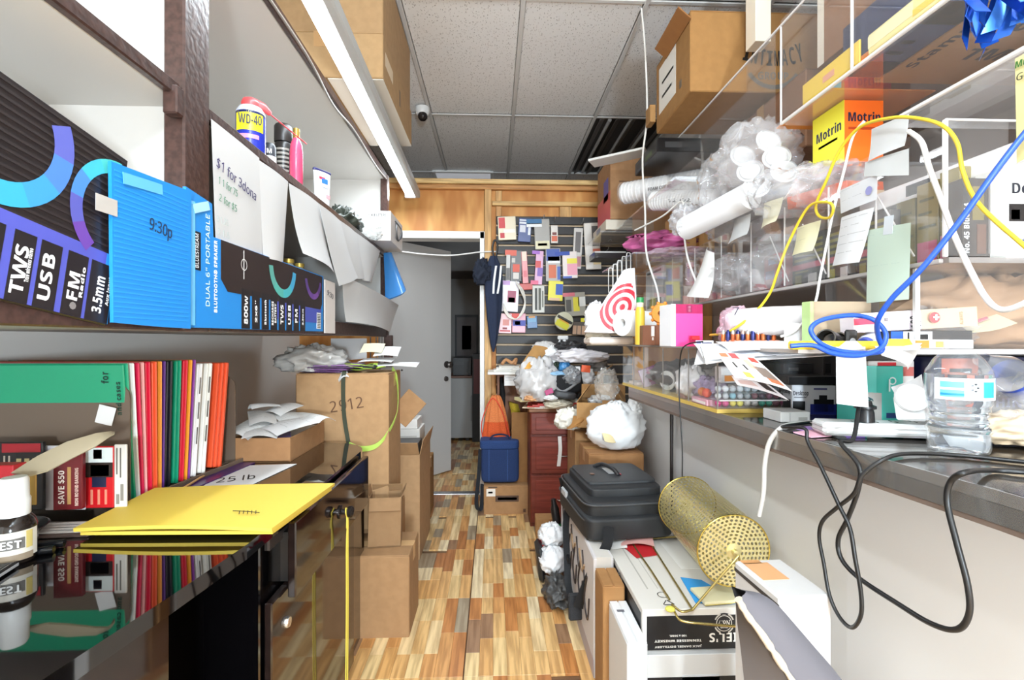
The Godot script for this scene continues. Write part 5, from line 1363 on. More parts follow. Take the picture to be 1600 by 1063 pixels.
# ================================================================ slatted wall with hanging goods
func pegs() -> void:
	var o := thing("slat_wall", "black slatted display panel with tan grooves on the plywood partition", "display panel", Vector3(0.53, 0.6, -3.60))
	var g := Geo.new(); g.box(Vector3(0.535, 1.345, -3.612), Vector3(1.03, 1.51, 0.008)); part(o, "backing", g, m("dcc09c", 0.5))
	var y := 2.098
	for k in 21:
		g = Geo.new(); g.box(Vector3(0.535, y - 0.032, -3.597), Vector3(1.03, 0.0605, 0.020), 0.003); part(o, "slat", g, m("2b2726", 0.45))
		y -= 0.0745
	for e in [[848, 345], [865, 347], [908, 350], [946, 394], [950, 405]]:
		g = Geo.new(); var q := at(e[0], e[1], 3.59)
		g.tube([q, q + Vector3(0, 0.004, 0.09), q + Vector3(0, 0.018, 0.1)], 0.003, 6); part(o, "peg_hook", g, m("c9c9c9", 0.3, 0.7))
	var G := "goods hanging on the slatted wall"
	var D := 3.53
	var L := [
		["seed_packet", "cream and red illustrated packet at the top corner of the slats", [779, 338, 807, 375], "e9dcc0", [["f", 0.05, 0.5, 0.4, 0.95, "d4484a"], ["f", 0.1, 0.08, 0.35, 0.3, "c83a44"], ["f", 0.3, 0.3, 0.95, 0.45, "f4efe6"]]],
		["sock_pack", "navy and white striped pack beside the cream packet", [809, 341, 829, 378], "43528a", [["f", 0.05, 0.76, 0.95, 0.84, "e9ecf2"], ["f", 0.05, 0.88, 0.95, 0.94, "e9ecf2"], ["f", 0.1, 0.4, 0.55, 0.7, "dcdde6"], ["f", 0.75, 0.3, 0.95, 0.72, "e3e6ec"]]],
		["blister_pack", "clear blister pack with a blue header and cream base", [836, 342, 860, 390], "a8a49e", [["f", 0, 0.84, 1, 1, "2a6a9a"], ["f", 0, 0.74, 1, 0.86, "eef0f0"], ["f", 0.05, 0.02, 0.95, 0.28, "e4dcb8"], ["f", 0.2, 0.12, 0.8, 0.2, "b08a50"]]],
		["card_pack", "small white and red card hanging behind the blue-headed blister", [861, 352, 872, 380], "e6dfd6", [["f", 0.1, 0.1, 0.9, 0.4, "d86a4a"], ["f", 0.2, 0.45, 0.8, 0.6, "7a3a34"]]],
		["brush_pack", "slim grey card with a dark oval window", [894, 356, 908, 420], "d9d4ce", [["f", 0.2, 0.4, 0.8, 0.9, "6f6a68"], ["f", 0.1, 0.05, 0.9, 0.3, "c98a92"]]],
		["window_box", "tall white and tan box with a dark oval window", [916, 348, 940, 421], "ddd3c8", [["f", 0.5, 0.5, 0.95, 0.93, "55504e"], ["f", 0.5, 0.38, 0.98, 0.44, "d8745a"], ["f", 0.5, 0.1, 0.98, 0.32, "e8cf9a"], ["f", 0.02, 0.02, 0.46, 0.98, "e9e2da"]]],
		["thin_blister", "thin clear strip pack at the edge of the second row", [790, 398, 797, 440], "b9b4ae", [["f", 0.1, 0.05, 0.9, 0.5, "6a6664"]]],
		["figurine_pack", "clear pack with a red header and red figure inside", [797, 391, 815, 440], "4a4644", [["f", 0, 0.82, 1, 1, "d8604a"], ["f", 0.2, 0.3, 0.8, 0.55, "d4553f"], ["f", 0.25, 0.08, 0.75, 0.28, "d8d0c8"], ["f", 0.1, 0.6, 0.4, 0.75, "c9c2ba"]]],
		["tube_pack", "pink tube pack with a cream top in the second row", [817, 393, 826, 443], "e08f92", [["f", 0.1, 0.7, 0.9, 1, "ead8c8"], ["f", 0.2, 0.2, 0.8, 0.4, "d8707a"]]],
		["tube_pack", "purple and pink swirled tube pack in the second row", [835, 392, 847, 445], "d8a8c8", [["f", 0, 0.9, 1, 1, "a86ac8"], ["f", 0, 0.5, 0.7, 0.7, "d85a5a"], ["f", 0.3, 0.25, 1, 0.5, "8a6ab8"], ["f", 0, 0.0, 1, 0.12, "e06a8a"]]],
		["round_top_card", "grey card with a round blue and white top", [853, 388, 876, 440], "b4aeaa", [["f", 0.05, 0.62, 0.95, 0.98, "3f58a8"], ["f", 0.15, 0.55, 0.98, 0.75, "efeff2"], ["f", 0.2, 0.1, 0.7, 0.5, "d8704a"], ["f", 0.78, 0.05, 0.98, 0.45, "4a68b8"]]],
		["sponge_pack", "blue-headed pack of yellow and pink sponges", [880, 393, 903, 435], "efe2dc", [["f", 0, 0.86, 1, 1, "2b4aa8"], ["f", 0.3, 0.55, 0.98, 0.74, "f0e04a"], ["f", 0.3, 0.12, 0.98, 0.54, "f0a4b4"], ["f", 0, 0, 0.6, 0.08, "4a66b8"]]],
		["hair_cap_pack", "lilac and white pack with a maroon cap picture", [780, 439, 809, 487], "efeaf2", [["f", 0, 0.86, 1, 1, "c8a0d8"], ["f", 0.4, 0.3, 0.85, 0.68, "a8506a"], ["f", 0.45, 0.3, 0.8, 0.46, "e0a890"]]],
		["red_brush", "short red brush stick hanging above the oval hook pack", [812, 443, 833, 453], "c03a2a", []],
		["hook_pack", "oval clear pack of dark hooks", [832, 446, 851, 489], "c9c6bc", [["f", 0.2, 0.1, 0.4, 0.9, "35342c"], ["f", 0.5, 0.1, 0.7, 0.9, "4a4a3c"], ["f", 0.8, 0.2, 0.9, 0.8, "5a5a4a"]]],
		["glove_pack", "yellow and blue pack under the sponges", [856, 439, 879, 470], "e8dc3c", [["f", 0.5, 0.3, 0.98, 0.85, "2f55b0"], ["f", 0.1, 0, 0.8, 0.14, "e0b890"]]],
		["wooden_toy_bag", "clear bag with a pink header and yellow pieces", [884, 457, 916, 494], "a8a294", [["f", 0, 0.84, 1, 1, "d8707c"], ["f", 0.4, 0.2, 0.7, 0.8, "e6d83a"], ["f", 0.65, 0.4, 1, 0.8, "e8e6e0"], ["f", 0.05, 0.2, 0.3, 0.7, "5a5650"]]],
		["pink_box_pack", "pink box with red print in the lowest row", [779, 490, 799, 521], "f2c0c4", [["f", 0.3, 0.4, 0.8, 0.7, "d88a80"], ["f", 0.3, 0.2, 0.65, 0.3, "8a2a34"], ["f", 0.1, 0.08, 0.9, 0.16, "c8545a"]]],
		["pink_box_pack", "pink and blue patterned box with a red lid in the lowest row", [800, 490, 821, 520], "e8a0b0", [["f", 0, 0.72, 1, 1, "d8453a"], ["f", 0.05, 0.35, 1, 0.65, "3f4aa8"], ["f", 0.2, 0.4, 0.6, 0.6, "e8e4f0"]]],
		["blue_pack", "small blue pack beside the patterned pink box", [824, 494, 840, 513], "3a6a9c", [["f", 0.1, 0.5, 0.9, 0.85, "7aa8c8"], ["f", 0.2, 0.84, 0.8, 1, "d89a5a"]]],
		["cork_pack", "clear pack of tan corks beside the yellow disc", [894, 503, 922, 524], "5c524a", [["f", 0.02, 0.05, 0.22, 0.7, "d0a888"], ["f", 0.27, 0.05, 0.47, 0.7, "d0a888"], ["f", 0.52, 0.05, 0.72, 0.7, "d0a888"], ["f", 0.77, 0.05, 0.97, 0.7, "d0a888"]]],
		["yellow_tag", "small yellow tag above the tan corks", [908, 497, 914, 512], "efe43a", []]]
	var nth := 0
	for e in L:
		var b: Array = e[2]
		nth += 1
		var dd := D + 0.004 * (nth % 3)
		var a := facing(b[0], b[1], b[2], b[3], dd, 0.02)
		var it := pbox(e[0], e[1] + " on the slatted wall" if e[1].split(" ").size() < 12 else e[1], "pack", a, m(e[3], 0.3), e[4], G, Basis(Vector3(0, 0, 1), 0.06 * sin(nth * 2.3)), 0.003)
		var hk := Geo.new(); var hp := Vector3(a.get_center().x, a.end.y - 0.004, a.position.z - 0.001)
		hk.tube([hp, hp + Vector3(0, 0.004, -0.03)], 0.002, 6); part(it, "hanger", hk, m("c9c9c9", 0.3, 0.6))
	# disc, cables, clear bag rack
	var p := at(881, 502, 3.5)
	var d := thing("round_pack", "round yellow and white disc pack in the lowest row of the slatted wall", "pack", p - UP * 0.08, G)
	g = Geo.new(); g.xf = Transform3D(Basis(Vector3.RIGHT, PI / 2), p); g.lathe([Vector2(0, -0.02), Vector2(0.068, -0.018), Vector2(0.07, 0.0), Vector2(0.066, 0.012), Vector2(0, 0.016)], 32); part(d, "disc", g, m("d8d4b8", 0.25))
	for e in [[-0.03, 0.045, 0.1, "e2dc3c"], [0.012, 0.02, 0.12, "3a3630"], [0.0, 0.016, 0.08, "e8a83a"]]:
		g = Geo.new(); g.xf = Transform3D(Basis(Vector3(0, 0, 1), -0.5), p + Vector3(0, 0, 0.0165)); g.box(Vector3(0, e[0], 0), Vector3(e[2], e[1], 0.0015)); part(d, "printed_panel", g, m(e[3], 0.3))
	g = Geo.new()
	for k in 3:
		var q := at(808, 440, 3.48)
		g.tube(curve([q + Vector3(-0.01, 0.0, 0.01 * k), q + Vector3(0.05 - 0.01 * k, -0.08, 0.01 * k), q + Vector3(0.055, -0.2 + 0.02 * k, 0.0), q + Vector3(0, -0.27, 0.01), q + Vector3(-0.06, -0.26 + 0.01 * k, 0), q + Vector3(-0.10, -0.2 + 0.02 * k, 0.0)], 6), 0.005, 6)
	single("white_cable", "white cable looped over the lilac hair cap pack", "cable", g, m("e6e0d6", 0.4))
	for k in 5:
		g = Geo.new()
		var q := at(951 + 7 * k, 432 - 6 * k, 2.62)
		g.tube(curve([q + Vector3(0, -0.09, 0), q + Vector3(0, 0.03, 0), q + Vector3(0.01, 0.045, 0), q + Vector3(0.022, 0.03, 0), q + Vector3(0.022, -0.09, 0)], 4), 0.003, 6)
		single("wire_loop", ["first and lowest white wire loop by the target bag", "second white wire loop by the target bag", "middle white wire loop by the target bag", "fourth white wire loop by the target bag", "last and highest white wire loop by the target bag"][k], "wire rack", g, m("e4e0da", 0.35), "white wire loops")

# ================================================================ the heap on the drawers, cartons in the corner
func heap() -> void:
	var g := Geo.new()
	for k in 4:
		pbox("red_flyer", ["lowest red and cream flyer on the drawer cabinet", "second red flyer on the drawer cabinet", "third red flyer with white print on the drawer cabinet", "top red flyer skewed on the drawer cabinet"][k], "flyer", AABB(Vector3(0.20 + 0.02 * k, 0.7435 + 0.009 * k, -3.2), Vector3(0.26, 0.007, 0.24)), m(["d8c4a8", "c8403a", "d05048", "c23a34"][k], 0.4), [["f", 0.3, 0.1, 0.5, 0.9, "e8e0d8"], ["t", 0.2, 0.05, 0.6, 0.5, "e4c9b8"]], "", Basis(UP, 0.1 * k - 0.2))
	pbox("yellow_papers", "yellowed paper wad poking past the red flyers", "papers", AABB(Vector3(0.15, 0.782, -3.12), Vector3(0.09, 0.02, 0.12)), m("e2d4a0", 0.6), [], "", Basis(UP, 0.3))
	g.lump(at(840, 600, 3.0), Vector3(0.12, 0.135, 0.10), 11, 0.38, 1.6, 0.75, true); single("plastic_bag", "grey-white translucent plastic bag heaped on the red flyers", "bag", g, bag_m("d6d2d0", 0.85))
	g = Geo.new(); g.lump(at(836, 622, 2.96), Vector3(0.06, 0.022, 0.04), 15, 0.4, 2.0, 0.9, true); single("orange_cloth", "peach tissue wad under the translucent plastic bag", "tissue", g, m("d8a070", 0.5))
	g = Geo.new(); soft(g, at(884, 597, 3.0), Vector3(0.10, 0.075, 0.08), 0.4, Basis(Vector3(0, 0, 1), 0.2)); var bk := single("camera_bag", "black rounded bag in the heap beside the translucent plastic bag", "bag", g, cloth("232224"))
	g = Geo.new(); g.tube(curve([at(868, 605, 2.92), at(880, 612, 2.9), at(900, 600, 2.92)], 5), 0.008, 8); part(bk, "zip_edge", g, m("8a8888", 0.3))
	g = Geo.new(); g.lump(at(893, 588, 2.93), Vector3(0.05, 0.05, 0.03), 9, 0.4, 2.2, 1.0, true); single("grey_wrap", "crumpled grey plastic wrap over the black bag", "wrap", g, m("8f8f90", 0.2, 0.0, 0.8))
	g = Geo.new(); soft(g, at(882, 617, 2.92), Vector3(0.07, 0.024, 0.04), 0.5, Basis(Vector3(0, 0, 1), -0.15)); single("black_shoe", "dark grey slipper below the black bag in the heap", "shoe", g, m("3a3a3c", 0.45))
	g = Geo.new(); g.lump(at(860, 622, 2.9), Vector3(0.04, 0.015, 0.03), 19, 0.3, 2.0, 1.0, true); single("white_tissue", "small white tissue in front of the dark slipper", "tissue", g, m("e9e6e4", 0.7))
	pbox("magenta_card", "small magenta card between the tissue and plastic bag", "card", facing(853, 608, 866, 616, 2.9, 0.004), m("b02a6a", 0.4), [], "", Basis(Vector3(0, 0, 1), 0.4))
	g = Geo.new(); g.lump(at(882, 575, 3.02), Vector3(0.035, 0.045, 0.035), 23, 0.25, 1.8, 1.0, true); single("blue_bag", "small bright blue bag in the middle of the heap", "bag", g, m("4a8ac0", 0.3))
	g = Geo.new(); g.lump(at(875, 584, 2.95), Vector3(0.07, 0.012, 0.04), 33, 0.3, 2.0, 1.0, true); single("blue_tissue", "pale blue plastic strip beneath the bright blue bag", "wrap", g, m("9ac4e4", 0.3))
	g = Geo.new(); g.lump(at(866, 572, 3.05), Vector3(0.035, 0.03, 0.03), 27, 0.4, 2.0, 1.0, true); single("dark_leaf_bundle", "dark green bundle beside the bright blue bag", "bundle", g, m("23301f", 0.6))
	pbox("white_box", "small white printed box in the heap next to the orange tag", "box", facing(891, 573, 907, 588, 2.95, 0.05), m("e9e7e4", 0.5), [["f", 0.15, 0.5, 0.3, 0.8, "5a5a5a"], ["f", 0.4, 0.5, 0.55, 0.8, "5a5a5a"], ["f", 0.65, 0.5, 0.8, 0.8, "5a5a5a"]])
	pbox("orange_tag", "bright orange tag hanging in front of the heap carton", "tag", facing(908, 571, 922, 582, 2.9, 0.006), m("ec5a20", 0.4), [], "", Basis(Vector3(0, 0, 1), -0.1))
	g = Geo.new(); g.lump(at(905, 557, 3.02), Vector3(0.16, 0.045, 0.11), 45, 0.3, 1.5, 0.8, true); single("poly_mailer", "white crumpled shipping bag on top of the heap", "mailer", g, m("e6e0e2", 0.3))
	g = Geo.new(); g.lump(at(862, 562, 3.1), Vector3(0.10, 0.075, 0.06), 51, 0.35, 1.8, 0.9, true); single("crumpled_newsprint", "crumpled printed white paper next to the kraft envelope", "paper", g, m("e2e0de", 0.6))
	g = Geo.new(); g.lump(at(890, 543, 3.1), Vector3(0.09, 0.035, 0.08), 57, 0.4, 1.7, 0.9, true); single("black_sack", "black plastic sack behind the shipping bag", "bag", g, m("2b2a2b", 0.35))
	g = Geo.new(); g.grid(leaf([at(835, 541, 3.1), at(858, 545, 3.08), at(838, 577, 3.0), at(812, 575, 3.0)], Vector3(0, 0.01, 0.04), Vector3()), false, false, 0.014); var ke := single("kraft_envelope", "tan kraft envelope slanting across the heap", "envelope", g, card("cf9a5a"))
	g = Geo.new(); g.grid(leaf([at(821, 561, 3.0), at(833, 562, 3.0), at(832, 576, 2.97), at(814, 576, 2.97)], Vector3(0, 0, 0.03)), false, false, 0.004); part(ke, "flap", g, m("dba048", 0.5))
	# nozzle of a white spray bottle
	var p := at(882, 545, 3.15)
	var o := thing("spray_bottle", "white trigger spray bottle standing in the heap under the yellow disc", "spray bottle", p - UP * 0.03)
	lathe_part(o, "neck", p - UP * 0.02, [Vector2(0.03, -0.03), Vector2(0.02, 0.03), Vector2(0.012, 0.05), Vector2(0.012, 0.08), Vector2(0, 0.081)], m("e9e8e6", 0.35), 18)
	g = Geo.new(); g.box(p + Vector3(-0.01, 0.072, 0), Vector3(0.07, 0.026, 0.03), 0.006); part(o, "head", g, m("efeeec", 0.35))
	g = Geo.new(); g.tube(curve([p + Vector3(-0.03, 0.06, 0.0), p + Vector3(-0.036, 0.04, 0), p + Vector3(-0.045, 0.02, 0)], 4), 0.006, 8); part(o, "trigger", g, m("e4e2e0", 0.35))
	open_carton("carton", "half-open tan carton at the back of the heap", stands(903, 946, 3.02, 0.87, 0.1, 0.13), card("bd8c58"), [["r", 55, 0.07], ["f", 150, 0.02]], Basis(UP, -0.25))
	# cartons right of the drawers
	carton("carton", "tall tan carton on the floor next to the red-brown drawers", AABB(Vector3(0.455, 0.0, -2.94), Vector3(0.27, 0.66, 0.28)) , card("bf8e5c"))
	open_carton("carton", "open tan carton with raised flaps on the tall corner carton", AABB(Vector3(0.47, 0.7, -2.72), Vector3(0.25, 0.135, 0.2)), card("c8965c"), [["l", -35, 0.1], ["r", -30, 0.09], ["k", 10, 0.08]], Basis(UP, -0.3))
	g = Geo.new(); g.lump(Vector3(0.60, 0.68, -2.79), Vector3(0.12, 0.018, 0.1), 3, 0.2, 1.5, 0.9); single("cloth_pad", "flat folded cloth between the two corner cartons", "cloth", g, m("b9a58a", 0.7))
	g = Geo.new(); g.lump(Vector3(0.595, 0.83, -2.66), Vector3(0.06, 0.03, 0.05), 30, 0.3, 2.0, 1.0, true); single("white_tissue", "white tissue inside the open corner carton", "tissue", g, m("e6e4e2", 0.7))
	g = Geo.new(); g.grid(leaf([at(941, 626, 2.50), at(970, 627, 2.50), at(960, 664, 2.42), at(940, 678, 2.38)], Vector3(0, 0, 0.02), Vector3(0.03, 0, 0.03)), false, false, 0.004); single("kraft_paper", "kraft paper strip hanging over the white carrier bag", "paper", g, card("c8925a"))
	g = Geo.new(); g.grid(leaf([at(938, 668, 2.36), at(950, 668, 2.36), at(962, 692, 2.27), at(945, 690, 2.27)], Vector3(0, 0, 0.015)), false, false, 0.003); single("paper_loop", "torn cream paper handle on the white carrier bag", "paper", g, m("e8d2a0", 0.6))
	g = Geo.new(); g.lump(at(962, 668, 2.40), Vector3(0.14, 0.115, 0.10), 62, 0.16, 1.3, 0.85, true); var wb := single("carrier_bag", "full white plastic carrier bag bulging under the display case", "bag", g, m("ecebea", 0.3))
	g = Geo.new(); g.lump(at(992, 636, 2.38), Vector3(0.03, 0.05, 0.03), 65, 0.4, 2.4, 1.0, true); part(wb, "knot", g, m("e6e5e4", 0.3))
	carton("carton", "plain carton on the floor carrying the white carrier bag", AABB(Vector3(0.46, 0.0, -2.56), Vector3(0.27, 0.62, 0.26)), card("b7814e"))
	g = Geo.new(); g.lump(at(888, 656, 2.66), Vector3(0.07, 0.055, 0.05), 71, 0.35, 1.7, 0.95, true); single("white_cloth", "bundled cream cloth drooping over the drawer cabinet corner", "cloth", g, m("e2ddd0", 0.7))
	g = Geo.new()
	for k in 5: g.grid(leaf([at(896 + 3 * k, 650, 2.6 - 0.01 * k), at(912 + 3 * k, 652, 2.6 - 0.01 * k), at(908 - 3 * k, 664 + k, 2.56), at(893 - 2 * k, 666 + k, 2.56)], Vector3(0, 0.0, 0.02)), false, false, 0.003)
	single("kraft_bundle", "crumpled kraft paper bundle beside the open corner carton", "paper", g, card("b8803f"))
	g = Geo.new(); g.lump(at(948, 603, 2.5), Vector3(0.055, 0.075, 0.05), 81, 0.4, 2.2, 1.0, true); single("clear_wrap", "clear plastic wrap sagging off the end of the display case", "wrap", g, clear(0.22, "e6e2da"))
	for k in 5:
		g = Geo.new(); g.lump(at([905, 852, 915, 872, 930][k], [605, 545, 590, 632, 572][k], [3.05, 3.15, 3.0, 2.95, 3.1][k]), Vector3([0.06, 0.08, 0.05, 0.08, 0.07][k], [0.07, 0.04, 0.06, 0.025, 0.05][k], 0.05), 300 + k, 0.35, 1.8, 1.0, true)
		single("plastic_wrap", ["black plastic wad between the black bag and the open carton", "clear plastic wad under the yellow disc", "white plastic wad beside the orange tag", "cream tissue spread in front of the red flyers", "grey plastic wad against the half-open carton"][k], "wrap", g, m(["2a2a2c", "c9c4c0", "e6e3e2", "ddd2bc", "a8a4a2"][k], 0.3))
	g = Geo.new(); g.lump(Vector3(0.5, 0.76, -3.1), Vector3(0.09, 0.06, 0.09), 91, 0.3, 1.8, 1.0, true); single("paper_scraps", "cream and white paper scraps filling the heap behind the open carton", "paper", g, m("ddd6c8", 0.7))
	# on the floor in front
	pbox("carton", "small tan carton lying on the floor before the red-brown drawers", "box", stands(838, 873, 2.8, 0.0, 0.12, 0.1), card("c8955e"))
	g = Geo.new(); g.lump(Vector3(0.325, 0.075, -2.56), Vector3(0.075, 0.085, 0.08), 101, 0.25, 1.6, 0.85, true); single("red_cloth", "crimson cloth bundle on the floor by the white cartons", "cloth", g, cloth("c81f3c"))
	p = Vector3(0.335, 0.19, -2.5)
	o = thing("flask", "black flask with a green band wedged beside the white carton", "flask", Vector3(p.x, 0.15, p.z))
	g = Geo.new(); g.xf = Transform3D(Basis(Vector3(0, 0, 1), 0.15), p); g.lathe([Vector2(0, -0.03), Vector2(0.022, -0.03), Vector2(0.022, 0.1), Vector2(0.015, 0.12), Vector2(0.012, 0.15), Vector2(0, 0.152)], 18); part(o, "body", g, m("1d1c1e", 0.3))
	g = Geo.new(); g.xf = Transform3D(Basis(Vector3(0, 0, 1), 0.15), p); g.lathe([Vector2(0.0225, 0.0), Vector2(0.0232, 0.001), Vector2(0.0232, 0.02), Vector2(0.0225, 0.021)], 18); part(o, "band", g, m("2a8a4a", 0.3))
	g = Geo.new(); g.lump(Vector3(0.29, 0.2, -2.38), Vector3(0.06, 0.05, 0.07), 111, 0.25, 1.6, 1.0, true); single("white_bag", "upper white plastic bag squeezed beside the briefcase carton", "bag", g, m("efeeee", 0.35))
	g = Geo.new(); g.lump(Vector3(0.285, 0.115, -2.30), Vector3(0.065, 0.055, 0.085), 113, 0.22, 1.5, 1.0, true); single("white_bag", "lower white plastic bag squeezed beside the briefcase carton", "bag", g, m("eceaea", 0.35))
	g = Geo.new(); g.lump(Vector3(0.285, 0.045, -2.14), Vector3(0.055, 0.05, 0.10), 117, 0.4, 2.0, 0.9, true); single("black_sack", "grey-black bin sack on the floor along the carton", "bag", g, m("4a4846", 0.35))
	g = Geo.new(); g.xf = Transform3D(Basis(Vector3(0, 0, 1), 0.1), Vector3(0.23, 0.085, -2.36)); g.box(Vector3(), Vector3(0.035, 0.16, 0.16), 0.03); single("black_case", "small rounded black case standing on the floor against the white bags", "case", g, m("2a2a2b", 0.4))

# ================================================================ stack of cartons, briefcase, raffle drum
func hole_sheet(g: Geo, fn: Callable, nu: int, nv: int, k: float) -> void:
	# a sheet of cells with an eight-sided hole in each: fn(u, v) -> point and normal, u, v in 0..1
	var sq := [[-1, -1], [0, -1], [1, -1], [1, 0], [1, 1], [0, 1], [-1, 1], [-1, 0]]
	for j in nv:
		for i in nu:
			var outer := []; var inner := []
			for e in sq:
				var l := sqrt(float(e[0] * e[0] + e[1] * e[1]))
				outer.append(fn.call((i + 0.5 + 0.5 * e[0]) / nu, (j + 0.5 + 0.5 * e[1]) / nv))
				inner.append(fn.call((i + 0.5 + 0.5 * k * e[0] / l) / nu, (j + 0.5 + 0.5 * k * e[1] / l) / nv))
			for q in 8:
				var r := (q + 1) % 8
				var a: Array = outer[q]; var b: Array = outer[r]; var c: Array = inner[r]; var d: Array = inner[q]
				g.tri(a[0], b[0], c[0], a[1], b[1], c[1]); g.tri(a[0], c[0], d[0], a[1], c[1], d[1])

func floor_stack() -> void:
	# white carton with script that carries the briefcase
	var a := AABB(Vector3(0.345, 0.0, -2.44), Vector3(0.07, 0.42, 0.80))
	var o := carton("carton", "long white carton with black script along its side under the briefcase", a, m("dcd7d6", 0.5), [["l", 0.0, 0.0, 1.0, 0.16, "b9adb2"]], Basis(), "", false, "d9d2c9")
	var g := Geo.new()
	for k in 5:
		var z := -2.36 + 0.13 * k; var x := 0.343
		g.tube(curve([Vector3(x, 0.36, z), Vector3(x, 0.26, z + 0.05), Vector3(x, 0.3, z + 0.09), Vector3(x, 0.2, z + 0.04), Vector3(x, 0.15, z + 0.1), Vector3(x, 0.24, z + 0.13)], 5), 0.004, 5)
	part(o, "script_print", g, m("3a3030", 0.5))
	g = Geo.new()
	for k in 3: g.tube(curve([Vector3(0.343, 0.34, -2.3 + 0.2 * k), Vector3(0.343, 0.28, -2.24 + 0.2 * k), Vector3(0.343, 0.32, -2.2 + 0.2 * k)], 5), 0.005, 5)
	part(o, "script_print", g, m("a88a6a", 0.5))
	carton("carton", "narrow tan carton standing between the script carton and whiskey carton", AABB(Vector3(0.345, 0.0, -1.62), Vector3(0.07, 0.395, 0.12)), card("c08a52"), [], Basis(), "", false, "")
	carton("carton", "narrow white carton standing in front of the tan one", AABB(Vector3(0.362, 0.0, -1.495), Vector3(0.056, 0.35, 0.21)), m("dedcda", 0.5), [["t", 0.2, 0.7, 0.6, 0.76, "6a6a70"]], Basis(), "", false, "")
	a = AABB(Vector3(0.424, 0.0, -1.86), Vector3(0.38, 0.285, 0.53))
	pbox("carton", "grey-white carton with a black printed end under the whiskey carton", "box", a, m("c9c7c4", 0.5), [["f", 0.02, 0.0, 1.0, 0.78, "17171a"], ["f", 0.28, 0.5, 0.56, 0.8, "c9cdd0"], ["f", 0.6, 0.3, 0.9, 0.34, "8a8a8c"], ["f", 0.6, 0.5, 0.85, 0.54, "8a8a8c"]])
	# whiskey carton
	a = AABB(Vector3(0.422, 0.287, -1.815), Vector3(0.41, 0.118, 0.47))
	o = pbox("carton", "white-topped whiskey carton with black sides and white lettering beneath the brass drum", "box", a, m("d9d3ca", 0.55), [
		["f", 0.03, 0.02, 1.0, 0.84, "141416"], ["l", 0.0, 0.02, 0.97, 0.86, "141416"],
		["f", "JACK DANIEL DISTILLERY", 0.25, 0.1, 0.0055, "d8d2c8", 2, 0.135], ["f", "TENNESSEE WHISKEY", 0.25, 0.24, 0.0065, "e2dcd2", 2, 0.135], ["f", "100 x 50ML", 0.25, 0.36, 0.005, "d8d2c8", 2, 0.05],
		["f", "JACK DANIEL'S", 0.78, 0.30, 0.026, "f0ece4", 2, 0.26],
		["l", "JACK DANIEL'S", 0.55, 0.3, 0.02, "e6e0d6", 2, 0.26],
		["t", "Empty", 0.06, 0.93, 0.014, "3a3634", 1, 0.04], ["t", 0.12, 0.24, 0.13, 0.92, "b4aea4"], ["t", 0.2, 0.24, 0.205, 0.9, "b4aea4"], ["t", 0.5, 0.5, 0.95, 0.96, "e9e5de"]])
	for e in [[0, Vector3(0.235, 0.075, 0.001)], [1, Vector3(0.47 * 0.5, 0.08, 0.001)]]:
		var T: Transform3D = side_frame(a, ["f", "l"][e[0]])[0]
		arc(o, T, Vector2(e[1].x, e[1].y), 0.021, 0.023, 0, 359, ["e2dcd2", "e2dcd2", "e2dcd2", "e2dcd2", "e2dcd2", "e2dcd2"])
		arc(o, T, Vector2(e[1].x, e[1].y), 0.026, 0.030, 20, 340, ["c9c2b6", "141416", "c9c2b6", "141416", "c9c2b6", "141416", "c9c2b6"], 0.0014)
		lettering(o, "No.7", T * Transform3D(Basis(Vector3(0, 0, 1), PI), e[1] + Vector3(0, 0.003, 0.001)), 0.013, "efe9df", 0.034, serif)
		lettering(o, "BRAND", T * Transform3D(Basis(Vector3(0, 0, 1), PI), e[1] + Vector3(0, -0.01, 0.001)), 0.006, "efe9df", 0.022, serif)
	var Tt: Transform3D = side_frame(a, "t")[0]
	arc(o, Tt, Vector2(0.085, 0.075), 0.014, 0.0165, 0, 359, ["3a3634", "3a3634", "3a3634", "3a3634"], 0.0012)
	g = Geo.new(); g.xf = Tt
	for k in 3:
		var q0 := Vector3(0.085 + 0.02 * cos(TAU * k / 3 + PI / 2), 0.03 + 0.017 * sin(TAU * k / 3 + PI / 2), 0.0008); var q1 := Vector3(0.085 + 0.02 * cos(TAU * (k + 1) / 3 + PI / 2), 0.03 + 0.017 * sin(TAU * (k + 1) / 3 + PI / 2), 0.0008)
		g.tube([q0.lerp(q1, 0.1), q0.lerp(q1, 0.9)], 0.0014, 5)
	part(o, "recycling_mark", g, m("3a3634", 0.5))
	# flyers on the carton
	var Y := 0.4065
	slab("blue_flyer", "bright blue glossy flyer under the brass drum stand", "flyer", [Vector3(0.60, Y + 0.001, -1.52), Vector3(0.66, Y + 0.001, -1.5), Vector3(0.72, Y + 0.001, -1.36), Vector3(0.585, Y + 0.001, -1.37)], 0.001, m("2a9ae0", 0.25))
	pbox("booklet", "cream booklet lying below the drum end", "booklet", AABB(Vector3(0.60, Y + 0.003, -1.44), Vector3(0.12, 0.01, 0.085)), m("e2d8b0", 0.5), [["f", 0.0, 0.1, 1.0, 0.3, "c9b45a"]], "", Basis(UP, 0.1))
	slab("red_flyer", "red and pink flyer between the briefcase and drum", "flyer", [Vector3(0.47, Y + 0.001, -1.79), Vector3(0.6, Y + 0.002, -1.79), Vector3(0.58, Y + 0.001, -1.68), Vector3(0.5, Y + 0.001, -1.66)], 0.001, m("c82a30", 0.3))
	slab("red_flyer", "curled pale pink sheet over the red flyer", "flyer", [Vector3(0.48, Y + 0.012, -1.795), Vector3(0.60, Y + 0.02, -1.79), Vector3(0.59, Y + 0.006, -1.74), Vector3(0.47, Y + 0.006, -1.75)], 0.001, m("e0a8a0", 0.4), "", Vector3(0, 0.01, 0))
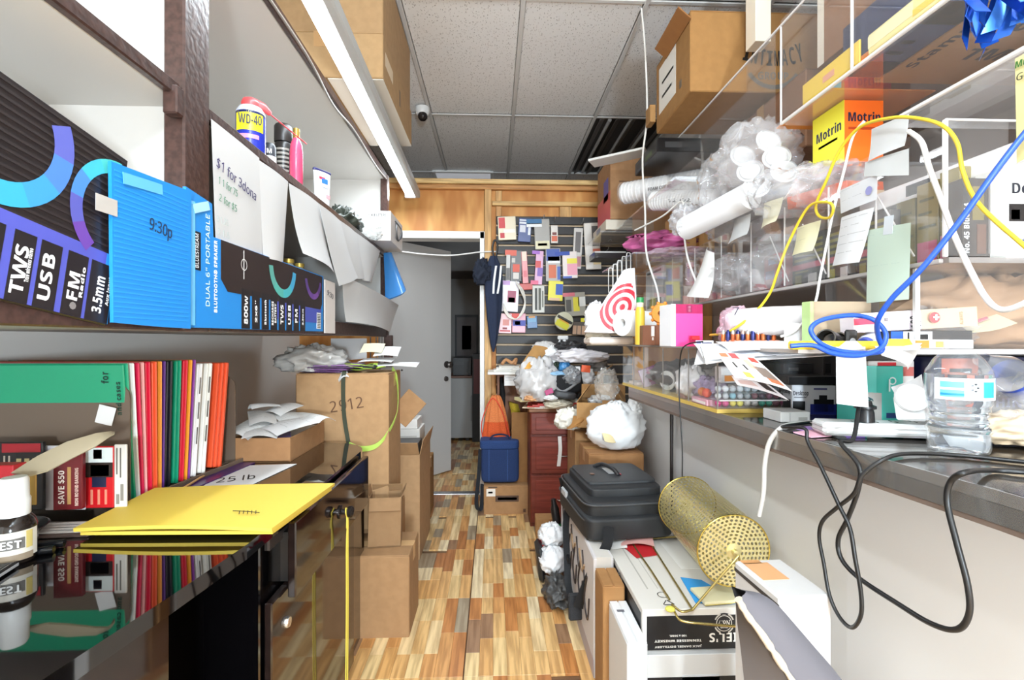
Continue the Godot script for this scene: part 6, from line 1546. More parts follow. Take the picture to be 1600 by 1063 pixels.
	slab("white_flyer", "white sheet with a fold under the drum frame", "paper", [Vector3(0.43, Y + 0.004, -1.80), Vector3(0.5, Y + 0.02, -1.80), Vector3(0.49, Y + 0.003, -1.74), Vector3(0.43, Y + 0.002, -1.73)], 0.001, m("e9e6e2", 0.5))
	carton("carton", "plain white carton hidden under the briefcase behind the whiskey carton", AABB(Vector3(0.42, 0.0, -2.28), Vector3(0.28, 0.42, 0.44)), m("d6d1ce", 0.5), [], Basis(), "", false, "d9d2c9")
	briefcase()
	drum()
	# white box near the wall
	pbox("carton", "plain tan carton under the tall white box by the wall", "box", AABB(Vector3(0.53, 0.0, -1.08), Vector3(0.125, 0.36, 0.21)), card("b98a5a"))
	a = AABB(Vector3(0.542, 0.362, -1.055), Vector3(0.108, 0.315, 0.155))
	pbox("carton", "tall white box with a tan tape patch close to the white lower wall", "box", a, m("cbc7c3", 0.5), [["t", 0.1, 0.42, 0.62, 0.9, "d8a070"], ["t", 0.1, 0.88, 0.5, 0.99, "c9905c"], ["l", 0.0, 0.93, 1.0, 0.955, "3a3634"], ["f", 0.02, 0.05, 0.96, 0.92, "cfcac6"]], "", Basis(UP, 0.05), 0.004)
	torn_chair()

func briefcase() -> void:
	var o := thing("briefcase", "black laptop briefcase lying on the long white script carton", "briefcase", Vector3(0.49, 0.425, -1.99))
	var R := Basis(UP, 0.10)
	var blk := tex_m("nylon", "2f3032", 0.55, cloth_tex, Vector3(14, 14, 14), 0.05)
	var c := Vector3(0.49, 0.425, -1.985)
	var g := Geo.new(); soft(g, c + UP * 0.045, Vector3(0.175, 0.045, 0.23), 0.22, R); part(o, "lower_case", g, blk)
	g = Geo.new(); soft(g, c + R * Vector3(0.005, 0.105, -0.01), Vector3(0.168, 0.035, 0.215), 0.22, R); part(o, "upper_case", g, blk)
	g = Geo.new(); soft(g, c + R * Vector3(0.015, 0.15, -0.03), Vector3(0.15, 0.022, 0.175), 0.22, R); var pk := part(o, "front_pocket", g, blk)
	g = Geo.new(); soft(g, c + R * Vector3(0.02, 0.172, -0.05), Vector3(0.145, 0.009, 0.14), 0.2, R); part(o, "flap", g, m("37383a", 0.5))
	for e in [[0.072, 0.176, 0.232], [0.128, 0.17, 0.218]]:
		var pts := []
		for k in 41:
			var t := TAU * k / 40.0
			pts.append(c + R * Vector3(signf(cos(t)) * pow(absf(cos(t)), 0.25) * e[1], e[0], -0.01 + signf(sin(t)) * pow(absf(sin(t)), 0.25) * e[2]))
		g = Geo.new(); g.tube(pts, 0.0035, 6); part(o, "zip", g, m("4a4b4d", 0.35))
	g = Geo.new(); g.tube(curve([c + R * Vector3(-0.03, 0.182, -0.14), c + R * Vector3(0.0, 0.198, -0.11), c + R * Vector3(0.02, 0.198, -0.03), c + R * Vector3(0.03, 0.18, 0.01)], 6), 0.009, 10); part(o, "handle", g, m("232325", 0.4))
	g = Geo.new(); g.xf = Transform3D(R, c + R * Vector3(0.012, 0.1815, -0.065)); g.box(Vector3(), Vector3(0.03, 0.002, 0.09), 0.001); part(o, "grey_trim", g, m("b9b9ba", 0.3, 0.4))
	for e in [[Vector3(0.036, 0.183, -0.006), "c83a44"], [Vector3(-0.075, 0.184, -0.02), "6a4a3a"]]:
		g = Geo.new(); g.xf = Transform3D(R, c + R * e[0]); g.box(Vector3(), Vector3(0.018, 0.004, 0.018), 0.002); part(pk, "badge", g, m(e[1], 0.3))
	g = Geo.new(); g.xf = Transform3D(R, c + R * Vector3(-0.173, 0.085, -0.1)); g.box(Vector3(), Vector3(0.012, 0.03, 0.08), 0.004); part(o, "grey_lining", g, m("c4c4c4", 0.5))
	# shoulder strap: down the side of the carton and back up
	g = strap_geo([c + R * Vector3(-0.09, 0.06, 0.232), at(948, 852, 1.70), at(930, 885, 1.74), at(912, 925, 1.80), at(904, 950, 1.84)], 0.036, 0.003, Vector3(0.95, -0.1, 0.3).normalized()); part(o, "shoulder_strap", g, cloth("1c1c1e"))
	g = strap_geo([at(898, 955, 1.9), at(888, 915, 1.98), at(886, 870, 2.05), at(884, 825, 2.12), at(886, 790, 2.18), c + R * Vector3(-0.17, 0.13, -0.16)], 0.028, 0.003, Vector3(0.95, 0.0, 0.3).normalized()); part(o, "shoulder_strap", g, cloth("232325"))
	g = Geo.new(); g.xf = Transform3D(Basis(UP, 0.1) * Basis(Vector3.RIGHT, -0.12), at(899, 948, 1.87)); g.box(Vector3(), Vector3(0.055, 0.10, 0.02), 0.006); part(o, "strap_pad", g, cloth("2c2c2e"))
	for y in [0.24, 0.47]:
		g = Geo.new(); g.box(Vector3(0.318, y, -2.03 if y < 0.3 else -2.17), Vector3(0.012, 0.022, 0.04), 0.003); part(o, "buckle", g, m("151517", 0.3))

func drum() -> void:
	var A := at(1146, 861, 1.37); var B := at(1074, 790, 1.73)
	var o := thing("raffle_drum", "brass perforated raffle drum on a wire stand over the whiskey carton", "raffle drum", Vector3(0.62, 0.407, -1.42))
	var brass := m("dccf96", 0.3, 0.75)
	var d := (B - A).normalized(); var len := A.distance_to(B)
	var T := frame(A, d.cross(UP).normalized(), UP)
	T.basis = Basis(T.basis.x, d.cross(T.basis.x).normalized() * -1.0, d)
	var ex: Vector3 = T.basis.x; var ey: Vector3 = T.basis.y
	var R := 0.105
	var g := Geo.new()
	hole_sheet(g, func(u: float, v: float) -> Array:
		var w := u + 0.5 * 0 ; var t := TAU * w
		var n: Vector3 = ex * cos(t) + ey * sin(t)
		return [A + d * (v * len) + n * R, n], 54, 30, 0.74)
	part(o, "perforated_cylinder", g, brass)
	for e in [[A, -d], [B, d]]:
		g = Geo.new()
		for ring in range(2, 10):
			var n := ring * 5
			hole_sheet(g, func(u: float, v: float) -> Array:
				var t := TAU * u; var r := R * (ring + v) / 10.0
				return [e[0] + (ex * cos(t) + ey * sin(t)) * r + e[1] * 0.001, e[1]], n, 1, 0.68)
		part(o, "perforated_end", g, brass)
		g = Geo.new()
		var pts := []
		for k in 49: pts.append(e[0] + (ex * cos(TAU * k / 48) + ey * sin(TAU * k / 48)) * R)
		g.tube(pts, 0.0026, 8); part(o, "rim", g, m("d0b65a", 0.2, 0.9))
		g = Geo.new(); g.xf = Transform3D(Basis(ex, e[1], ex.cross(e[1])), e[0]); g.lathe([Vector2(0.022, -0.001), Vector2(0.022, 0.003), Vector2(0.009, 0.005), Vector2(0.008, 0.018), Vector2(0, 0.019)], 20); part(o, "hub", g, brass)
	# wire stand
	var w := m("b9a565", 0.25, 0.85)
	var Y := 0.4105
	var n0 := A - d * 0.03; var f0 := B + d * 0.02
	var q := func(u: float, v: float) -> Vector3: return ony(u, v, Y)
	var nl: Vector3 = q.call(1082, 953); var nr: Vector3 = q.call(1172, 940); var fl: Vector3 = q.call(1012, 842); var fr: Vector3 = q.call(1075, 838)
	for e in [[n0, nl, "leg"], [n0, nr, "leg"], [f0, fl, "leg"], [f0, fr, "leg"], [nl, fl, "base_rod"], [nr, fr, "base_rod"], [fl, fr, "base_rod"]]:
		g = Geo.new(); g.tube([e[0], e[1]], 0.0034, 8); part(o, e[2], g, w)
	g = Geo.new(); g.tube(curve([q.call(1046, 937), q.call(1018, 893), q.call(988, 846), fl], 5), 0.0034, 8); part(o, "crank_rod", g, w)
	g = Geo.new(); g.tube(curve([q.call(1050, 945), q.call(1056, 958) - UP * 0.004, q.call(1066, 966) - UP * 0.008, q.call(1105, 970) - UP * 0.01, q.call(1160, 974) - UP * 0.01], 5), 0.0034, 8); part(o, "front_rod", g, w)
	g = Geo.new(); g.tube(curve([nl, q.call(1065, 956), q.call(1050, 945)], 5), 0.0034, 8); part(o, "front_rod", g, w)
	g = Geo.new(); g.lump(ony(1047, 952, Y + 0.004), Vector3(0.014, 0.007, 0.012), 2, 0.1); part(o, "tape_wad", g, m("d8cf5a", 0.4))

func torn_chair() -> void:
	var S := []; var R := []; var L := []
	var sp := [[1153, 937], [1167, 962], [1187, 988], [1207, 1018], [1228, 1050], [1248, 1082], [1290, 1150], [1360, 1260]]
	var rp := [[1160, 923], [1186, 927], [1214, 945], [1243, 977], [1274, 1013], [1304, 1048], [1350, 1110], [1430, 1220]]
	var lp := [[1148, 932], [1150, 950], [1152, 975], [1156, 1005], [1160, 1040], [1164, 1075], [1172, 1140], [1185, 1250]]
	for k in 8:
		S.append(at(sp[k][0], sp[k][1], 0.60)); R.append(at(rp[k][0], rp[k][1], 0.64)); L.append(at(lp[k][0], lp[k][1], 0.64))
	var o := thing("office_chair", "grey office chair back with a torn edge showing cream padding", "chair", Vector3(0.42, 0, -0.64))
	var rows := []
	S = curve(S, 4); R = curve(R, 4); L = curve(L, 4)
	for k in S.size():
		var row := PackedVector3Array()
		for j in 7: row.append(S[k].lerp(R[k], j / 6.0) + Vector3(0.004, 0.006, 0.006) * sin(PI * j / 6.0))
		rows.append(row)
	var g := Geo.new(); g.grid(rows); part(o, "backrest", g, m("5f5c61", 0.85), "grey upholstered top face")
	rows = []
	for k in S.size(): rows.append(PackedVector3Array([S[k], S[k].lerp(L[k], 0.5), L[k]]))
	g = Geo.new(); g.grid(rows); part(o, "side_fabric", g, m("4e4642", 0.85))
	rows = []
	for k in S.size(): rows.append(PackedVector3Array([R[k], R[k].lerp(L[k], 0.5) + Vector3(0, 0, -0.02), L[k]]))
	g = Geo.new(); g.grid(rows); part(o, "rear_fabric", g, cloth("4a4644"))
	g = Geo.new()
	var rr := []; var rng := RandomNumberGenerator.new(); rng.seed = 4
	for k in S.size(): rr.append(0.003 + rng.randf() * 0.0025); S[k] += Vector3(0.0, 0.001, 0.001)
	g.tube(S, rr, 8); part(o, "torn_padding", g, m("b8ab98", 0.9), "cream padding along the tear")
	var low: Vector3 = (S[-1] + R[-1] + L[-1]) / 3
	g = Geo.new(); g.tube(curve([low + UP * 0.05, Vector3(low.x + 0.02, 0.42, -0.58), Vector3(low.x + 0.05, 0.3, -0.45), Vector3(0.5, 0.12, -0.42), Vector3(0.5, 0.06, -0.42)], 5), 0.02, 10); part(o, "column", g, m("1a1a1b", 0.4))
	for k in 5:
		var a := TAU * k / 5
		g = Geo.new(); g.tube([Vector3(0.5, 0.075, -0.42), Vector3(0.5 + 0.17 * cos(a), 0.05, -0.42 + 0.17 * sin(a))], 0.014, 8); part(o, "foot", g, m("1a1a1b", 0.4))
		g = Geo.new(); g.lump(Vector3(0.5 + 0.17 * cos(a), 0.022, -0.42 + 0.17 * sin(a)), Vector3(0.022, 0.022, 0.022), 1, 0.0); part(o, "caster", g, m("121213", 0.4))

# ================================================================ counter and what stands on it
const CY := 0.962        # counter top
const EDGE := [Vector2(0.712, 0.2), Vector2(0.700, 0.635), Vector2(0.655, 1.13), Vector2(0.612, 2.14)]

func counter() -> void:
	var g := Geo.new()
	g.xf = frame(Vector3(0, 0, 0), Vector3.RIGHT, Vector3.FORWARD)
	var p := []
	for q in EDGE: p.append(q + Vector2(0.20, 0))
	p.append(Vector2(0.79, 2.7)); p.append(Vector2(0.87, 2.7)); p.append(Vector2(0.99, 0.2)); g.prism(p, 0.912)
	var w := structure("wall_counter", g, m("dedad6", 0.3), "white painted half wall below the counter")
	g = Geo.new(); g.box(Vector3(0.83, 0.45, -2.73), Vector3(0.08, 0.9, 0.05), 0.003); part(w, "end_post", g, m("cfcac6", 0.5))
	var o := thing("counter", "dark glossy counter top with a stainless steel edge along the acrylic display", "counter", Vector3(1.0, 0.914, -1.2))
	p = []
	for q in EDGE: p.append(q)
	p.append(Vector2(1.69, 2.14)); p.append(Vector2(1.69, 0.2))
	g = Geo.new(); g.xf = frame(Vector3(0, CY - 0.018, 0), Vector3.RIGHT, Vector3.FORWARD); g.prism(p, 0.018); part(o, "worktop", g, tex_m("marble", "4a4642", 0.08, ply_tex, Vector3(2.5, 2.5, 2.5)))
	for e in [[0.0, 0.028, "a9a7a4"], [0.0285, 0.018, "c2c0bd"]]:
		p = []
		for q in EDGE: p.append(q + Vector2(-0.004, 0))
		for k in range(3, -1, -1): p.append(EDGE[k] + Vector2(0.004, 0))
		g = Geo.new(); g.xf = frame(Vector3(0, CY - 0.0465 + e[0] - (0.0 if e[0] == 0.0 else 0.0), 0), Vector3.RIGHT, Vector3.FORWARD); g.prism(p, e[1]); part(o, "steel_edge", g, m(e[2], 0.25, 0.8))
	p = []
	for q in EDGE: p.append(q + Vector2(-0.003, 0))
	for k in range(3, -1, -1): p.append(EDGE[k] + Vector2(0.02, 0))
	g = Geo.new(); g.xf = frame(Vector3(0, CY - 0.055, 0), Vector3.RIGHT, Vector3.FORWARD); g.prism(p, 0.008); part(o, "brown_trim", g, m("6a5a50", 0.4))
	g = Geo.new(); g.tube([Vector3(0.797, 0.91, -2.12), Vector3(0.797, 0.02, -2.12)], 0.0075, 10); single("pipe", "thin dark pipe running down the white half wall behind the drum", "pipe", g, m("2c2422", 0.4))
	# boxes on the counter
	pbox("white_card_box", "thin white carton lying at the near corner of the glass display", "box", stands(1220, 1266, 1.18, CY + 0.0005, 0.026, 0.08), m("e9e7e4", 0.5), [["f", 0.6, 0.2, 0.9, 0.5, "b9b5b0"], ["f", 0.3, 0.1, 0.32, 0.9, "b9b5b0"]])
	pbox("dispenser_box", "white box printed Desktop with black tape dispenser pictures", "box", stands(1243, 1306, 1.30, CY + 0.0005, 0.082, 0.07), m("dedee2", 0.5), [["f", 0.42, 0.0, 1.0, 0.36, "2a3590"], ["f", 0.5, 0.1, 0.95, 0.52, "161618"], ["f", 0.62, 0.5, 0.8, 0.66, "1c1c20"], ["f", 0.02, 0.15, 0.3, 0.45, "1a1a1c"], ["f", "Desktop", 0.2, 0.72, 0.012, "3c3a44", 0, 0.04], ["f", 0.5, 0.84, 0.8, 0.9, "5a5a8a"], ["f", 0.05, 0.56, 0.33, 0.6, "7a7a80"], ["l", 0.1, 0.15, 0.9, 0.5, "1a1a1c"], ["l", "Desktop", 0.5, 0.75, 0.012, "3c3a44", 0, 0.05]], "", Basis(UP, -0.15))
	pbox("router_box", "black flat electronics box stacked on the white Desktop box", "box", stands(1232, 1318, 1.28, CY + 0.085, 0.022, 0.11), m("1e1c1d", 0.35), [["t", 0.0, 0.0, 1.0, 0.6, "6e6a68"]])
	pbox("router_box", "grey lidded electronics case topmost in the dark gap under the shelf", "box", stands(1225, 1300, 1.38, CY + 0.1085, 0.03, 0.1), m("3a3736", 0.3), [["f", 0.1, 0.3, 0.3, 0.6, "8a8684"]])
	pbox("dark_carton", "dark cardboard box standing deep under the acrylic shelf", "box", stands(1225, 1330, 1.62, CY + 0.0005, 0.165, 0.1), m("4a4240", 0.6))
	pbox("teal_box", "tall teal network device box behind the white power strip", "box", stands(1346, 1412, 1.06, CY + 0.0005, 0.148, 0.08), m("48c4b4", 0.4), [["f", 0.0, 0.0, 0.4, 1.0, "6ee0d4"], ["f", 0.62, 0.2, 0.98, 0.28, "1f3f78"]], "", Basis(UP, -0.1))
	var tb := get_node("teal_box")
	var c := stands(1346, 1412, 1.06, CY, 0.148, 0.08)
	var T: Transform3D = side_frame(c, "f")[0]
	arc(tb, T, Vector2(0.068, 0.115), 0.006, 0.009, -140, 140, ["eef6f4", "eef6f4", "eef6f4"], 0.006)
	var g2 := Geo.new(); g2.xf = T; g2.box(Vector3(0.061, 0.105, 0.006), Vector3(0.003, 0.028, 0.001)); part(tb, "printed_mark", g2, m("eef6f4", 0.4))
	lettering(tb, "ty", T * Transform3D(Basis(Vector3(0, 0, 1), PI / 2), Vector3(0.013, 0.07, 0.006)), 0.012, "1f5a60", 0.02)
	pbox("teal_box", "small teal carton with purple print lying before the tall teal box", "box", stands(1312, 1356, 0.99, CY + 0.0005, 0.03, 0.055), m("3ea898", 0.4), [["f", 0.1, 0.0, 0.9, 0.35, "8a6ac0"], ["f", 0.1, 0.5, 0.6, 0.6, "1c5a54"], ["f", 0.1, 0.7, 0.5, 0.78, "1c5a54"]])
	for k in 2:
		slab("pink_card", ["pink and white printed card beside the power strip", "lilac printed card half under the pink one"][k], "card", [Vector3(0.665 + 0.03 * k, CY + 0.003 + 0.001 * k, -1.04 - 0.05 * k), Vector3(0.72 + 0.05 * k, CY + 0.004, -1.06 - 0.05 * k), Vector3(0.73 + 0.04 * k, CY + 0.003, -1.0 - 0.04 * k), Vector3(0.668 + 0.03 * k, CY + 0.003, -0.985 - 0.04 * k)], 0.002, m(["eeb4c4", "b48ad0"][k], 0.35))
	# power strip and plug
	var a := AABB(Vector3(0.700, CY + 0.006, -1.02), Vector3(0.26, 0.028, 0.062))
	var ps := pbox("power_strip", "white plastic power strip with a black plug in it on the counter edge", "power strip", a, m("d9d7d4", 0.35), [], "", Basis(UP, -0.22), 0.006)
	for k in 2:
		var gg := Geo.new(); gg.xf = Transform3D(Basis(), a.get_center()) * Transform3D(Basis(UP, -0.22), Vector3(0, -0.005 + 0.009 * k, 0)); gg.box(Vector3(), Vector3(0.263, 0.0015, 0.065)); part(ps, "moulding_line", gg, m("a9a6a2", 0.4))
	for k in 5:
		for j in 2:
			var gg := Geo.new(); gg.xf = Transform3D(Basis(), a.get_center()) * Transform3D(Basis(UP, -0.22), Vector3(0.02 + 0.042 * (k - 2), 0.0142, -0.008 + 0.016 * j)); gg.box(Vector3(), Vector3(0.003, 0.001, 0.009)); part(ps, "socket_slot", gg, m("2a2a2a", 0.4))
	for k in [-0.1, 0.1]:
		var gg := Geo.new(); gg.xf = Transform3D(Basis(), a.get_center()) * Transform3D(Basis(UP, -0.22), Vector3(k, -0.017, 0)); gg.box(Vector3(), Vector3(0.02, 0.006, 0.03), 0.002); part(ps, "foot", gg, m("2a2a2a", 0.5))
	var pp := Vector3(0.785, CY + 0.0355, -0.985)
	var pl := thing("plug", "black moulded plug standing in the white power strip", "plug", pp)
	lathe_part(pl, "body", pp, [Vector2(0, 0), Vector2(0.0155, 0.0), Vector2(0.0145, 0.02), Vector2(0.013, 0.026), Vector2(0.018, 0.028), Vector2(0.018, 0.034), Vector2(0.012, 0.036), Vector2(0.010, 0.044), Vector2(0, 0.045)], m("1a191a", 0.35), 20, Basis(), 0.5)
	# papers and white disc
	sheet("envelope", "white opened envelope lying behind the power strip", "envelope", [Vector3(0.83, CY + 0.004, -1.16), Vector3(1.02, CY + 0.05, -1.12), Vector3(1.0, CY + 0.012, -0.98), Vector3(0.84, CY + 0.004, -1.05)], "e4ddd4", Vector3(0, 0.01, 0))
	sheet("paper_sheet", "white folded sheet propped against the tall teal box", "paper", [at(1392, 605, 0.99), at(1440, 585, 1.02), at(1448, 648, 0.97), at(1420, 655, 0.96)], "dedbd8", Vector3(0, 0, 0.02), Vector3(0, 0, 0.01))
	var dp := at(1424, 622, 0.955)
	var ds := thing("plastic_disc", "white oval plastic lid leaning on the folded sheet behind the water bottle", "lid", dp - UP * 0.04)
	var gl := Geo.new(); gl.xf = Transform3D(Basis(UP, -0.35) * Basis(Vector3.RIGHT, PI / 2 - 0.35) , dp); gl.lathe([Vector2(0, -0.004), Vector2(0.026, -0.004), Vector2(0.03, 0.0), Vector2(0.028, 0.005), Vector2(0, 0.008)], 28); part(ds, "disc", gl, m("e6e4e2", 0.3))
	gl = Geo.new(); gl.xf = Transform3D(Basis(UP, -0.35) * Basis(Vector3.RIGHT, PI / 2 - 0.35), dp + Vector3(-0.004, -0.022, 0)); gl.box(Vector3(0, 0, 0), Vector3(0.05, 0.008, 0.05), 0.003); part(ds, "tab", gl, m("e2e0dd", 0.3))
	bottle()
	# the second bottle and bags at the frame edge
	var q := at(1592, 596, 0.92)
	var o2 := thing("water_bottle", "clear bottle with a navy label lying among plastic bags on the counter", "bottle", q - UP * 0.05)
	var R := Basis(Vector3(0, 0, 1), 1.15) * Basis(Vector3.RIGHT, 0.2)
	lathe_part(o2, "body", q, [Vector2(0, -0.09), Vector2(0.03, -0.088), Vector2(0.034, -0.07), Vector2(0.034, 0.05), Vector2(0.014, 0.1), Vector2(0.014, 0.115)], clear(0.1), 28, R)
	lathe_part(o2, "label_panel", q, [Vector2(0.0346, -0.045), Vector2(0.0348, 0.03)], m("1f3f9a", 0.3), 28, R)
	gl = Geo.new(); gl.lump(at(1600, 640, 0.95), Vector3(0.12, 0.07, 0.09), 131, 0.35, 1.7, 0.75, true); single("plastic_bag", "clear crinkled plastic bag heaped beside the water bottle", "bag", gl, clear(0.3, "d8d0c8"))
	gl = Geo.new(); gl.lump(at(1590, 672, 0.9), Vector3(0.09, 0.03, 0.05), 133, 0.3, 1.6, 0.8, true); single("kraft_paper", "crumpled tan paper under the clear crinkled bag", "paper", gl, m("cdb596", 0.6))
	pbox("navy_box", "navy box with an orange frame under the acrylic bin", "box", AABB(Vector3(0.98, CY + 0.0005, -1.14), Vector3(0.30, 0.17, 0.12)), m("161a3a", 0.35), [["f", 0.02, 0.45, 0.30, 0.98, "c05a3a"], ["f", 0.08, 0.55, 0.25, 0.85, "a8a0b8"], ["f", "THIN", 0.5, 0.4, 0.02, "4a5080", 0, 0.08]])
	pbox("red_pack", "red and white food packet in the gap below the yellow shelf strip", "packet", AABB(Vector3(0.86, CY + 0.09, -1.12), Vector3(0.11, 0.07, 0.05)), m("d8cfc8", 0.4), [["f", 0.2, 0.35, 0.6, 0.95, "c8202a"], ["f", 0.68, 0.5, 0.98, 0.8, "c86a60"]])
	pbox("white_carton", "plain white carton holding the red and white food packet", "box", AABB(Vector3(0.85, CY + 0.0005, -1.14), Vector3(0.125, 0.088, 0.08)), m("c9c4be", 0.5))

func bottle() -> void:
	var p := at(1497, 531, 0.86); p.y = CY + 0.0005
	var o := thing("water_bottle", "clear ribbed water bottle with a white cap and blue label on the counter", "bottle", p)
	var pr := [Vector2(0.0, 0.004), Vector2(0.030, 0.0), Vector2(0.043, 0.003), Vector2(0.0455, 0.012), Vector2(0.0455, 0.03)]
	for k in 5:
		var y := 0.036 + 0.0125 * k
		var w := 0.0475 - 0.0035 * sin(PI * k / 4.0)
		pr.append(Vector2(w - 0.003, y)); pr.append(Vector2(w, y + 0.005)); pr.append(Vector2(w - 0.001, y + 0.009))
	pr.append_array([Vector2(0.0485, 0.1), Vector2(0.0487, 0.142), Vector2(0.047, 0.152), Vector2(0.036, 0.172), Vector2(0.021, 0.188), Vector2(0.0185, 0.192), Vector2(0.0185, 0.197)])
	lathe_part(o, "shell", p, pr, clear(0.07, "eef2f4"), 40)
	var wtr := StandardMaterial3D.new(); wtr.albedo_color = Color(0.96, 0.98, 1.0, 0.0); wtr.roughness = 0.0; wtr.refraction_enabled = true; wtr.refraction_scale = 0.033; wtr.transparency = BaseMaterial3D.TRANSPARENCY_ALPHA
	var inner := [Vector2(0.0, 0.006)]
	for e in pr.slice(1, pr.size() - 5): inner.append(Vector2(e.x - 0.002, e.y + 0.003))
	inner.append(Vector2(0.0, inner[-1].y + 0.0005))
	lathe_part(o, "water", p, inner, wtr, 40)
	band(o, "label_panel", p, 0.0491, 0.1, 0.139, "e8f2f8", -1.5, 1.6)
	band(o, "label_panel", p, 0.0494, 0.105, 0.133, "2f9fdc", -0.05, 0.42); band(o, "label_panel", p, 0.0494, 0.105, 0.133, "6cc0e6", -1.3, -0.62); band(o, "label_panel", p, 0.0495, 0.108, 0.112, "2a86c0", -1.3, -0.62); band(o, "label_panel", p, 0.0495, 0.118, 0.122, "e8f2f8", -1.3, -0.62)
	band(o, "label_panel", p, 0.0494, 0.128, 0.137, "2a66c0", 0.62, 1.1); band(o, "label_panel", p, 0.0494, 0.104, 0.125, "b9a898", 0.72, 1.05)
	band(o, "label_panel", p, 0.0495, 0.106, 0.136, "e9ecee", -0.55, -0.12)
	for k in 5:
		var t := TAU * k / 5.0
		var an := -0.335 + 0.09 * cos(t)
		band(o, "recycling_arrow", p, 0.0498, 0.121 + 0.0065 * sin(t), 0.1245 + 0.0065 * sin(t), "2a2c30", an - 0.035, an + 0.035)
	lathe_part(o, "cap", p + UP * 0.192, [Vector2(0.0, 0.0), Vector2(0.0205, 0.0), Vector2(0.0205, 0.014), Vector2(0.0195, 0.0158), Vector2(0, 0.016)], m("f0efee", 0.35), 32)

# ================================================================ glass display on the counter
func pane(o: Node, called: String, a: Vector3, b: Vector3, y0: float, y1: float, alpha := 0.06, th := 0.003) -> void:
	# an upright pane over the line a-b
	var g := Geo.new()
	g.xf = frame((a + b) / 2 + UP * ((y0 + y1) / 2), b - a, UP)
	g.box(Vector3(), Vector3(a.distance_to(b), y1 - y0, th))
	part(o, called, g, clear(alpha * 0.4))

func rod(o: Node, called: String, a: Vector3, b: Vector3, w: float, mat: Material) -> void:
	var g := Geo.new()
	g.xf = frame((a + b) / 2, b - a, UP if absf((b - a).normalized().y) < 0.9 else Vector3.RIGHT)
	g.box(Vector3(), Vector3(a.distance_to(b), w, w), w * 0.2)
	part(o, called, g, mat)

func acrylic_edge() -> StandardMaterial3D: return m("ded9d6", 0.15)

